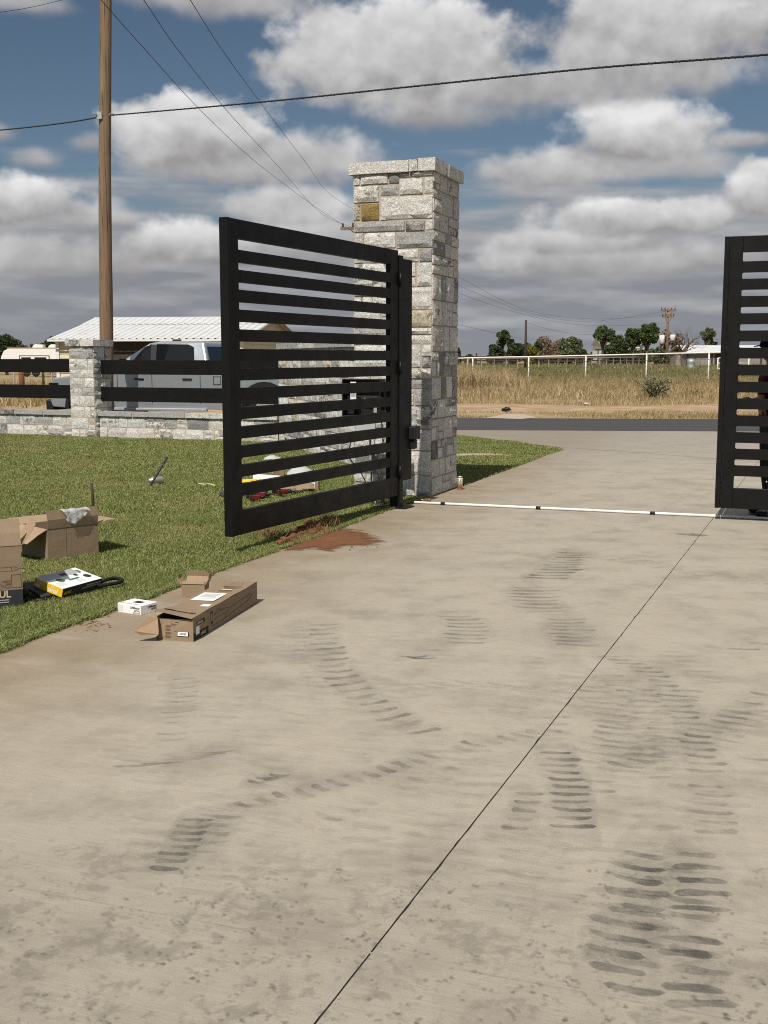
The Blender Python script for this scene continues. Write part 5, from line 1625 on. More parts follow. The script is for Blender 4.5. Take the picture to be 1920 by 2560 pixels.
for y in (-0.715, 0.701): MB().prism([(-0.45, y, 1.1), (0.85, y, 1.1), (0.5, y, 1.44), (-0.4, y, 1.44)], (0, 0.014, 0)).build('window', 'truck_glass', fv)
MB().slab((1.12, -0.62, 1.1), (1.12, 0.62, 1.1), (0.6, 0.56, 1.46), (0.6, -0.56, 1.46), 0.012).build('window', 'truck_glass', fv)
for x in (-1.4, 1.4):
    for y in (-0.82, 0.62): MB().lathe([(0.33, 0), (0.35, 0.05), (0.35, 0.15), (0.33, 0.2)], 14, M=Matrix.Translation((x, y, 0.35)) @ Matrix.Rotation(R(-90), 4, 'X')).build('wheel', 'rubber', fv)

# camper trailer at the far left
c0 = AT(150, 895, 96)
ct = thing('camper_trailer', 'white camper trailer with roof air units at the left edge', 'trailer', (c0.x, 96, 0))
ztop = AT(100, 871, 96).z
LC = c0.x - AT(2, 895, 96).x
bevel(MB().prism([(0, 0, 0.5), (0, 0, ztop), (-LC + 0.7, 0, ztop), (-LC + 0.25, 0, ztop - 0.22), (-LC, 0, ztop - 0.75), (-LC, 0, 0.5)], (0, 2.3, 0)).build('body', 'white_paint', ct), 0.04, 2)
MB().box((-LC + 0.55, -0.02, ztop + 0.001), (0.03, 2.32, ztop + 0.06)).build('roof_edge', 'tan_print', ct)
x1_, x0_ = AT(124, 895, 96).x - c0.x, AT(48, 895, 96).x - c0.x
wz0, wz1 = AT(90, 899, 96).z, AT(90, 888.5, 96).z
wf = MB().box((x0_, -0.025, wz0 - 0.2), (x1_, -0.002, wz1)).build('window_frame', 'dark_post', ct)
MB().box((x0_ + 0.07, -0.032, wz0 - 0.2), (x1_ - 0.07, -0.026, wz1 - 0.07)).build('frame_trim', 'white_paint', wf)
for (a_, b_) in ((0.18, 0.98), (1.28, 2.28)):
    MB().box((x0_ + a_, -0.038, wz0 - 0.2), (x0_ + b_, -0.033, wz1 - 0.16)).build('pane', 'truck_glass', wf)
for sx0, sx1 in ((75, 102), (115, 140)):
    xa, xb = AT(sx0, 895, 96).x - c0.x, AT(sx1, 895, 96).x - c0.x
    bevel(MB().prism([(xa, 0.7, ztop + 0.06), (xb, 0.7, ztop + 0.06), (xb, 0.7, ztop + 0.32), (xa + 0.25, 0.7, ztop + 0.34), (xa + 0.05, 0.7, ztop + 0.22)], (0, 0.8, 0)).build('air_unit', 'white_paint', ct), 0.04, 2)
MB().box((0.03, 0.3, 0.6), (0.06, 2.0, ztop - 0.1)).build('end_panel', 'red_clay', ct)
for x in (-LC * 0.42, -LC * 0.58): MB().lathe([(0.3, 0), (0.33, 0.05), (0.33, 0.18), (0.3, 0.2)], 14, M=Matrix.Translation((x, -0.05, 0.33)) @ Matrix.Rotation(R(-90), 4, 'X')).build('wheel', 'rubber', ct)

# ================================================================== SILVER PICKUP BEHIND THE WALL
RWp, FWp = Vector((-2.50, 24.05, 0)), Vector((-6.46, 25.15, 0))
tdir = (FWp - RWp).normalized(); tang = math.atan2(tdir.y, tdir.x)
WB = (FWp - RWp).length
tl_ = Vector((-tdir.y, tdir.x, 0))
t0 = RWp - tdir * 1.15 - tl_ * 1.0
tk = thing('pickup_truck', 'silver crew cab pickup truck parked behind the low stone wall', 'pickup', (t0.x, t0.y, -0.02), tang)
FWx = 1.15 + WB; LT = FWx + 0.98
HB = 1.24
def arch(cx, r, z, n=9): return [(cx + r * math.cos(math.pi * q / (n - 1)), z + r * math.sin(math.pi * q / (n - 1))) for q in range(n)]
low = [(0.0, 0.52)] + [(x, z) for x, z in reversed(arch(1.15, 0.52, 0.48))] + [(x, z) for x, z in reversed(arch(FWx, 0.52, 0.48))] + [(LT - 0.05, 0.50), (LT, 0.62), (LT, 1.0), (LT - 0.12, 1.14), (LT - 1.35, 1.27), (2.45, 1.27), (2.38, HB), (0.0, HB)]
bevel(MB().prism([(x, -1.0, z) for x, z in low], (0, 2.0, 0)).build('body', 'truck_silver', tk), 0.03, 3)
# cab: tapered greenhouse
xb0, xb1, xt0, xt1, zb, zt = 2.42, LT - 1.36, 2.62, LT - 2.30, 1.272, 1.93
yb0, yt0 = 0.97, 0.76
cv = [(xb0, -yb0, zb), (xb1, -yb0, zb), (xb1, yb0, zb), (xb0, yb0, zb), (xt0, -yt0, zt - 0.02), (xt1, -yt0, zt - 0.05), (xt1, yt0, zt - 0.05), (xt0, yt0, zt - 0.02), (xt0 + 0.1, -yt0 + 0.1, zt), (xt1 - 0.25, -yt0 + 0.1, zt), (xt1 - 0.25, yt0 - 0.1, zt), (xt0 + 0.1, yt0 - 0.1, zt)]
cf = [(0, 1, 5, 4), (1, 2, 6, 5), (2, 3, 7, 6), (3, 0, 4, 7), (4, 5, 9, 8), (5, 6, 10, 9), (6, 7, 11, 10), (7, 4, 8, 11), (8, 9, 10, 11), (3, 2, 1, 0)]
cb_ = MB(); cb_.add(cv, cf); bevel(cb_.build('cab', 'truck_silver', tk), 0.05, 3)
def on_side(x, z, s_=1, lift=0.006):
    f = (z - zb) / (zt - 0.03 - zb)
    return (x, s_ * (yb0 + (yt0 - yb0) * f + lift), z)
for s_ in (1, -1):
    fw_ = [(xb1 - 0.30, zb + 0.02), (xb1 - 0.66, 1.54), (xt1 + 0.06, 1.81), (xt1 - 0.10, 1.855), (3.86, 1.87), (3.80, zb + 0.02)]
    rw_ = [(3.68, zb + 0.02), (3.72, 1.87), (2.98, 1.86), (2.84, 1.80), (2.76, zb + 0.02)]
    for pl in (fw_, rw_):
        pts = [on_side(x, z, s_) for x, z in pl]
        MB().prism(pts, (0, 0.004 * s_, 0)).build('side_window', 'truck_glass', tk)
    MB().prism([on_side(x, z, s_, 0.003) for x, z in ((3.82, zb + 0.03), (3.88, 1.86), (3.70, 1.86), (3.66, zb + 0.03))], (0, 0.005 * s_, 0)).build('door_pillar', 'black_plastic', tk)
    for x in (4.95 if False else xb1 - 0.30, 3.75, 2.62):
        MB().box((x - 0.006, s_ * 0.994 if s_ > 0 else -1.004, 0.60), (x + 0.006, s_ * 1.004 if s_ > 0 else -0.994, 1.26)).build('door_seam', 'black_plastic', tk)
    for x in (4.05, 2.92):
        bevel(MB().box((x - 0.11, min(s_ * 1.0, s_ * 1.03), 1.10), (x + 0.11, max(s_ * 1.0, s_ * 1.03), 1.14)).build('door_handle', 'black_plastic', tk), 0.01)
    # bed side trim, fuel door, arches, step
    MB().box((0.05, min(s_ * 0.9, s_ * 1.005), HB + 0.001), (2.36, max(s_ * 0.9, s_ * 1.005), HB + 0.035)).build('bed_rail', 'black_plastic', tk)
    bevel(MB().box((2.45, min(s_ * 1.0, s_ * 1.09), 0.44), (FWx - 0.62, max(s_ * 1.0, s_ * 1.09), 0.50)).build('side_step', 'galvanised', tk), 0.012)
    for cx in (1.15, FWx):
        o_ = arch(cx, 0.60, 0.48, 13); i_ = arch(cx, 0.50, 0.48, 13)
        MB().prism([(x, s_ * 0.99, z) for x, z in o_ + list(reversed(i_))], (0, s_ * 0.05, 0)).build('fender_flare', 'black_plastic', tk)
        M_ = Matrix.Translation((cx, s_ * 0.985, 0.42)) @ Matrix.Rotation(R(90 if s_ > 0 else -90), 4, 'X')
        w_ = MB().lathe([(0.25, 0.24), (0.36, 0.26), (0.415, 0.22), (0.42, 0.14), (0.415, 0.04), (0.36, 0.0), (0.25, 0.02)], 24, M=M_).build('wheel', 'rubber', tk, True)
        rim = MB().lathe([(0.25, 0.0), (0.262, -0.006), (0.255, 0.03), (0.20, 0.045), (0.0, 0.035)], 24, M=M_).build('rim', 'galvanised', w_, True)
        for q in range(6):
            a_ = q * math.pi / 3
            MB().box((-0.03, 0.05, -0.004), (0.03, 0.235, 0.012), M=M_ @ Matrix.Rotation(a_, 4, 'Z')).build('spoke', 'galvanised', w_)
MB().box((2.30, 1.0, 1.02), (2.16, 1.006, 1.16)).build('fuel_door', 'truck_silver', tk)
outl = MB()
for a_, b_ in (((2.14, 1.002, 1.00), (2.32, 1.005, 1.012)), ((2.14, 1.002, 1.17), (2.32, 1.005, 1.182)), ((2.14, 1.002, 1.012), (2.152, 1.005, 1.17)), ((2.308, 1.002, 1.012), (2.32, 1.005, 1.17))): outl.box(a_, b_)
outl.build('fuel_door_seam', 'black_plastic', tk)
# front and rear
MB().slab((xb1 - 0.03, -0.86, zb + 0.02), (xb1 - 0.03, 0.86, zb + 0.02), (xt1 + 0.04, 0.70, zt - 0.10), (xt1 + 0.04, -0.70, zt - 0.10), 0.012).build('windscreen', 'truck_glass', tk)
MB().slab((xb0 - 0.004, 0.80, zb + 0.05), (xb0 - 0.004, -0.80, zb + 0.05), (xt0 - 0.024, -0.68, zt - 0.12), (xt0 - 0.024, 0.68, zt - 0.12), 0.012).build('rear_window', 'truck_glass', tk)
bevel(MB().box((LT - 0.05, -0.98, 0.42), (LT + 0.14, 0.98, 0.66)).build('front_bumper', 'black_plastic', tk), 0.04, 2)
bevel(MB().box((LT - 0.02, -0.62, 0.70), (LT + 0.05, 0.62, 1.05)).build('grille', 'black_plastic', tk), 0.02, 2)
for s_ in (1, -1):
    bevel(MB().box((LT - 0.22, min(s_ * 0.66, s_ * 1.012), 0.82), (LT + 0.03, max(s_ * 0.66, s_ * 1.012), 1.03)).build('headlight', 'truck_glass', tk), 0.02, 2)
    MB().box((-0.012, min(s_ * 0.84, s_ * 1.006), 0.80), (0.08, max(s_ * 0.84, s_ * 1.006), 1.18)).build('tail_light', 'red_tool', tk)
    mx = xb1 - 0.55
    m_ = MB().tube([(mx, s_ * 0.96, 1.30), (mx, s_ * 1.14, 1.36)], 0.025, 6).build('mirror', 'black_plastic', tk)
    bevel(MB().box((mx - 0.05, min(s_ * 1.08, s_ * 1.26), 1.32), (mx + 0.07, max(s_ * 1.08, s_ * 1.26), 1.56)).build('mirror_housing', 'black_plastic', m_), 0.03, 2)
MB().box((0.02, -0.9, HB - 0.35), (2.34, 0.9, HB - 0.30)).build('bed_floor', 'black_plastic', tk)
bevel(MB().box((-0.14, -0.95, 0.5), (0.0, 0.95, 0.66)).build('rear_bumper', 'galvanised', tk), 0.03)
MB().box((xt0 + 0.9, -0.02, zt), (xt0 + 1.1, 0.02, zt + 0.05)).build('roof_antenna', 'black_plastic', tk)

# ================================================================== BOXES ON DRIVE AND LAWN
CB = 'cardboard'
def crease(name, parent, M, x0, y0, x1, y1): return patch(name, 'brown_ink', parent, M, x0, y0, x1, y1, 0.0003, 0.0003)

# ---- long box: origin near-left bottom corner, x across, y along
o_ = G(280 + 460 / 4.1475, 1420 + 745 / 4.1475); p_ = G(280 + 845 / 4.1475, 1420 + 768 / 4.1475); q_ = Vector((-0.811, 7.137, 0))
ang = math.atan2((q_ - p_).x, (q_ - p_).y)
w, l, h = 0.222, 1.045, 0.132
lb = thing('long_cardboard_box', 'long brown cardboard carton lying on the concrete with its end flap open', 'box', (p_.x, p_.y, 0.0), -ang)
th = 0.004
b = MB().box((-w, 0, 0), (0, l, th)); b.build('bottom_panel', CB, lb)
MB().box((-w, 0.0, th), (-w + th, l, h)).build('side_panel', CB, lb)
MB().box((-th, 0, th), (0, l, h)).build('side_panel', CB, lb)
MB().box((-w + th, l - th, th), (-th, l, h)).build('end_panel', CB, lb)
fp = MB().slab((-w + th, 0.012, th), (-th, 0.004, th), (-th, 0.006, h - 0.010), (-w + th, 0.03, h - 0.014), -th); fp.build('end_panel', CB, lb)
# lid: three strips so that the near-left corner curls up
lid = MB(); nx_, ny_ = 4, 10
V_ = []
for j in range(ny_ + 1):
    for i in range(nx_ + 1):
        x = -w + w * i / nx_; y = -0.012 + (l + 0.012) * j / ny_
        lift = 0.034 * max(0, 1 - j / 3.2) ** 1.5 * (1 - i / nx_) ** 1.1
        V_.append((x, y, h + 0.0005 + lift + 0.002 * math.sin(j * 1.7 + i)))
F_ = [(j * (nx_ + 1) + i, j * (nx_ + 1) + i + 1, (j + 1) * (nx_ + 1) + i + 1, (j + 1) * (nx_ + 1) + i) for j in range(ny_) for i in range(nx_)]
o2 = len(V_)
V2 = [(x, y, z + 0.004) for x, y, z in V_]
lid.add(V_ + V2, [tuple(reversed(f)) for f in F_] + [tuple(v + o2 for v in f) for f in F_])
rim = [i for i in range(nx_)] + [j * (nx_ + 1) + nx_ for j in range(ny_)] + [ny_ * (nx_ + 1) + i for i in range(nx_, 0, -1)] + [j * (nx_ + 1) for j in range(ny_, 0, -1)]
lid.add([], [])
for a_, b_ in zip(rim, rim[1:] + rim[:1]): lid.f.append((a_, b_, b_ + o2, a_ + o2)); lid.m.append(0)
lid.build('top_panel', CB, lb)
# rounded end flap swung out to the left
fl = [(-w, 0.0, 0.165), (-w - 0.022, -0.030, 0.140), (-w - 0.075, -0.075, 0.085), (-w - 0.088, -0.085, 0.066), (-w - 0.085, -0.083, 0.055), (-w - 0.060, -0.066, 0.040), (-w + 0.018, -0.045, 0.030), (-w + 0.030, -0.038, 0.040), (-w + 0.030, -0.032, 0.055), (-w + 0.016, -0.008, 0.12)]
MB().prism(fl, (0.003, -0.003, 0.0)).build('end_flap', 'cardboard_edge', lb)
# prints: end face
M = frame((-w, 0.006, 0), (1, -0.02, 0), (0, 0.02, 1)); M.translation = Vector((-w, 0.0045, 0.0)); 
M = frame((-w + th, 0.0078, th), (w, -0.008, 0), (0, 0.013, 0.118))
prt = lambda n, mt, x0, y0, x1, y1, lf=0.0008: patch(n, mt, lb, M, x0, y0, x1, y1, lf)
prt('printed_bar', 'ink', 0.082, 0.088, 0.132, 0.100)
text('lettering', 'LiftMaster', 0.0095, 'tan_print', lb, M, 0.084, 0.0915, 1.02, 0.0014, 0.0002)
prt('white_sticker', 'paper_white', 0.136, 0.079, 0.196, 0.103)
text('lettering', '232940940', 0.010, 'ink', lb, M, 0.142, 0.087, 1.0, 0.0014)
prt('printed_bar', 'ink', 0.120, 0.022, 0.190, 0.048)
prt('white_sticker', 'paper_white', 0.123, 0.025, 0.184, 0.047, 0.0013)
bar_ = MB(); rd_ = random.Random(4); x = 0.135
while x < 0.172:
    ww = rd_.choice((0.0012, 0.002, 0.003)); bar_.box((x, 0.030, 0.0018), (x + ww, 0.0425, 0.0021), M=M); x += ww + rd_.choice((0.001, 0.0016, 0.002))
bar_.build('barcode', 'ink', lb)
ln = MB()
outline(ln, M, [(0.100, 0.054), (0.190, 0.054), (0.190, 0.077), (0.100, 0.077)], 0.001, 0.0008, True)
outline(ln, M, [(0.100, 0.065), (0.190, 0.065)], 0.001, 0.0008)
for i in range(16): outline(ln, M, [(0.048 + 0.001 * (i % 3), 0.012 + i * 0.0048), (0.075 + 0.012 * ((i * 7) % 4) / 4, 0.012 + i * 0.0048)], 0.0016, 0.0008) if i % 4 != 3 else None
for i in range(3): outline(ln, M, [(0.104, 0.069 - i * 0.011), (0.135 + 0.01 * i, 0.069 - i * 0.011)], 0.0022, 0.0009)
outline(ln, M, [(0.088, 0.083), (0.130, 0.083)], 0.003, 0.0008)
ln.build('printed_lines', 'brown_ink', lb)
# prints: right side
M = frame((0, 0, 0), (0, 1, 0), (0, 0, 1))
prt('printed_bar', 'ink', 0.050, 0.080, 0.165, 0.102)
text('lettering', 'LiftMaster', 0.020, 'tan_print', lb, M, 0.054, 0.0855, 1.08, 0.0014, 0.0004)
prt('printed_band', 'ink', 0.0, 0.004, 0.215, 0.044)
text('lettering', 'LA412', 0.026, 'tan_print', lb, M, 0.105, 0.014, 1.05, 0.0014, 0.0005)
prt('white_sticker', 'paper_white', 0.035, 0.030, 0.085, 0.076, 0.0013)
prt('panel_crease', 'brown_ink', 0.2152, 0.004, 0.2172, 0.13)
prt('printed_bar', 'ink', 0.255, 0.042, 0.288, 0.112)
prt('printed_bar', 'tan_print', 0.266, 0.055, 0.277, 0.100, 0.0013)
ln = MB()
outline(ln, M, [(0.27, 0.03), (0.30, 0.025), (0.50, 0.030), (0.86, 0.050), (0.93, 0.062), (0.95, 0.074), (0.93, 0.084), (0.88, 0.086), (0.56, 0.072), (0.50, 0.085), (0.40, 0.092), (0.30, 0.085)], 0.0026, 0.0008)
outline(ln, M, [(0.30, 0.060), (0.47, 0.060), (0.54, 0.070)], 0.0022, 0.0008)
outline(ln, M, [(0.32, 0.088), (0.35, 0.106), (0.40, 0.106), (0.42, 0.093)], 0.0022, 0.0008)
outline(ln, M, [(0.86, 0.05), (0.86, 0.085)], 0.002, 0.0008); outline(ln, M, [(0.90, 0.056), (0.90, 0.085)], 0.002, 0.0008)
outline(ln, M, [(0.48, 0.03), (0.485, 0.045), (0.54, 0.055)], 0.002, 0.0008)
outline(ln, M, [(0.27, 0.03), (0.265, 0.042)], 0.002, 0.0008)
ln.build('printed_drawing', 'ink', lb)
# prints: top
M = frame((-w, 0, h + 0.0052), (1, 0, 0), (0, 1, 0))
M2 = frame((-w + 0.018, 0.075, h + 0.028), (1, 0, -0.085), (0.0, 1, -0.10))
patch('printed_bar', 'ink', lb, M2, 0.0, 0.0, 0.185, 0.020, 0.0006)
text('lettering', 'LiftMaster', 0.024, 'tan_print', lb, M2 @ Matrix.Rotation(R(180), 4, 'Z'), -0.178, -0.0172, 1.25, 0.0012)
prt('shipping_pouch', 'paper_white', 0.03, 0.42, 0.175, 0.64, 0.003)
ln = MB()
for i in range(5): outline(ln, M, [(0.055, 0.60 - i * 0.022), (0.15 - 0.01 * (i % 2), 0.60 - i * 0.022)], 0.008, 0.0042)
outline(ln, M, [(0.05, 0.475), (0.16, 0.475)], 0.003, 0.0042)
ln.build('printed_lines', 'print_grey', lb)
prt('white_sticker', 'paper_white', 0.150, 0.27, 0.205, 0.325, 0.0032)
prt('pale_sticker', 'tan_print', 0.10, 0.735, 0.165, 0.762, 0.0032)
ln = MB()
for i in range(4): outline(ln, M, [(0.10 - 0.01 * i, 0.80 + i * 0.02), (0.17 + 0.006 * i, 0.80 + i * 0.02)], 0.007, 0.0032)
for i in range(3): outline(ln, M, [(0.09, 0.70 + i * 0.012), (0.175, 0.70 + i * 0.012)], 0.004, 0.0032)
outline(ln, M, [(0.09, 0.925), (0.16, 0.925), (0.16, 0.97), (0.09, 0.97)], 0.002, 0.0032, True)
ln.build('printed_lines', 'brown_ink', lb)

# ---- small white box
a0, a1 = Vector((-1.64, 6.878, 0)), Vector((-1.477, 6.779, 0))
ang = math.atan2((a1 - a0).y, (a1 - a0).x); wl1 = (a1 - a0).length; wl2 = 0.148; wh = 0.058
wbx = thing('white_keypad_box', 'small white printed box on the concrete next to the long carton', 'box', (a0.x, a0.y, 0.0), ang)
bevel(MB().box((0, 0, 0), (wl1, wl2, wh)).build('carton', 'paper_white', wbx), 0.0025, 2)
M = frame((0, 0, 0), (1, 0, 0), (0, 0, 1))
text('lettering', 'LiftMaster', 0.019, 'ink', wbx, M, wl1 - 0.008, 0.034, 1.0, 0.0006, 0.0002, 'RIGHT')
text('lettering', 'KPW5', 0.017, 'ink', wbx, M, wl1 - 0.008, 0.0165, 1.0, 0.0006, 0.0002, 'RIGHT')
ln = MB()
for i in range(2): outline(ln, M, [(wl1 - 0.065, 0.011 - i * 0.005), (wl1 - 0.008, 0.011 - i * 0.005)], 0.0022, 0.0005)
ln.build('printed_lines', 'ink', wbx)
ln = MB()
outline(ln, M, [(0.010, 0.010), (0.040, 0.010), (0.040, 0.046), (0.010, 0.046)], 0.0012, 0.0005, True)
for i in range(5): outline(ln, M, [(0.013, 0.016 + i * 0.006), (0.037, 0.016 + i * 0.006)], 0.0014, 0.0005)
ln.build('printed_lines', 'print_grey', wbx)
M = frame((wl1, 0, 0), (0, 1, 0), (0, 0, 1))
text('lettering', 'LiftMaster', 0.019, 'ink', wbx, M, wl2 - 0.010, 0.034, 1.0, 0.0006, 0.0002, 'RIGHT')
text('lettering', 'KPW5', 0.017, 'ink', wbx, M, wl2 - 0.010, 0.0165, 1.0, 0.0006, 0.0002, 'RIGHT')
M = frame((0, 0, wh), (1, 0, 0), (0, 1, 0))
patch('printed_keypad', 'slate_print', wbx, M, 0.070, 0.055, 0.135, 0.105, 0.0004)
patch('printed_bar', 'print_grey', wbx, M, 0.010, 0.012, wl1 - 0.03, 0.024, 0.0004)

# ---- generic open carton
def carton(name, label, loc, ang, w, d, h, flaps, mat=CB, th=0.005):
    """front face along +x at y=0; flaps: side -> (length, angle from vertical outward, taper)"""
    t = thing(name, label, 'box', loc, ang)
    MB().box((0, 0, 0), (w, d, th)).build('bottom_panel', mat, t)
    MB().box((0, 0, th), (w, th, h)).build('side_panel', mat, t)
    MB().box((0, d - th, th), (w, d, h)).build('side_panel', mat, t)
    MB().box((0, th, th), (th, d - th, h)).build('side_panel', mat, t)
    MB().box((w - th, th, th), (w, d - th, h)).build('side_panel', mat, t)
    sides = {'f': ((0, 0), (w, 0), (0, -1)), 'b': ((w, d), (0, d), (0, 1)), 'l': ((0, d), (0, 0), (-1, 0)), 'r': ((w, 0), (w, d), (1, 0))}
    for s_, (L, a, tp) in flaps.items():
        A_, B_, n_ = sides[s_]
        a = R(a)
        up = Vector((n_[0] * math.sin(a), n_[1] * math.sin(a), math.cos(a))) * L
        e = (Vector((*B_, 0)) - Vector((*A_, 0))) * tp
        A3, B3 = Vector((*A_, h + 0.001)), Vector((*B_, h + 0.001))
        m1 = 0.5
        # two-strip flap with a slight bow
        bow = Vector((n_[0], n_[1], 0)) * (0.012 * math.cos(a)) + Vector((0, 0, 0.010 * math.sin(a)))
        mb = MB()
        pts = [A3, B3, B3 + up * m1 - e * m1 + bow, A3 + up * m1 + e * m1 + bow, B3 + up - e, A3 + up + e]
        nn = (B3 - A3).cross(up).normalized() * 0.004
        mb.add(pts + [p + nn for p in pts], [(3, 2, 1, 0), (5, 4, 2, 3), (6, 7, 8, 9), (9, 8, 10, 11), (0, 1, 7, 6), (1, 2, 8, 7), (2, 4, 10, 8), (4, 5, 11, 10), (5, 3, 9, 11), (3, 0, 6, 9)])
        mb.build('flap', 'cardboard_edge' if s_ != 'f' else mat, t)
    return t

# small brown box behind the long one
e0 = G(280 + 715 / 4.1475, 1420 + 318 / 4.1475)
sb = carton('small_cardboard_box', 'small plain open cardboard box behind the long carton', (e0.x, e0.y + 0.03, 0), R(-8), 0.155, 0.10, 0.088,
            {'f': (0.022, -40, 0.02), 'b': (0.07, 4, 0.06), 'r': (0.07, 14, 0.25), 'l': (0.06, 28, 0.2)})

# open carton with the plastic bag
c0_, c1_, c2_ = Vector((-2.592, 8.671, 0)), Vector((-2.28, 8.986, 0)), Vector((-2.828, 9.004, 0))
ang = math.atan2((c1_ - c0_).y, (c1_ - c0_).x)
ob = carton('open_cardboard_box', 'open brown cardboard box on the lawn with plastic over its raised flap', (c0_.x, c0_.y, 0.0), ang, 0.443, 0.41, 0.243,
            {'f': (0.14, -3, 0.0), 'l': (0.20, 118, -0.02), 'b': (0.20, 82, -0.03), 'r': (0.18, 84, 0.02)})
M = frame((0, 0, 0), (1, 0, 0), (0, 0, 1))
crease('seam', ob, M, 0.16, 0.004, 0.163, 0.240)
# plastic draped over the flap
rs = np.random.default_rng(12)
mb = MB(); nx_, ny_ = 14, 9; V_ = []
for j in range(ny_ + 1):
    for i in range(nx_ + 1):
        u, v = i / nx_, j / ny_
        x = 0.13 + 0.22 * u + 0.02 * math.sin(v * 9)
        fold = v * 0.19
        if fold < 0.075: y, z = 0.030, 0.385 - 0.075 + fold + 0.004
        elif fold < 0.10: y, z = 0.030 - (fold - 0.075) * 2.2, 0.389
        else: y, z = -0.026 - 0.002, 0.389 - (fold - 0.10) * (0.9 + 0.4 * math.sin(u * 5))
        y += 0.016 * noise.noise(Vector((u * 6, v * 6, 1.2))) - (0.014 if fold >= 0.1 else 0); z += 0.012 * noise.noise(Vector((u * 5, v * 7, 4.2)))
        V_.append((x, y, z))
mb.add(V_, [(j * (nx_ + 1) + i, j * (nx_ + 1) + i + 1, (j + 1) * (nx_ + 1) + i + 1, (j + 1) * (nx_ + 1) + i) for j in range(ny_) for i in range(nx_)])
pb_ = mb.build('plastic_bag', 'clear_plastic', None, True)
pb_.location = (c0_.x, c0_.y, 0); pb_.rotation_euler = (0, 0, ang)
tag(pb_, 'crumpled clear plastic bag hanging over the open box flap', 'plastic bag')

# tall carton at the left edge
ang = math.atan2(0.056, 0.13)
aw, ah = 0.42, 0.385
da = Vector((math.cos(ang), math.sin(ang), 0))
A0 = Vector((-2.276, 7.053, 0)) - da * aw
ta = carton('tall_cardboard_box', 'tall brown cardboard box with dark printed base at the left edge', (A0.x, A0.y, 0), ang, aw, 0.36, ah,
            {'f': (0.175, -22, 0.0), 'r': (0.16, 38, 0.12), 'b': (0.17, 60, 0.02), 'l': (0.16, 60, 0.02)})
M = frame((0, 0, 0), (1, 0, 0), (0, 0, 1))
patch('printed_band', 'slate_print', ta, M, 0.0005, 0.002, aw - 0.0005, 0.108, 0.0006)
patch('printed_band', 'slate_print', ta, frame((aw, 0, 0), (0, 1, 0), (0, 0, 1)), 0.0005, 0.002, 0.355, 0.108, 0.0006)
text('lettering', 'UL', 0.062, 'tan_print', ta, M, aw - 0.073, 0.062, 0.95, 0.0014, 0.0012, 'RIGHT')
ln = MB()
for i in range(2): outline(ln, M, [(aw - 0.16, 0.046 - i * 0.014), (aw - 0.088, 0.046 - i * 0.014)], 0.006, 0.0014)
ln.build('printed_lines', 'print_grey', ta)
ln = MB()
outline(ln, M, [(0.05, 0.252), (aw - 0.062, 0.252), (aw - 0.062, 0.228), (0.05, 0.228)], 0.0022, 0.0008)
outline(ln, M, [(aw - 0.062, 0.254), (aw - 0.042, 0.254), (aw - 0.042, 0.227), (aw - 0.062, 0.227)], 0.0022, 0.0008, True)
outline(ln, M, [(aw - 0.042, 0.250), (aw - 0.032, 0.249), (aw - 0.021, 0.242), (aw - 0.032, 0.232), (aw - 0.042, 0.231)], 0.0022, 0.0008)
outline(ln, M, [(aw - 0.021, 0.242), (aw, 0.242)], 0.0022, 0.0008)
outline(ln, M, [(aw - 0.065, 0.120), (aw - 0.008, 0.120), (aw - 0.008, 0.202), (aw - 0.065, 0.202)], 0.004, 0.0008, True)
for i in range(3): outline(ln, M, [(aw - 0.15, 0.158 - i * 0.008), (aw - 0.072, 0.158 - i * 0.008)], 0.0018, 0.0008)
for i in range(3): outline(ln, M, [(aw - 0.13 - 0.02 * i, 0.134 - i * 0.008), (aw - 0.072, 0.134 - i * 0.008)], 0.0018, 0.0008)
outline(ln, M, [(aw - 0.115, 0.166), (aw - 0.072, 0.166)], 0.005, 0.0008); outline(ln, M, [(aw - 0.10, 0.142), (aw - 0.072, 0.142)], 0.005, 0.0008)
ln.build('printed_drawing', 'brown_ink', ta)

# yellow, white and black box leaning on a solar panel kit
yb = bpy.data.objects.new('yellow_sensor_box', None); link(yb)
tag(yb, 'flat yellow, white and black printed box tilted on the grass', 'box')
yb.location = (-2.085, 7.235, 0.012)
yb.rotation_euler = Euler((R(-3), R(19), R(70)), 'XYZ')
yl, yw, yh = 0.40, 0.235, 0.062      # x along the black side, y to the left
yb.rotation_euler = Euler((R(14), R(0), R(66)), 'XYZ')
bx_ = MB()
bx_.box((0, 0, 0), (yl, yw, yh))
bx_.m = [1, 0, 1, 2, 1, 2]     # bottom, top, front(long side near camera), right end, back, left end
bevel(bx_.build('carton', ['paper_white', 'slate_print', 'box_yellow'], yb), 0.0018)
M = frame((0, yw, 0), (0, -1, 0), (0, 0, 1))      # near end
text('lettering', 'cartel', 0.036, 'paper_white', yb, M, 0.115, 0.012, 1.0, 0.0006, 0.0008)
patch('printed_panel', 'paper_white', yb, M, 0.012, 0.008, 0.045, 0.028, 0.0005)
ln = MB()
for i in range(3): outline(ln, M, [(0.02, 0.052 - i * 0.007), (0.085, 0.052 - i * 0.007)], 0.002, 0.0005)
outline(ln, M, [(0.145, 0.040), (0.150, 0.052), (0.160, 0.047), (0.165, 0.040)], 0.004, 0.0005)
ln.build('printed_lines', 'paper_white', yb)
M = frame((0, 0, 0), (1, 0, 0), (0, 0, 1))
text('lettering', 'cartel', 0.034, 'box_yellow', yb, M, 0.015, 0.018, 0.9, 0.0006, 0.0004)
ln = MB()
outline(ln, M, [(0.24, 0.042), (0.385, 0.042)], 0.008, 0.0005); outline(ln, M, [(0.20, 0.028), (0.385, 0.028)], 0.007, 0.0005)
ln.build('printed_lines', 'print_grey', yb)
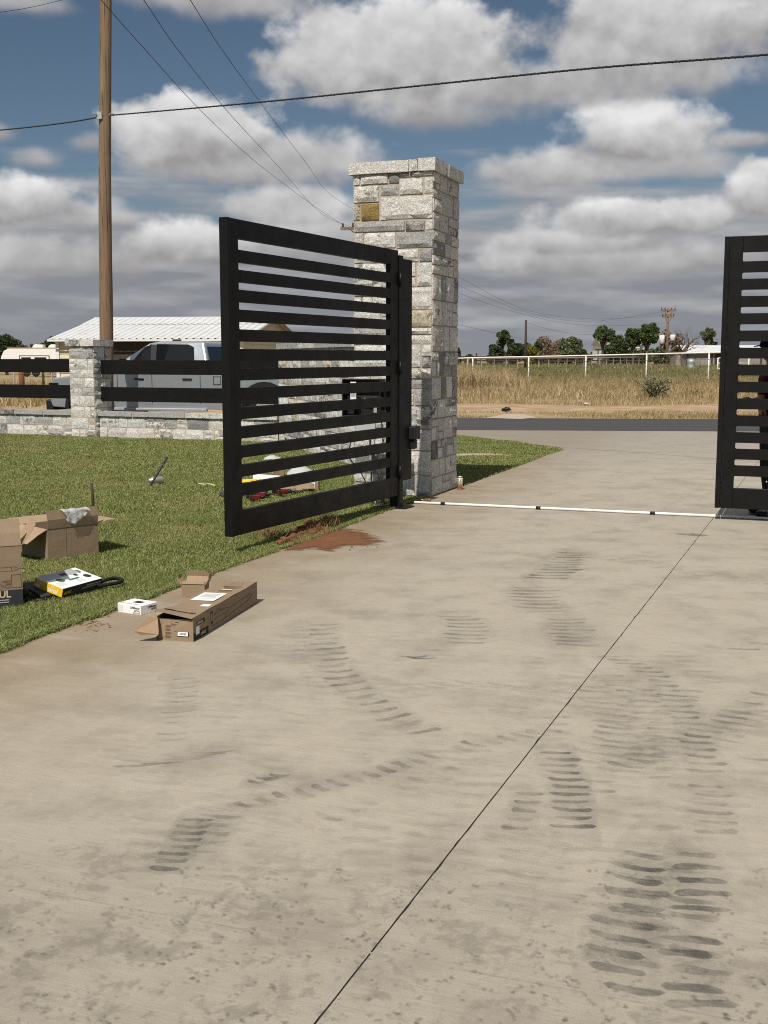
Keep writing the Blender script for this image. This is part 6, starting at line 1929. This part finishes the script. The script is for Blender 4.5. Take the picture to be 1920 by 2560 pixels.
M = frame((0, 0, yh), (1, 0, 0), (0, 1, 0))
def disc(nm, mt, x, y, rx_, ry_):
    mb = MB(); n = 18
    mb.add([M @ Vector((x + rx_ * math.cos(2 * math.pi * i / n), y + ry_ * math.sin(2 * math.pi * i / n), 0.0006)) for i in range(n)], [tuple(range(n))])
    return mb.build(nm, mt, yb)
patch('printed_panel', 'print_grey', yb, M, 0.002, 0.15, yl - 0.05, yw - 0.003, 0.0004)
disc('printed_disc', 'print_green', 0.11, 0.115, 0.032, 0.030)
disc('printed_disc', 'print_green', 0.345, 0.175, 0.030, 0.028)
disc('printed_disc', 'slate_print', 0.345, 0.085, 0.030, 0.028)
disc('printed_disc', 'ink', 0.285, 0.135, 0.018, 0.018)
patch('printed_panel', 'print_green', yb, M, 0.165, 0.080, 0.265, 0.100, 0.0006)
patch('printed_panel', 'slate_print', yb, M, 0.18, 0.165, 0.24, 0.20, 0.0008)
ln = MB()
for i in range(6): outline(ln, M, [(0.03 + 0.012 * i, 0.04), (0.03 + 0.012 * i, 0.095)], 0.003, 0.0005)
for i in range(4): outline(ln, M, [(0.20, 0.03 + i * 0.012), (0.27, 0.03 + i * 0.012)], 0.003, 0.0005)
ln.build('printed_lines', 'print_grey', yb)
patch('yellow_corner', 'box_yellow', yb, M, 0.002, 0.002, 0.006, yw - 0.002, 0.0009)

# grey panel and strap beneath and beside it
sp_ = thing('panel_kit', 'dark grey panel kit lying under the yellow box beside the tall carton', 'panel', (-2.20, 7.20, 0), R(60))
bevel(MB().slab((0, 0.0, 0.012), (0.30, 0.0, 0.012), (0.30, 0.20, 0.075), (0, 0.20, 0.075), 0.016).build('panel', 'slate_print', sp_), 0.003)
MB().tube([(0.02, 0.17, 0.01), (0.0, 0.20, 0.05), (0.0, 0.21, 0.10)], 0.014, 8).build('leg', 'black_plastic', sp_)
MB().lathe([(0.030, 0), (0.034, 0.01), (0.034, 0.035), (0.026, 0.05)], 14, c=(-0.045, 0.12, 0.03)).build('knob', 'black_plastic', sp_, True)
MB().tube(catmull([(-0.02, 0.05, 0.02), (-0.07, 0.07, 0.015), (-0.10, 0.02, 0.015), (-0.05, -0.03, 0.012), (0.03, -0.02, 0.012)], 8), 0.006, 6).build('lead', 'rubber', sp_, True)
tag(MB().tube(catmull([(-1.95, 7.60, 0.03), (-1.90, 7.68, 0.045), (-1.85, 7.73, 0.045), (-1.805, 7.72, 0.035), (-1.81, 7.66, 0.03), (-1.86, 7.60, 0.03), (-1.93, 7.55, 0.025)], 8), [0.013] * 49, 8).build('webbing_strap', 'rubber', None, True), 'loop of black webbing strap behind the yellow box', 'strap')

# ================================================================== TOOLS AND DEBRIS ON THE LAWN
# rod and maul head
def rod(label, a, b, r, mat='dark_post', name='metal_rod', cat='rod'):
    a, b = Vector(a), Vector(b)
    return tag(MB().tube([a, a.lerp(b, 0.3), a.lerp(b, 0.7), b], [r, r, r * 0.98, r * 0.95], 10).build(name, mat, None, True), label, cat)
zz = lambda x, y: (x * 320 / 1659, 1200 + y * 340 / 1763)
rb = Vector((-2.575, 10.0, 0.0)); rt = AT(*zz(1188, 45), 10.0)
rod('thin dark stake standing in the lawn behind the open box', (rb.x + 0.012, rb.y, -0.05), tuple(rt), 0.013)
ha = G(340 + 420 / 13.825, 1110 + 1480 / 13.825); hb_ = AT(340 + 1085 / 13.825, 1110 + 445 / 13.825, ha.y + 0.18)
rod('dark handle rod leaning up out of the lawn over a metal cylinder', (ha.x, ha.y, -0.03), tuple(hb_), 0.0135, 'slate_print')
mc = G(340 + 520 / 13.825, 1110 + 1400 / 13.825); md = G(340 + 800 / 13.825, 1110 + 1360 / 13.825)
dd = Vector((md.x - mc.x + 0.05, 0.09, 0)); an_ = math.atan2(dd.y, dd.x)
mz = thing('metal_cylinder', 'small shiny metal cylinder lying on the lawn at the rod', 'cylinder', (mc.x, mc.y + 0.03, 0.045), an_)
MB().lathe([(0.014, -0.04), (0.028, -0.03), (0.030, -0.012), (0.042, 0.0), (0.046, 0.012), (0.046, 0.13), (0.043, 0.145), (0.030, 0.15)], 18, M=Matrix.Rotation(R(90), 4, 'Y')).build('body', 'bare_metal', mz, True)
# lime strap
s1 = [G(x, y, 0.045) for x, y in ((497, 1209), (510, 1211), (523, 1210), (537, 1214))]
tag(MB().tube(catmull([tuple(p) for p in s1], 6), 0.009, 6).build('strap_scrap', 'lime_strap', None, True), 'pale lime strip lying on the lawn left of the gate', 'strap')
# clay washed on to the drive where the turf was dug
def blob_sheet(name, pts, z, mat, label, cat, amp=0.02, seed=0, kind=None):
    P = catmull([(p[0], p[1], z) for p in pts + pts[:1]], 6)[:-1]
    P = [p + Vector((noise.noise(p * 9 + Vector((seed, 0, 0))) * amp, noise.noise(p * 9 + Vector((0, seed, 5))) * amp, 0)) for p in P]
    c = sum(P, Vector()) / len(P)
    mb = MB()
    rings = [P, [c + (p - c) * 0.72 + Vector((0, 0, 0.004)) for p in P], [c + (p - c) * 0.38 + Vector((0, 0, 0.010 + 0.004 * noise.noise(p * 7))) for p in P]]
    n = len(P)
    mb.add([tuple(p) for r_ in rings for p in r_] + [tuple(c + Vector((0, 0, 0.012)))],
           [(k_ * n + i, k_ * n + (i + 1) % n, (k_ + 1) * n + (i + 1) % n, (k_ + 1) * n + i) for k_ in range(2) for i in range(n)] + [(2 * n + i, 2 * n + (i + 1) % n, 3 * n) for i in range(n)])
    return tag(mb.build(name, mat, None, True), label, cat, kind=kind)
mp = lambda L: [tuple(G(560 + x / 3.77, 1260 + y / 3.77))[:2] for x, y in L]
P_ = catmull([(*p, 0.003) for p in mp([(530, 450), (600, 425), (630, 350), (740, 295), (900, 265), (1050, 240), (1160, 228), (1320, 270), (1480, 350), (1390, 395), (1200, 395), (1080, 420), (1000, 450), (850, 425), (700, 440), (610, 445)])] + [(*mp([(530, 450)])[0], 0.003)], 5)[:-1]
c_ = Vector((*mp([(860, 345)])[0], 0.003)); n = len(P_)
rings = [(1.12, 0.0), (0.9, 0.35), (0.62, 0.75), (0.3, 1.0)]
vs = [tuple(c_ + (p - c_) * f + Vector((0, 0, 0.022 * (1 - f) * (0.5 + 1.1 * abs(noise.noise(p * 8))) if f < 1 else 0))) for f, _ in rings for p in P_] + [tuple(c_ + Vector((0, 0, 0.007)))]
st_ = [g_ for _, g_ in rings for p in P_] + [1.0]
fs = [(k_ * n + i, k_ * n + (i + 1) % n, (k_ + 1) * n + (i + 1) % n, (k_ + 1) * n + i) for k_ in range(3) for i in range(n)] + [(3 * n + i, 3 * n + (i + 1) % n, 4 * n) for i in range(n)]
me = bpy.data.meshes.new('clay_spill'); me.from_pydata(vs, [], fs)
me.attributes.new('strength', 'FLOAT', 'POINT').data.foreach_set('value', st_)
me.materials.append(MATS['clay_stain'])
tag(link(bpy.data.objects.new('clay_spill', me)), 'red clay smeared over the concrete under the open gate', 'clay', kind='stuff')
lm = MB(); rd_ = random.Random(8)
for i in range(330):
    if i >= 150: x, y = rd_.gauss(800, 150), rd_.gauss(330, 32)
    elif i < 90: x, y = rd_.gauss(830, 60), rd_.gauss(250, 22)
    elif i < 125: x = rd_.uniform(530, 760); y = 360 - (x - 540) * 0.42 + rd_.gauss(0, 8)
    else: x, y = rd_.uniform(560, 1450), rd_.gauss(360, 45)
    p = G(560 + x / 3.77, 1260 + y / 3.77); s_ = rd_.uniform(0.008, 0.036) if i < 125 else rd_.uniform(0.003, 0.012)
    bm = bmesh.new(); bmesh.ops.create_icosphere(bm, subdivisions=1, radius=1)
    vs = [(p.x + v.co.x * s_ * rd_.uniform(0.8, 1.4), p.y + v.co.y * s_ * rd_.uniform(.8, 1.3), s_ * 0.4 + v.co.z * s_ * 0.7) for v in bm.verts]
    bm.verts.ensure_lookup_table(); fs = [tuple(v.index for v in f.verts) for f in bm.faces]; bm.free()
    lm.add(vs, fs)
tag(lm.build('clay_clods', 'red_clay'), 'loose red clay clods along the dug lawn edge under the gate', 'clay', kind='stuff')
# dead grass thrown out of the dig
n_ = 900
x = np.concatenate([rng.normal(980, 50, 350), rng.normal(840, 40, 300), rng.normal(440, 70, 250)]); y = np.concatenate([rng.normal(185, 28, 350), rng.normal(235, 22, 300), rng.normal(300, 22, 250)])
P = np.array([tuple(G(560 + a / 3.77, 1260 + b / 3.77)) for a, b in zip(x, y)]); P[:, 2] = 0.01
V, T = blades(P, rng.uniform(0.03, 0.11, n_), rng.uniform(0.003, 0.007, n_), rng.uniform(0.4, 1.6, n_))
tag(numpy_mesh('dead_grass', V, T, 'straw'), 'brown torn-up dead grass by the dig under the gate', 'grass', kind='stuff')
# litter of dry clods on the drive edge near the white box
lm = MB()
for i in range(60):
    p = G(rd_.gauss(232, 26), rd_.gauss(1563, 9)); s_ = rd_.uniform(0.0015, 0.007)
    bm = bmesh.new(); bmesh.ops.create_icosphere(bm, subdivisions=1, radius=1)
    vs = [(p.x + v.co.x * s_ * rd_.uniform(1.0, 2.2), p.y + v.co.y * s_ * rd_.uniform(.8, 1.3), s_ * 0.3 + v.co.z * s_ * 0.5) for v in bm.verts]
    bm.verts.ensure_lookup_table(); fs = [tuple(v.index for v in f.verts) for f in bm.faces]; bm.free()
    lm.add(vs, fs)
tag(lm.build('soil_crumbs', 'red_clay'), 'dark soil crumbs on the concrete edge left of the white box', 'soil', kind='stuff')

# seen through the gate slots
sp5 = lambda x, y, z=0.0: G(580 + x / 5.184, 1120 + y / 5.184, z)
mb = MB(); c_ = sp5(215, 460, 0.04)
for i in range(7):
    a0_ = i * 0.9
    mb.tube([(c_.x + (0.13 + 0.012 * i) * math.cos(t) * 1.0, c_.y + (0.10 + 0.012 * i) * math.sin(t), 0.02 + 0.009 * i + 0.006 * math.sin(3 * t + a0_)) for t in [2 * math.pi * q / 28 for q in range(29)]], 0.0065, 6, cap=False)
tag(mb.build('rope_coil', 'yellow_rope', None, True), 'coil of yellow cord on the lawn behind the gate', 'cord')
c_ = sp5(440, 450); 
bd = MB().slab((c_.x - 0.16, c_.y - 0.03, 0.05), (c_.x + 0.20, c_.y + 0.02, 0.04), (c_.x + 0.16, c_.y + 0.22, 0.06), (c_.x - 0.18, c_.y + 0.16, 0.09), 0.006)
tag(bd.build('white_board', 'paper_white'), 'sheet of white board on the lawn behind the gate', 'board')
c_ = sp5(590, 400)
pbx = carton('parts_box', 'small upright brown box behind the white board, seen through the gate', (c_.x - 0.07, c_.y + 0.25, 0), R(12), 0.13, 0.10, 0.15, {'l': (0.06, 30, 0.1)})
def film(label, cx, cy, w_, d_, h_, seed):
    mb = MB(); n = 9; V_ = []
    for j in range(n + 1):
        for i in range(n + 1):
            u, v = i / n - 0.5, j / n - 0.5
            e = max(0, 1 - (u * u + v * v) * 3.4)
            V_.append((cx + u * w_ + 0.03 * noise.noise(Vector((u * 5, v * 5, seed))), cy + v * d_, 0.03 + h_ * e * (0.6 + 0.8 * abs(noise.noise(Vector((u * 4 + seed, v * 4, 2)))))))
    mb.add(V_, [(j * (n + 1) + i, j * (n + 1) + i + 1, (j + 1) * (n + 1) + i + 1, (j + 1) * (n + 1) + i) for j in range(n) for i in range(n)])
    return tag(mb.build('plastic_bag', 'clear_plastic', None, True), label, 'plastic bag')
c_ = sp5(880, 370); film('large clear plastic bag on the lawn behind the gate', c_.x, c_.y + 0.1, 0.34, 0.30, 0.13, 3.0)
c_ = G(680, 1152); film('smaller clear plastic bag farther back on the lawn behind the gate', c_.x, c_.y, 0.24, 0.22, 0.07, 6.0)
c_ = G(898, 1196); film('scrap of clear plastic at the foot of the wing wall by the cables', c_.x, c_.y, 0.12, 0.10, 0.06, 9.0)
c_ = G(560, 1243); film_ = MB().lathe([(0.05, 0), (0.055, 0.02), (0.045, 0.05), (0.02, 0.06)], 10, c=(c_.x, c_.y, 0.0)); tag(film_.build('tool_pouch', 'slate_print', None, True), 'dark grey tool pouch peeking past the end of the open gate', 'pouch')
# red cordless tools
def drill(label, loc, rz, tilt=90):
    t = thing('cordless_drill', label, 'drill', loc, rz); t.scale = (0.85, 0.85, 0.85)
    Mr = Matrix.Rotation(R(tilt), 4, 'X')
    bevel(MB().prism([Mr @ Vector(p) for p in ((-0.08, -0.028, 0.10), (0.06, -0.028, 0.10), (0.07, -0.028, 0.13), (0.06, -0.028, 0.165), (-0.07, -0.028, 0.17), (-0.09, -0.028, 0.14))], Mr @ Vector((0, 0.056, 0))).build('housing', 'red_tool', t), 0.008, 2)
    bevel(MB().prism([Mr @ Vector(p) for p in ((-0.06, -0.022, 0.02), (-0.015, -0.022, 0.02), (0.0, -0.022, 0.10), (-0.055, -0.022, 0.10))], Mr @ Vector((0, 0.044, 0))).build('grip', 'black_plastic', t), 0.006, 2)
    bevel(MB().prism([Mr @ Vector(p) for p in ((-0.09, -0.032, -0.03), (0.03, -0.032, -0.03), (0.03, -0.032, 0.02), (-0.08, -0.032, 0.02))], Mr @ Vector((0, 0.064, 0))).build('battery', 'black_plastic', t), 0.006, 2)
    MB().lathe([(0.024, 0.0), (0.026, 0.03), (0.016, 0.06), (0.006, 0.065), (0.005, 0.12)], 12, M=Mr @ Matrix.Translation((0.066, 0, 0.135)) @ Matrix.Rotation(R(90), 4, 'Y')).build('chuck', 'black_plastic', t, True)
    bevel(MB().prism([Mr @ Vector(p) for p in ((-0.092, -0.030, 0.115), (-0.035, -0.030, 0.112), (-0.030, -0.030, 0.160), (-0.075, -0.030, 0.172))], Mr @ Vector((0, 0.060, 0))).build('motor_cover', 'black_plastic', t), 0.006)
    return t
c_ = sp5(270, 690); drill('red and black cordless drill at the left in the pile of tools behind the gate', (c_.x, c_.y + 0.05, 0.05), R(20))
c_ = sp5(420, 650); drill('red and black cordless drill in the middle of the tools behind the gate', (c_.x, c_.y + 0.08, 0.05), R(-15))
c_ = sp5(560, 625); drill('red and black cordless drill at the right in the pile of tools behind the gate', (c_.x + 0.03, c_.y + 0.08, 0.05), R(35))
c_ = sp5(690, 605)
wr = thing('pipe_wrench', 'small red pipe wrench lying right of the cordless drills', 'wrench', (c_.x, c_.y + 0.05, 0.04), R(10))
bevel(MB().box((-0.09, -0.012, 0), (0.06, 0.012, 0.022)).build('handle', 'red_tool', wr), 0.005, 2)
MB().prism([(0.06, -0.02, 0), (0.10, -0.035, 0), (0.12, -0.02, 0), (0.09, -0.008, 0), (0.09, 0.01, 0), (0.12, 0.02, 0), (0.10, 0.032, 0), (0.06, 0.02, 0)], (0, 0, 0.024)).build('jaw', 'bare_metal', wr)
for (x, y, a_, s_, lab) in ((700, 580, 20, 0.10, 'flat scrap of cardboard beside the cordless drills'), (810, 585, -30, 0.09, 'folded scrap of cardboard in the middle behind the gate'), (930, 565, 40, 0.13, 'larger cardboard scrap next to the white printed packet')):
    c_ = sp5(x, y)
    t_ = MB().slab((c_.x - s_, c_.y, 0.03), (c_.x + s_, c_.y + 0.02, 0.03), (c_.x + s_ * 0.7, c_.y + s_ * 1.1, 0.03 + s_ * 0.5), (c_.x - s_ * 0.6, c_.y + s_, 0.03 + s_ * 0.25), 0.004)
    tag(t_.build('cardboard_scrap', CB), lab, 'cardboard')
c_ = sp5(1040, 552)
pk = thing('printed_packet', 'small white packet with black print standing behind the gate', 'packet', (c_.x, c_.y + 0.02, 0), R(-14))
bevel(MB().box((-0.055, 0, 0), (0.075, 0.05, 0.105)).build('carton', CB, pk), 0.002)
M = frame((-0.055, 0, 0), (1, 0, 0), (0, 0, 1)); patch('white_label', 'paper_white', pk, M, 0.006, 0.012, 0.088, 0.10, 0.0006)
mb = MB(); n = 16
for cx, r_ in ((0.052, 0.024), ):
    outline(mb, M, [(cx + r_ * math.cos(2 * math.pi * i / n), 0.055 + r_ * math.sin(2 * math.pi * i / n)) for i in range(n)], 0.008, 0.0014, True)
outline(mb, M, [(0.015, 0.03), (0.020, 0.08)], 0.005, 0.0014); mb.build('printed_mark', 'ink', pk)

# ================================================================== PVC PIPE, CAN, BOTTLE
d_ = Vector((3.247 - 0.326, 11.067 - 12.142, 0)).normalized()
pv = thing('pvc_pipe', 'long white plastic pipe lying across the drive in the gateway', 'pipe', (0.326, 12.142, 0), math.atan2(d_.y, d_.x))
for a_, b_ in ((0.0, 1.86), (1.861, 3.106), (3.11, 4.6)):
    MB().tube([(a_, 0, 0.0155), ((a_ + b_) / 2, 0, 0.0155), (b_, 0, 0.0155)], 0.0135, 12).build('length', 'white_pvc', pv, True)
for x in (1.80, 3.06): MB().tube([(x, 0, 0.0155), (x + 0.10, 0, 0.0155)], 0.0150, 12).build('coupling', 'white_pvc', pv, True)
for sx in (957, 1163, 1410):
    r_ = ray(sx * kd, 1100 * kd)
    # distance along the pipe where this picture column crosses it
    t_ = (r_.x * 12.142 - r_.y * 0.326) / (r_.y * d_.x - r_.x * d_.y)
    cl = MB().tube([(t_ - 0.024, 0, 0.0160), (t_ + 0.024, 0, 0.0160)], 0.0165, 12)
    cl.box((t_ - 0.024, -0.024, 0.0), (t_ + 0.024, 0.017, 0.006))
    cl.build('black_clip', 'black_plastic', pv, True)
tag(MB().tube(catmull([(0.33, 12.15, 0.008), (0.18, 12.02, 0.010), (0.02, 11.86, 0.012), (-0.10, 11.72, 0.02)], 6), 0.006, 6).build('cable', 'cable_black', None, True), 'black cable on the ground from the pipe end to the hinge post', 'cable')
can = thing('drink_can', 'tall pale drink can standing on the concrete against the stone pillar', 'can', (0.905, 13.50, 0.0))
MB().lathe([(0.024, 0), (0.029, 0.006), (0.033, 0.018)], 20).build('base', 'can_base', can, True)
MB().lathe([(0.033, 0.018), (0.033, 0.138)], 20).build('body', 'can_label', can, True)
MB().lathe([(0.033, 0.138), (0.027, 0.152), (0.027, 0.157), (0.024, 0.155), (0.024, 0.152), (0.0, 0.152)], 20).build('lid', 'bare_metal', can, True)
ln = MB()
for i, z in enumerate((0.05, 0.065, 0.08, 0.095, 0.11, 0.122)):
    for j in range(3):
        a_ = math.radians(200 + j * 32 + (i * 37) % 14)
        M = Matrix.Translation((0, 0, z)) @ Matrix.Rotation(a_, 4, 'Z') @ Matrix.Translation((0.0334, 0, 0))
        ln.box((0, -0.005, -0.004), (0.0004, 0.004, 0.004), M=M)
ln.build('printed_marks', 'ink', can)
MB().lathe([(0.04, 0.0), (0.042, 0.002), (0.04, 0.004)], 18).build('foot_ring', 'can_base', can)
bo = thing('glass_bottle', 'small amber bottle lying at the pillar foot by the white pipe', 'bottle', (0.455, 12.33, 0.017), R(-28))
MB().lathe([(0.0, 0), (0.015, 0.002), (0.017, 0.01), (0.017, 0.06), (0.012, 0.075), (0.008, 0.085), (0.008, 0.10)], 14, M=Matrix.Rotation(R(-90), 4, 'Y') @ Matrix.Translation((0, 0, -0.06))).build('body', 'amber', bo, True)
MB().lathe([(0.0095, 0.098), (0.0095, 0.112)], 12, M=Matrix.Rotation(R(-90), 4, 'Y') @ Matrix.Translation((0, 0, -0.06))).build('cap', 'bare_metal', bo, True)

# ================================================================== PERSON BEHIND THE CLOSED GATE
def skin_mesh(name, verts, edges, radii, sub=2):
    me = bpy.data.meshes.new(name); me.from_pydata(verts, edges, []); 
    o = bpy.data.objects.new(name, me); COL.objects.link(o)
    m = o.modifiers.new('skin', 'SKIN')
    sv = me.skin_vertices[0].data
    for i, r_ in enumerate(radii):
        sv[i].radius = r_ if isinstance(r_, tuple) else (r_, r_)
        sv[i].use_root = (i == 0)
    s_ = o.modifiers.new('sub', 'SUBSURF'); s_.levels = sub; s_.render_levels = sub
    dgp = bpy.context.evaluated_depsgraph_get()
    out_ = bpy.data.meshes.new_from_object(o.evaluated_get(dgp))
    bpy.data.objects.remove(o); bpy.data.meshes.remove(me)
    return out_
ft = G(1880, 1293)
person = thing('person', 'person in black cap, maroon shirt and dark trousers standing behind the closed gate', 'person', (3.79, ft.y + 0.06, 0), R(0))
# local: facing -x, y away from the camera
V_ = [(0, 0, 0.98), (-0.01, 0, 1.12), (-0.01, 0, 1.28), (0.0, 0, 1.42), (-0.01, 0, 1.50), (-0.035, 0, 1.56), (-0.05, 0, 1.64),      # 0-6 spine, neck, head
      (0.0, -0.10, 0.92), (-0.03, -0.12, 0.50), (0.02, -0.13, 0.09), (0.0, 0.10, 0.92), (0.0, 0.12, 0.50), (0.05, 0.13, 0.09),        # 7-12 legs
      (0.0, -0.17, 1.40), (0.03, -0.23, 1.15), (-0.13, -0.20, 1.115), (-0.215, -0.17, 1.125),                                         # 13-16 near arm
      (0.0, 0.17, 1.40), (0.02, 0.23, 1.15), (-0.14, 0.19, 1.12), (-0.21, 0.15, 1.14)]
E_ = [(0, 1), (1, 2), (2, 3), (3, 4), (4, 5), (5, 6), (0, 7), (7, 8), (8, 9), (0, 10), (10, 11), (11, 12), (3, 13), (13, 14), (14, 15), (15, 16), (3, 17), (17, 18), (18, 19), (19, 20)]
Rr = [(0.13, 0.15), (0.12, 0.15), (0.125, 0.16), (0.11, 0.16), 0.055, 0.065, 0.085, 0.095, 0.065, 0.048, 0.095, 0.065, 0.048, 0.065, 0.047, 0.036, 0.030, 0.065, 0.047, 0.036, 0.030]
bodym = skin_mesh('body', V_, E_, Rr)
for mm in ('skin_tone', 'shirt_maroon', 'trousers_charcoal'): bodym.materials.append(MATS[mm])
for f in bodym.polygons:
    c_ = f.center
    arm = abs(c_.y) > 0.155 and c_.z > 1.0
    if c_.z > 1.465: f.material_index = 0
    elif c_.x < -0.10 and 1.02 < c_.z < 1.22: f.material_index = 0
    elif arm and c_.z < 1.20: f.material_index = 0
    elif c_.z > 0.93: f.material_index = 1
    else: f.material_index = 2
    f.use_smooth = True
body = link(bpy.data.objects.new('body', bodym), person)
def hand(root, s_):
    rx_, ry_, rz_ = root
    vs, es, rr_ = [(rx_, ry_, rz_), (rx_ - 0.045, ry_, rz_ + 0.004)], [(0, 1)], [0.026, 0.028]
    tips = [(-0.085, 0.028), (-0.10, 0.010), (-0.095, -0.009), (-0.075, -0.026)]
    for (dx, dy) in tips:
        i = len(vs)
        vs += [(rx_ - 0.055, ry_ + dy * s_, rz_ + 0.004), (rx_ - 0.055 + (dx + 0.055) * 0.55 - 0.02, ry_ + dy * 1.1 * s_, rz_ - 0.002), (rx_ + dx - 0.015, ry_ + dy * 1.15 * s_, rz_ - 0.020)]
        es += [(1, i), (i, i + 1), (i + 1, i + 2)]; rr_ += [0.0105, 0.0092, 0.0078]
    i = len(vs)
    vs += [(rx_ - 0.02, ry_ + 0.030 * s_, rz_ + 0.008), (rx_ - 0.05, ry_ + 0.048 * s_, rz_ + 0.004)]
    es += [(0, i), (i, i + 1)]; rr_ += [0.0115, 0.009]
    m_ = skin_mesh('hand', vs, es, rr_, 2)
    m_.materials.append(MATS['skin_tone'])
    for f in m_.polygons: f.use_smooth = True
    return link(bpy.data.objects.new('hand', m_), body)
hand((-0.205, -0.175, 1.125), 1); hand((-0.20, 0.155, 1.14), -1)
# head details
hd = bmesh.new(); bmesh.ops.create_uvsphere(hd, u_segments=20, v_segments=14, radius=1)
for v in hd.verts:
    x, y, z = v.co
    k1 = 1.0 - 0.18 * max(0, -z)
    v.co = Vector((-0.045 + x * 0.098 * k1, y * 0.076 * k1, 1.625 + z * 0.118))
    if x < -0.75 and abs(y) < 0.25 and -0.35 < z < 0.1: v.co.x -= 0.018 * (1 - abs(y) * 3)
hm = bpy.data.meshes.new('head'); hd.to_mesh(hm); hd.free(); hm.materials.append(MATS['skin_tone'])
for f in hm.polygons: f.use_smooth = True
head = link(bpy.data.objects.new('head', hm), person)
for s_ in (-1, 1):
    MB().lathe([(0.0, -0.008), (0.009, -0.004), (0.009, 0.004), (0.0, 0.008)], 8, c=(-0.132, s_ * 0.030, 1.625)).build('eye', 'paper_white', head, True)
    MB().prism([(-0.04, s_ * 0.074, 1.59), (-0.02, s_ * 0.076, 1.595), (-0.015, s_ * 0.078, 1.64), (-0.04, s_ * 0.076, 1.645)], (0, s_ * 0.014, 0)).build('ear', 'skin_tone', head)
MB().box((-0.128, -0.022, 1.563), (-0.122, 0.022, 1.570)).build('mouth', 'shirt_maroon', head)
MB().lathe([(0.094, 1.60), (0.100, 1.64), (0.094, 1.69)], 18, c=(-0.036, 0, 0), M=Matrix.Scale(0.83, 4, (0, 1, 0))).build('hair', 'hair_dark', head, True)
cp = MB().lathe([(0.107, 1.655), (0.108, 1.68), (0.098, 1.72), (0.070, 1.752), (0.03, 1.764), (0.0, 1.766)], 22, c=(-0.042, 0, 0), M=Matrix.Scale(0.86, 4, (0, 1, 0)))
cap_ = cp.build('cap', 'cap_black', person, True)
bp_ = [(-0.13 - 0.075 * math.cos(a_), 0.08 * math.sin(a_), 1.668 - 0.012 * math.cos(a_)) for a_ in [math.pi * (q / 12 - 0.5) for q in range(13)]]
MB().prism(bp_, (0, 0, 0.008)).build('cap_brim', 'cap_black', cap_)
def shoe(cx, cy, rz):
    bm = bmesh.new(); bmesh.ops.create_uvsphere(bm, u_segments=16, v_segments=10, radius=1)
    for v in bm.verts:
        x, y, z = v.co
        hgt = 0.055 + 0.05 * max(0, x) if x > 0 else 0.05
        v.co = Vector((x * 0.145 - 0.055, y * (0.048 - 0.008 * x), 0.045 + (z * hgt if z > 0 else z * 0.042)))
    me = bpy.data.meshes.new('shoe'); bm.to_mesh(me); bm.free(); me.materials.append(MATS['shoe_black'])
    for f in me.polygons: f.use_smooth = True
    o = link(bpy.data.objects.new('shoe', me), person); o.location = (cx, cy, 0); o.rotation_euler = (0, 0, rz)
    MB().box((-0.185, -0.04, 0.0), (0.075, 0.04, 0.018)).build('sole', 'shoe_grey', o)
    MB().box((-0.10, -0.0495, 0.03), (0.02, -0.046, 0.05)).build('side_stripe', 'shoe_grey', o)
    return o
shoe(0.02, -0.13, R(4)); shoe(0.05, 0.13, R(-6))
bpy.context.view_layer.update()
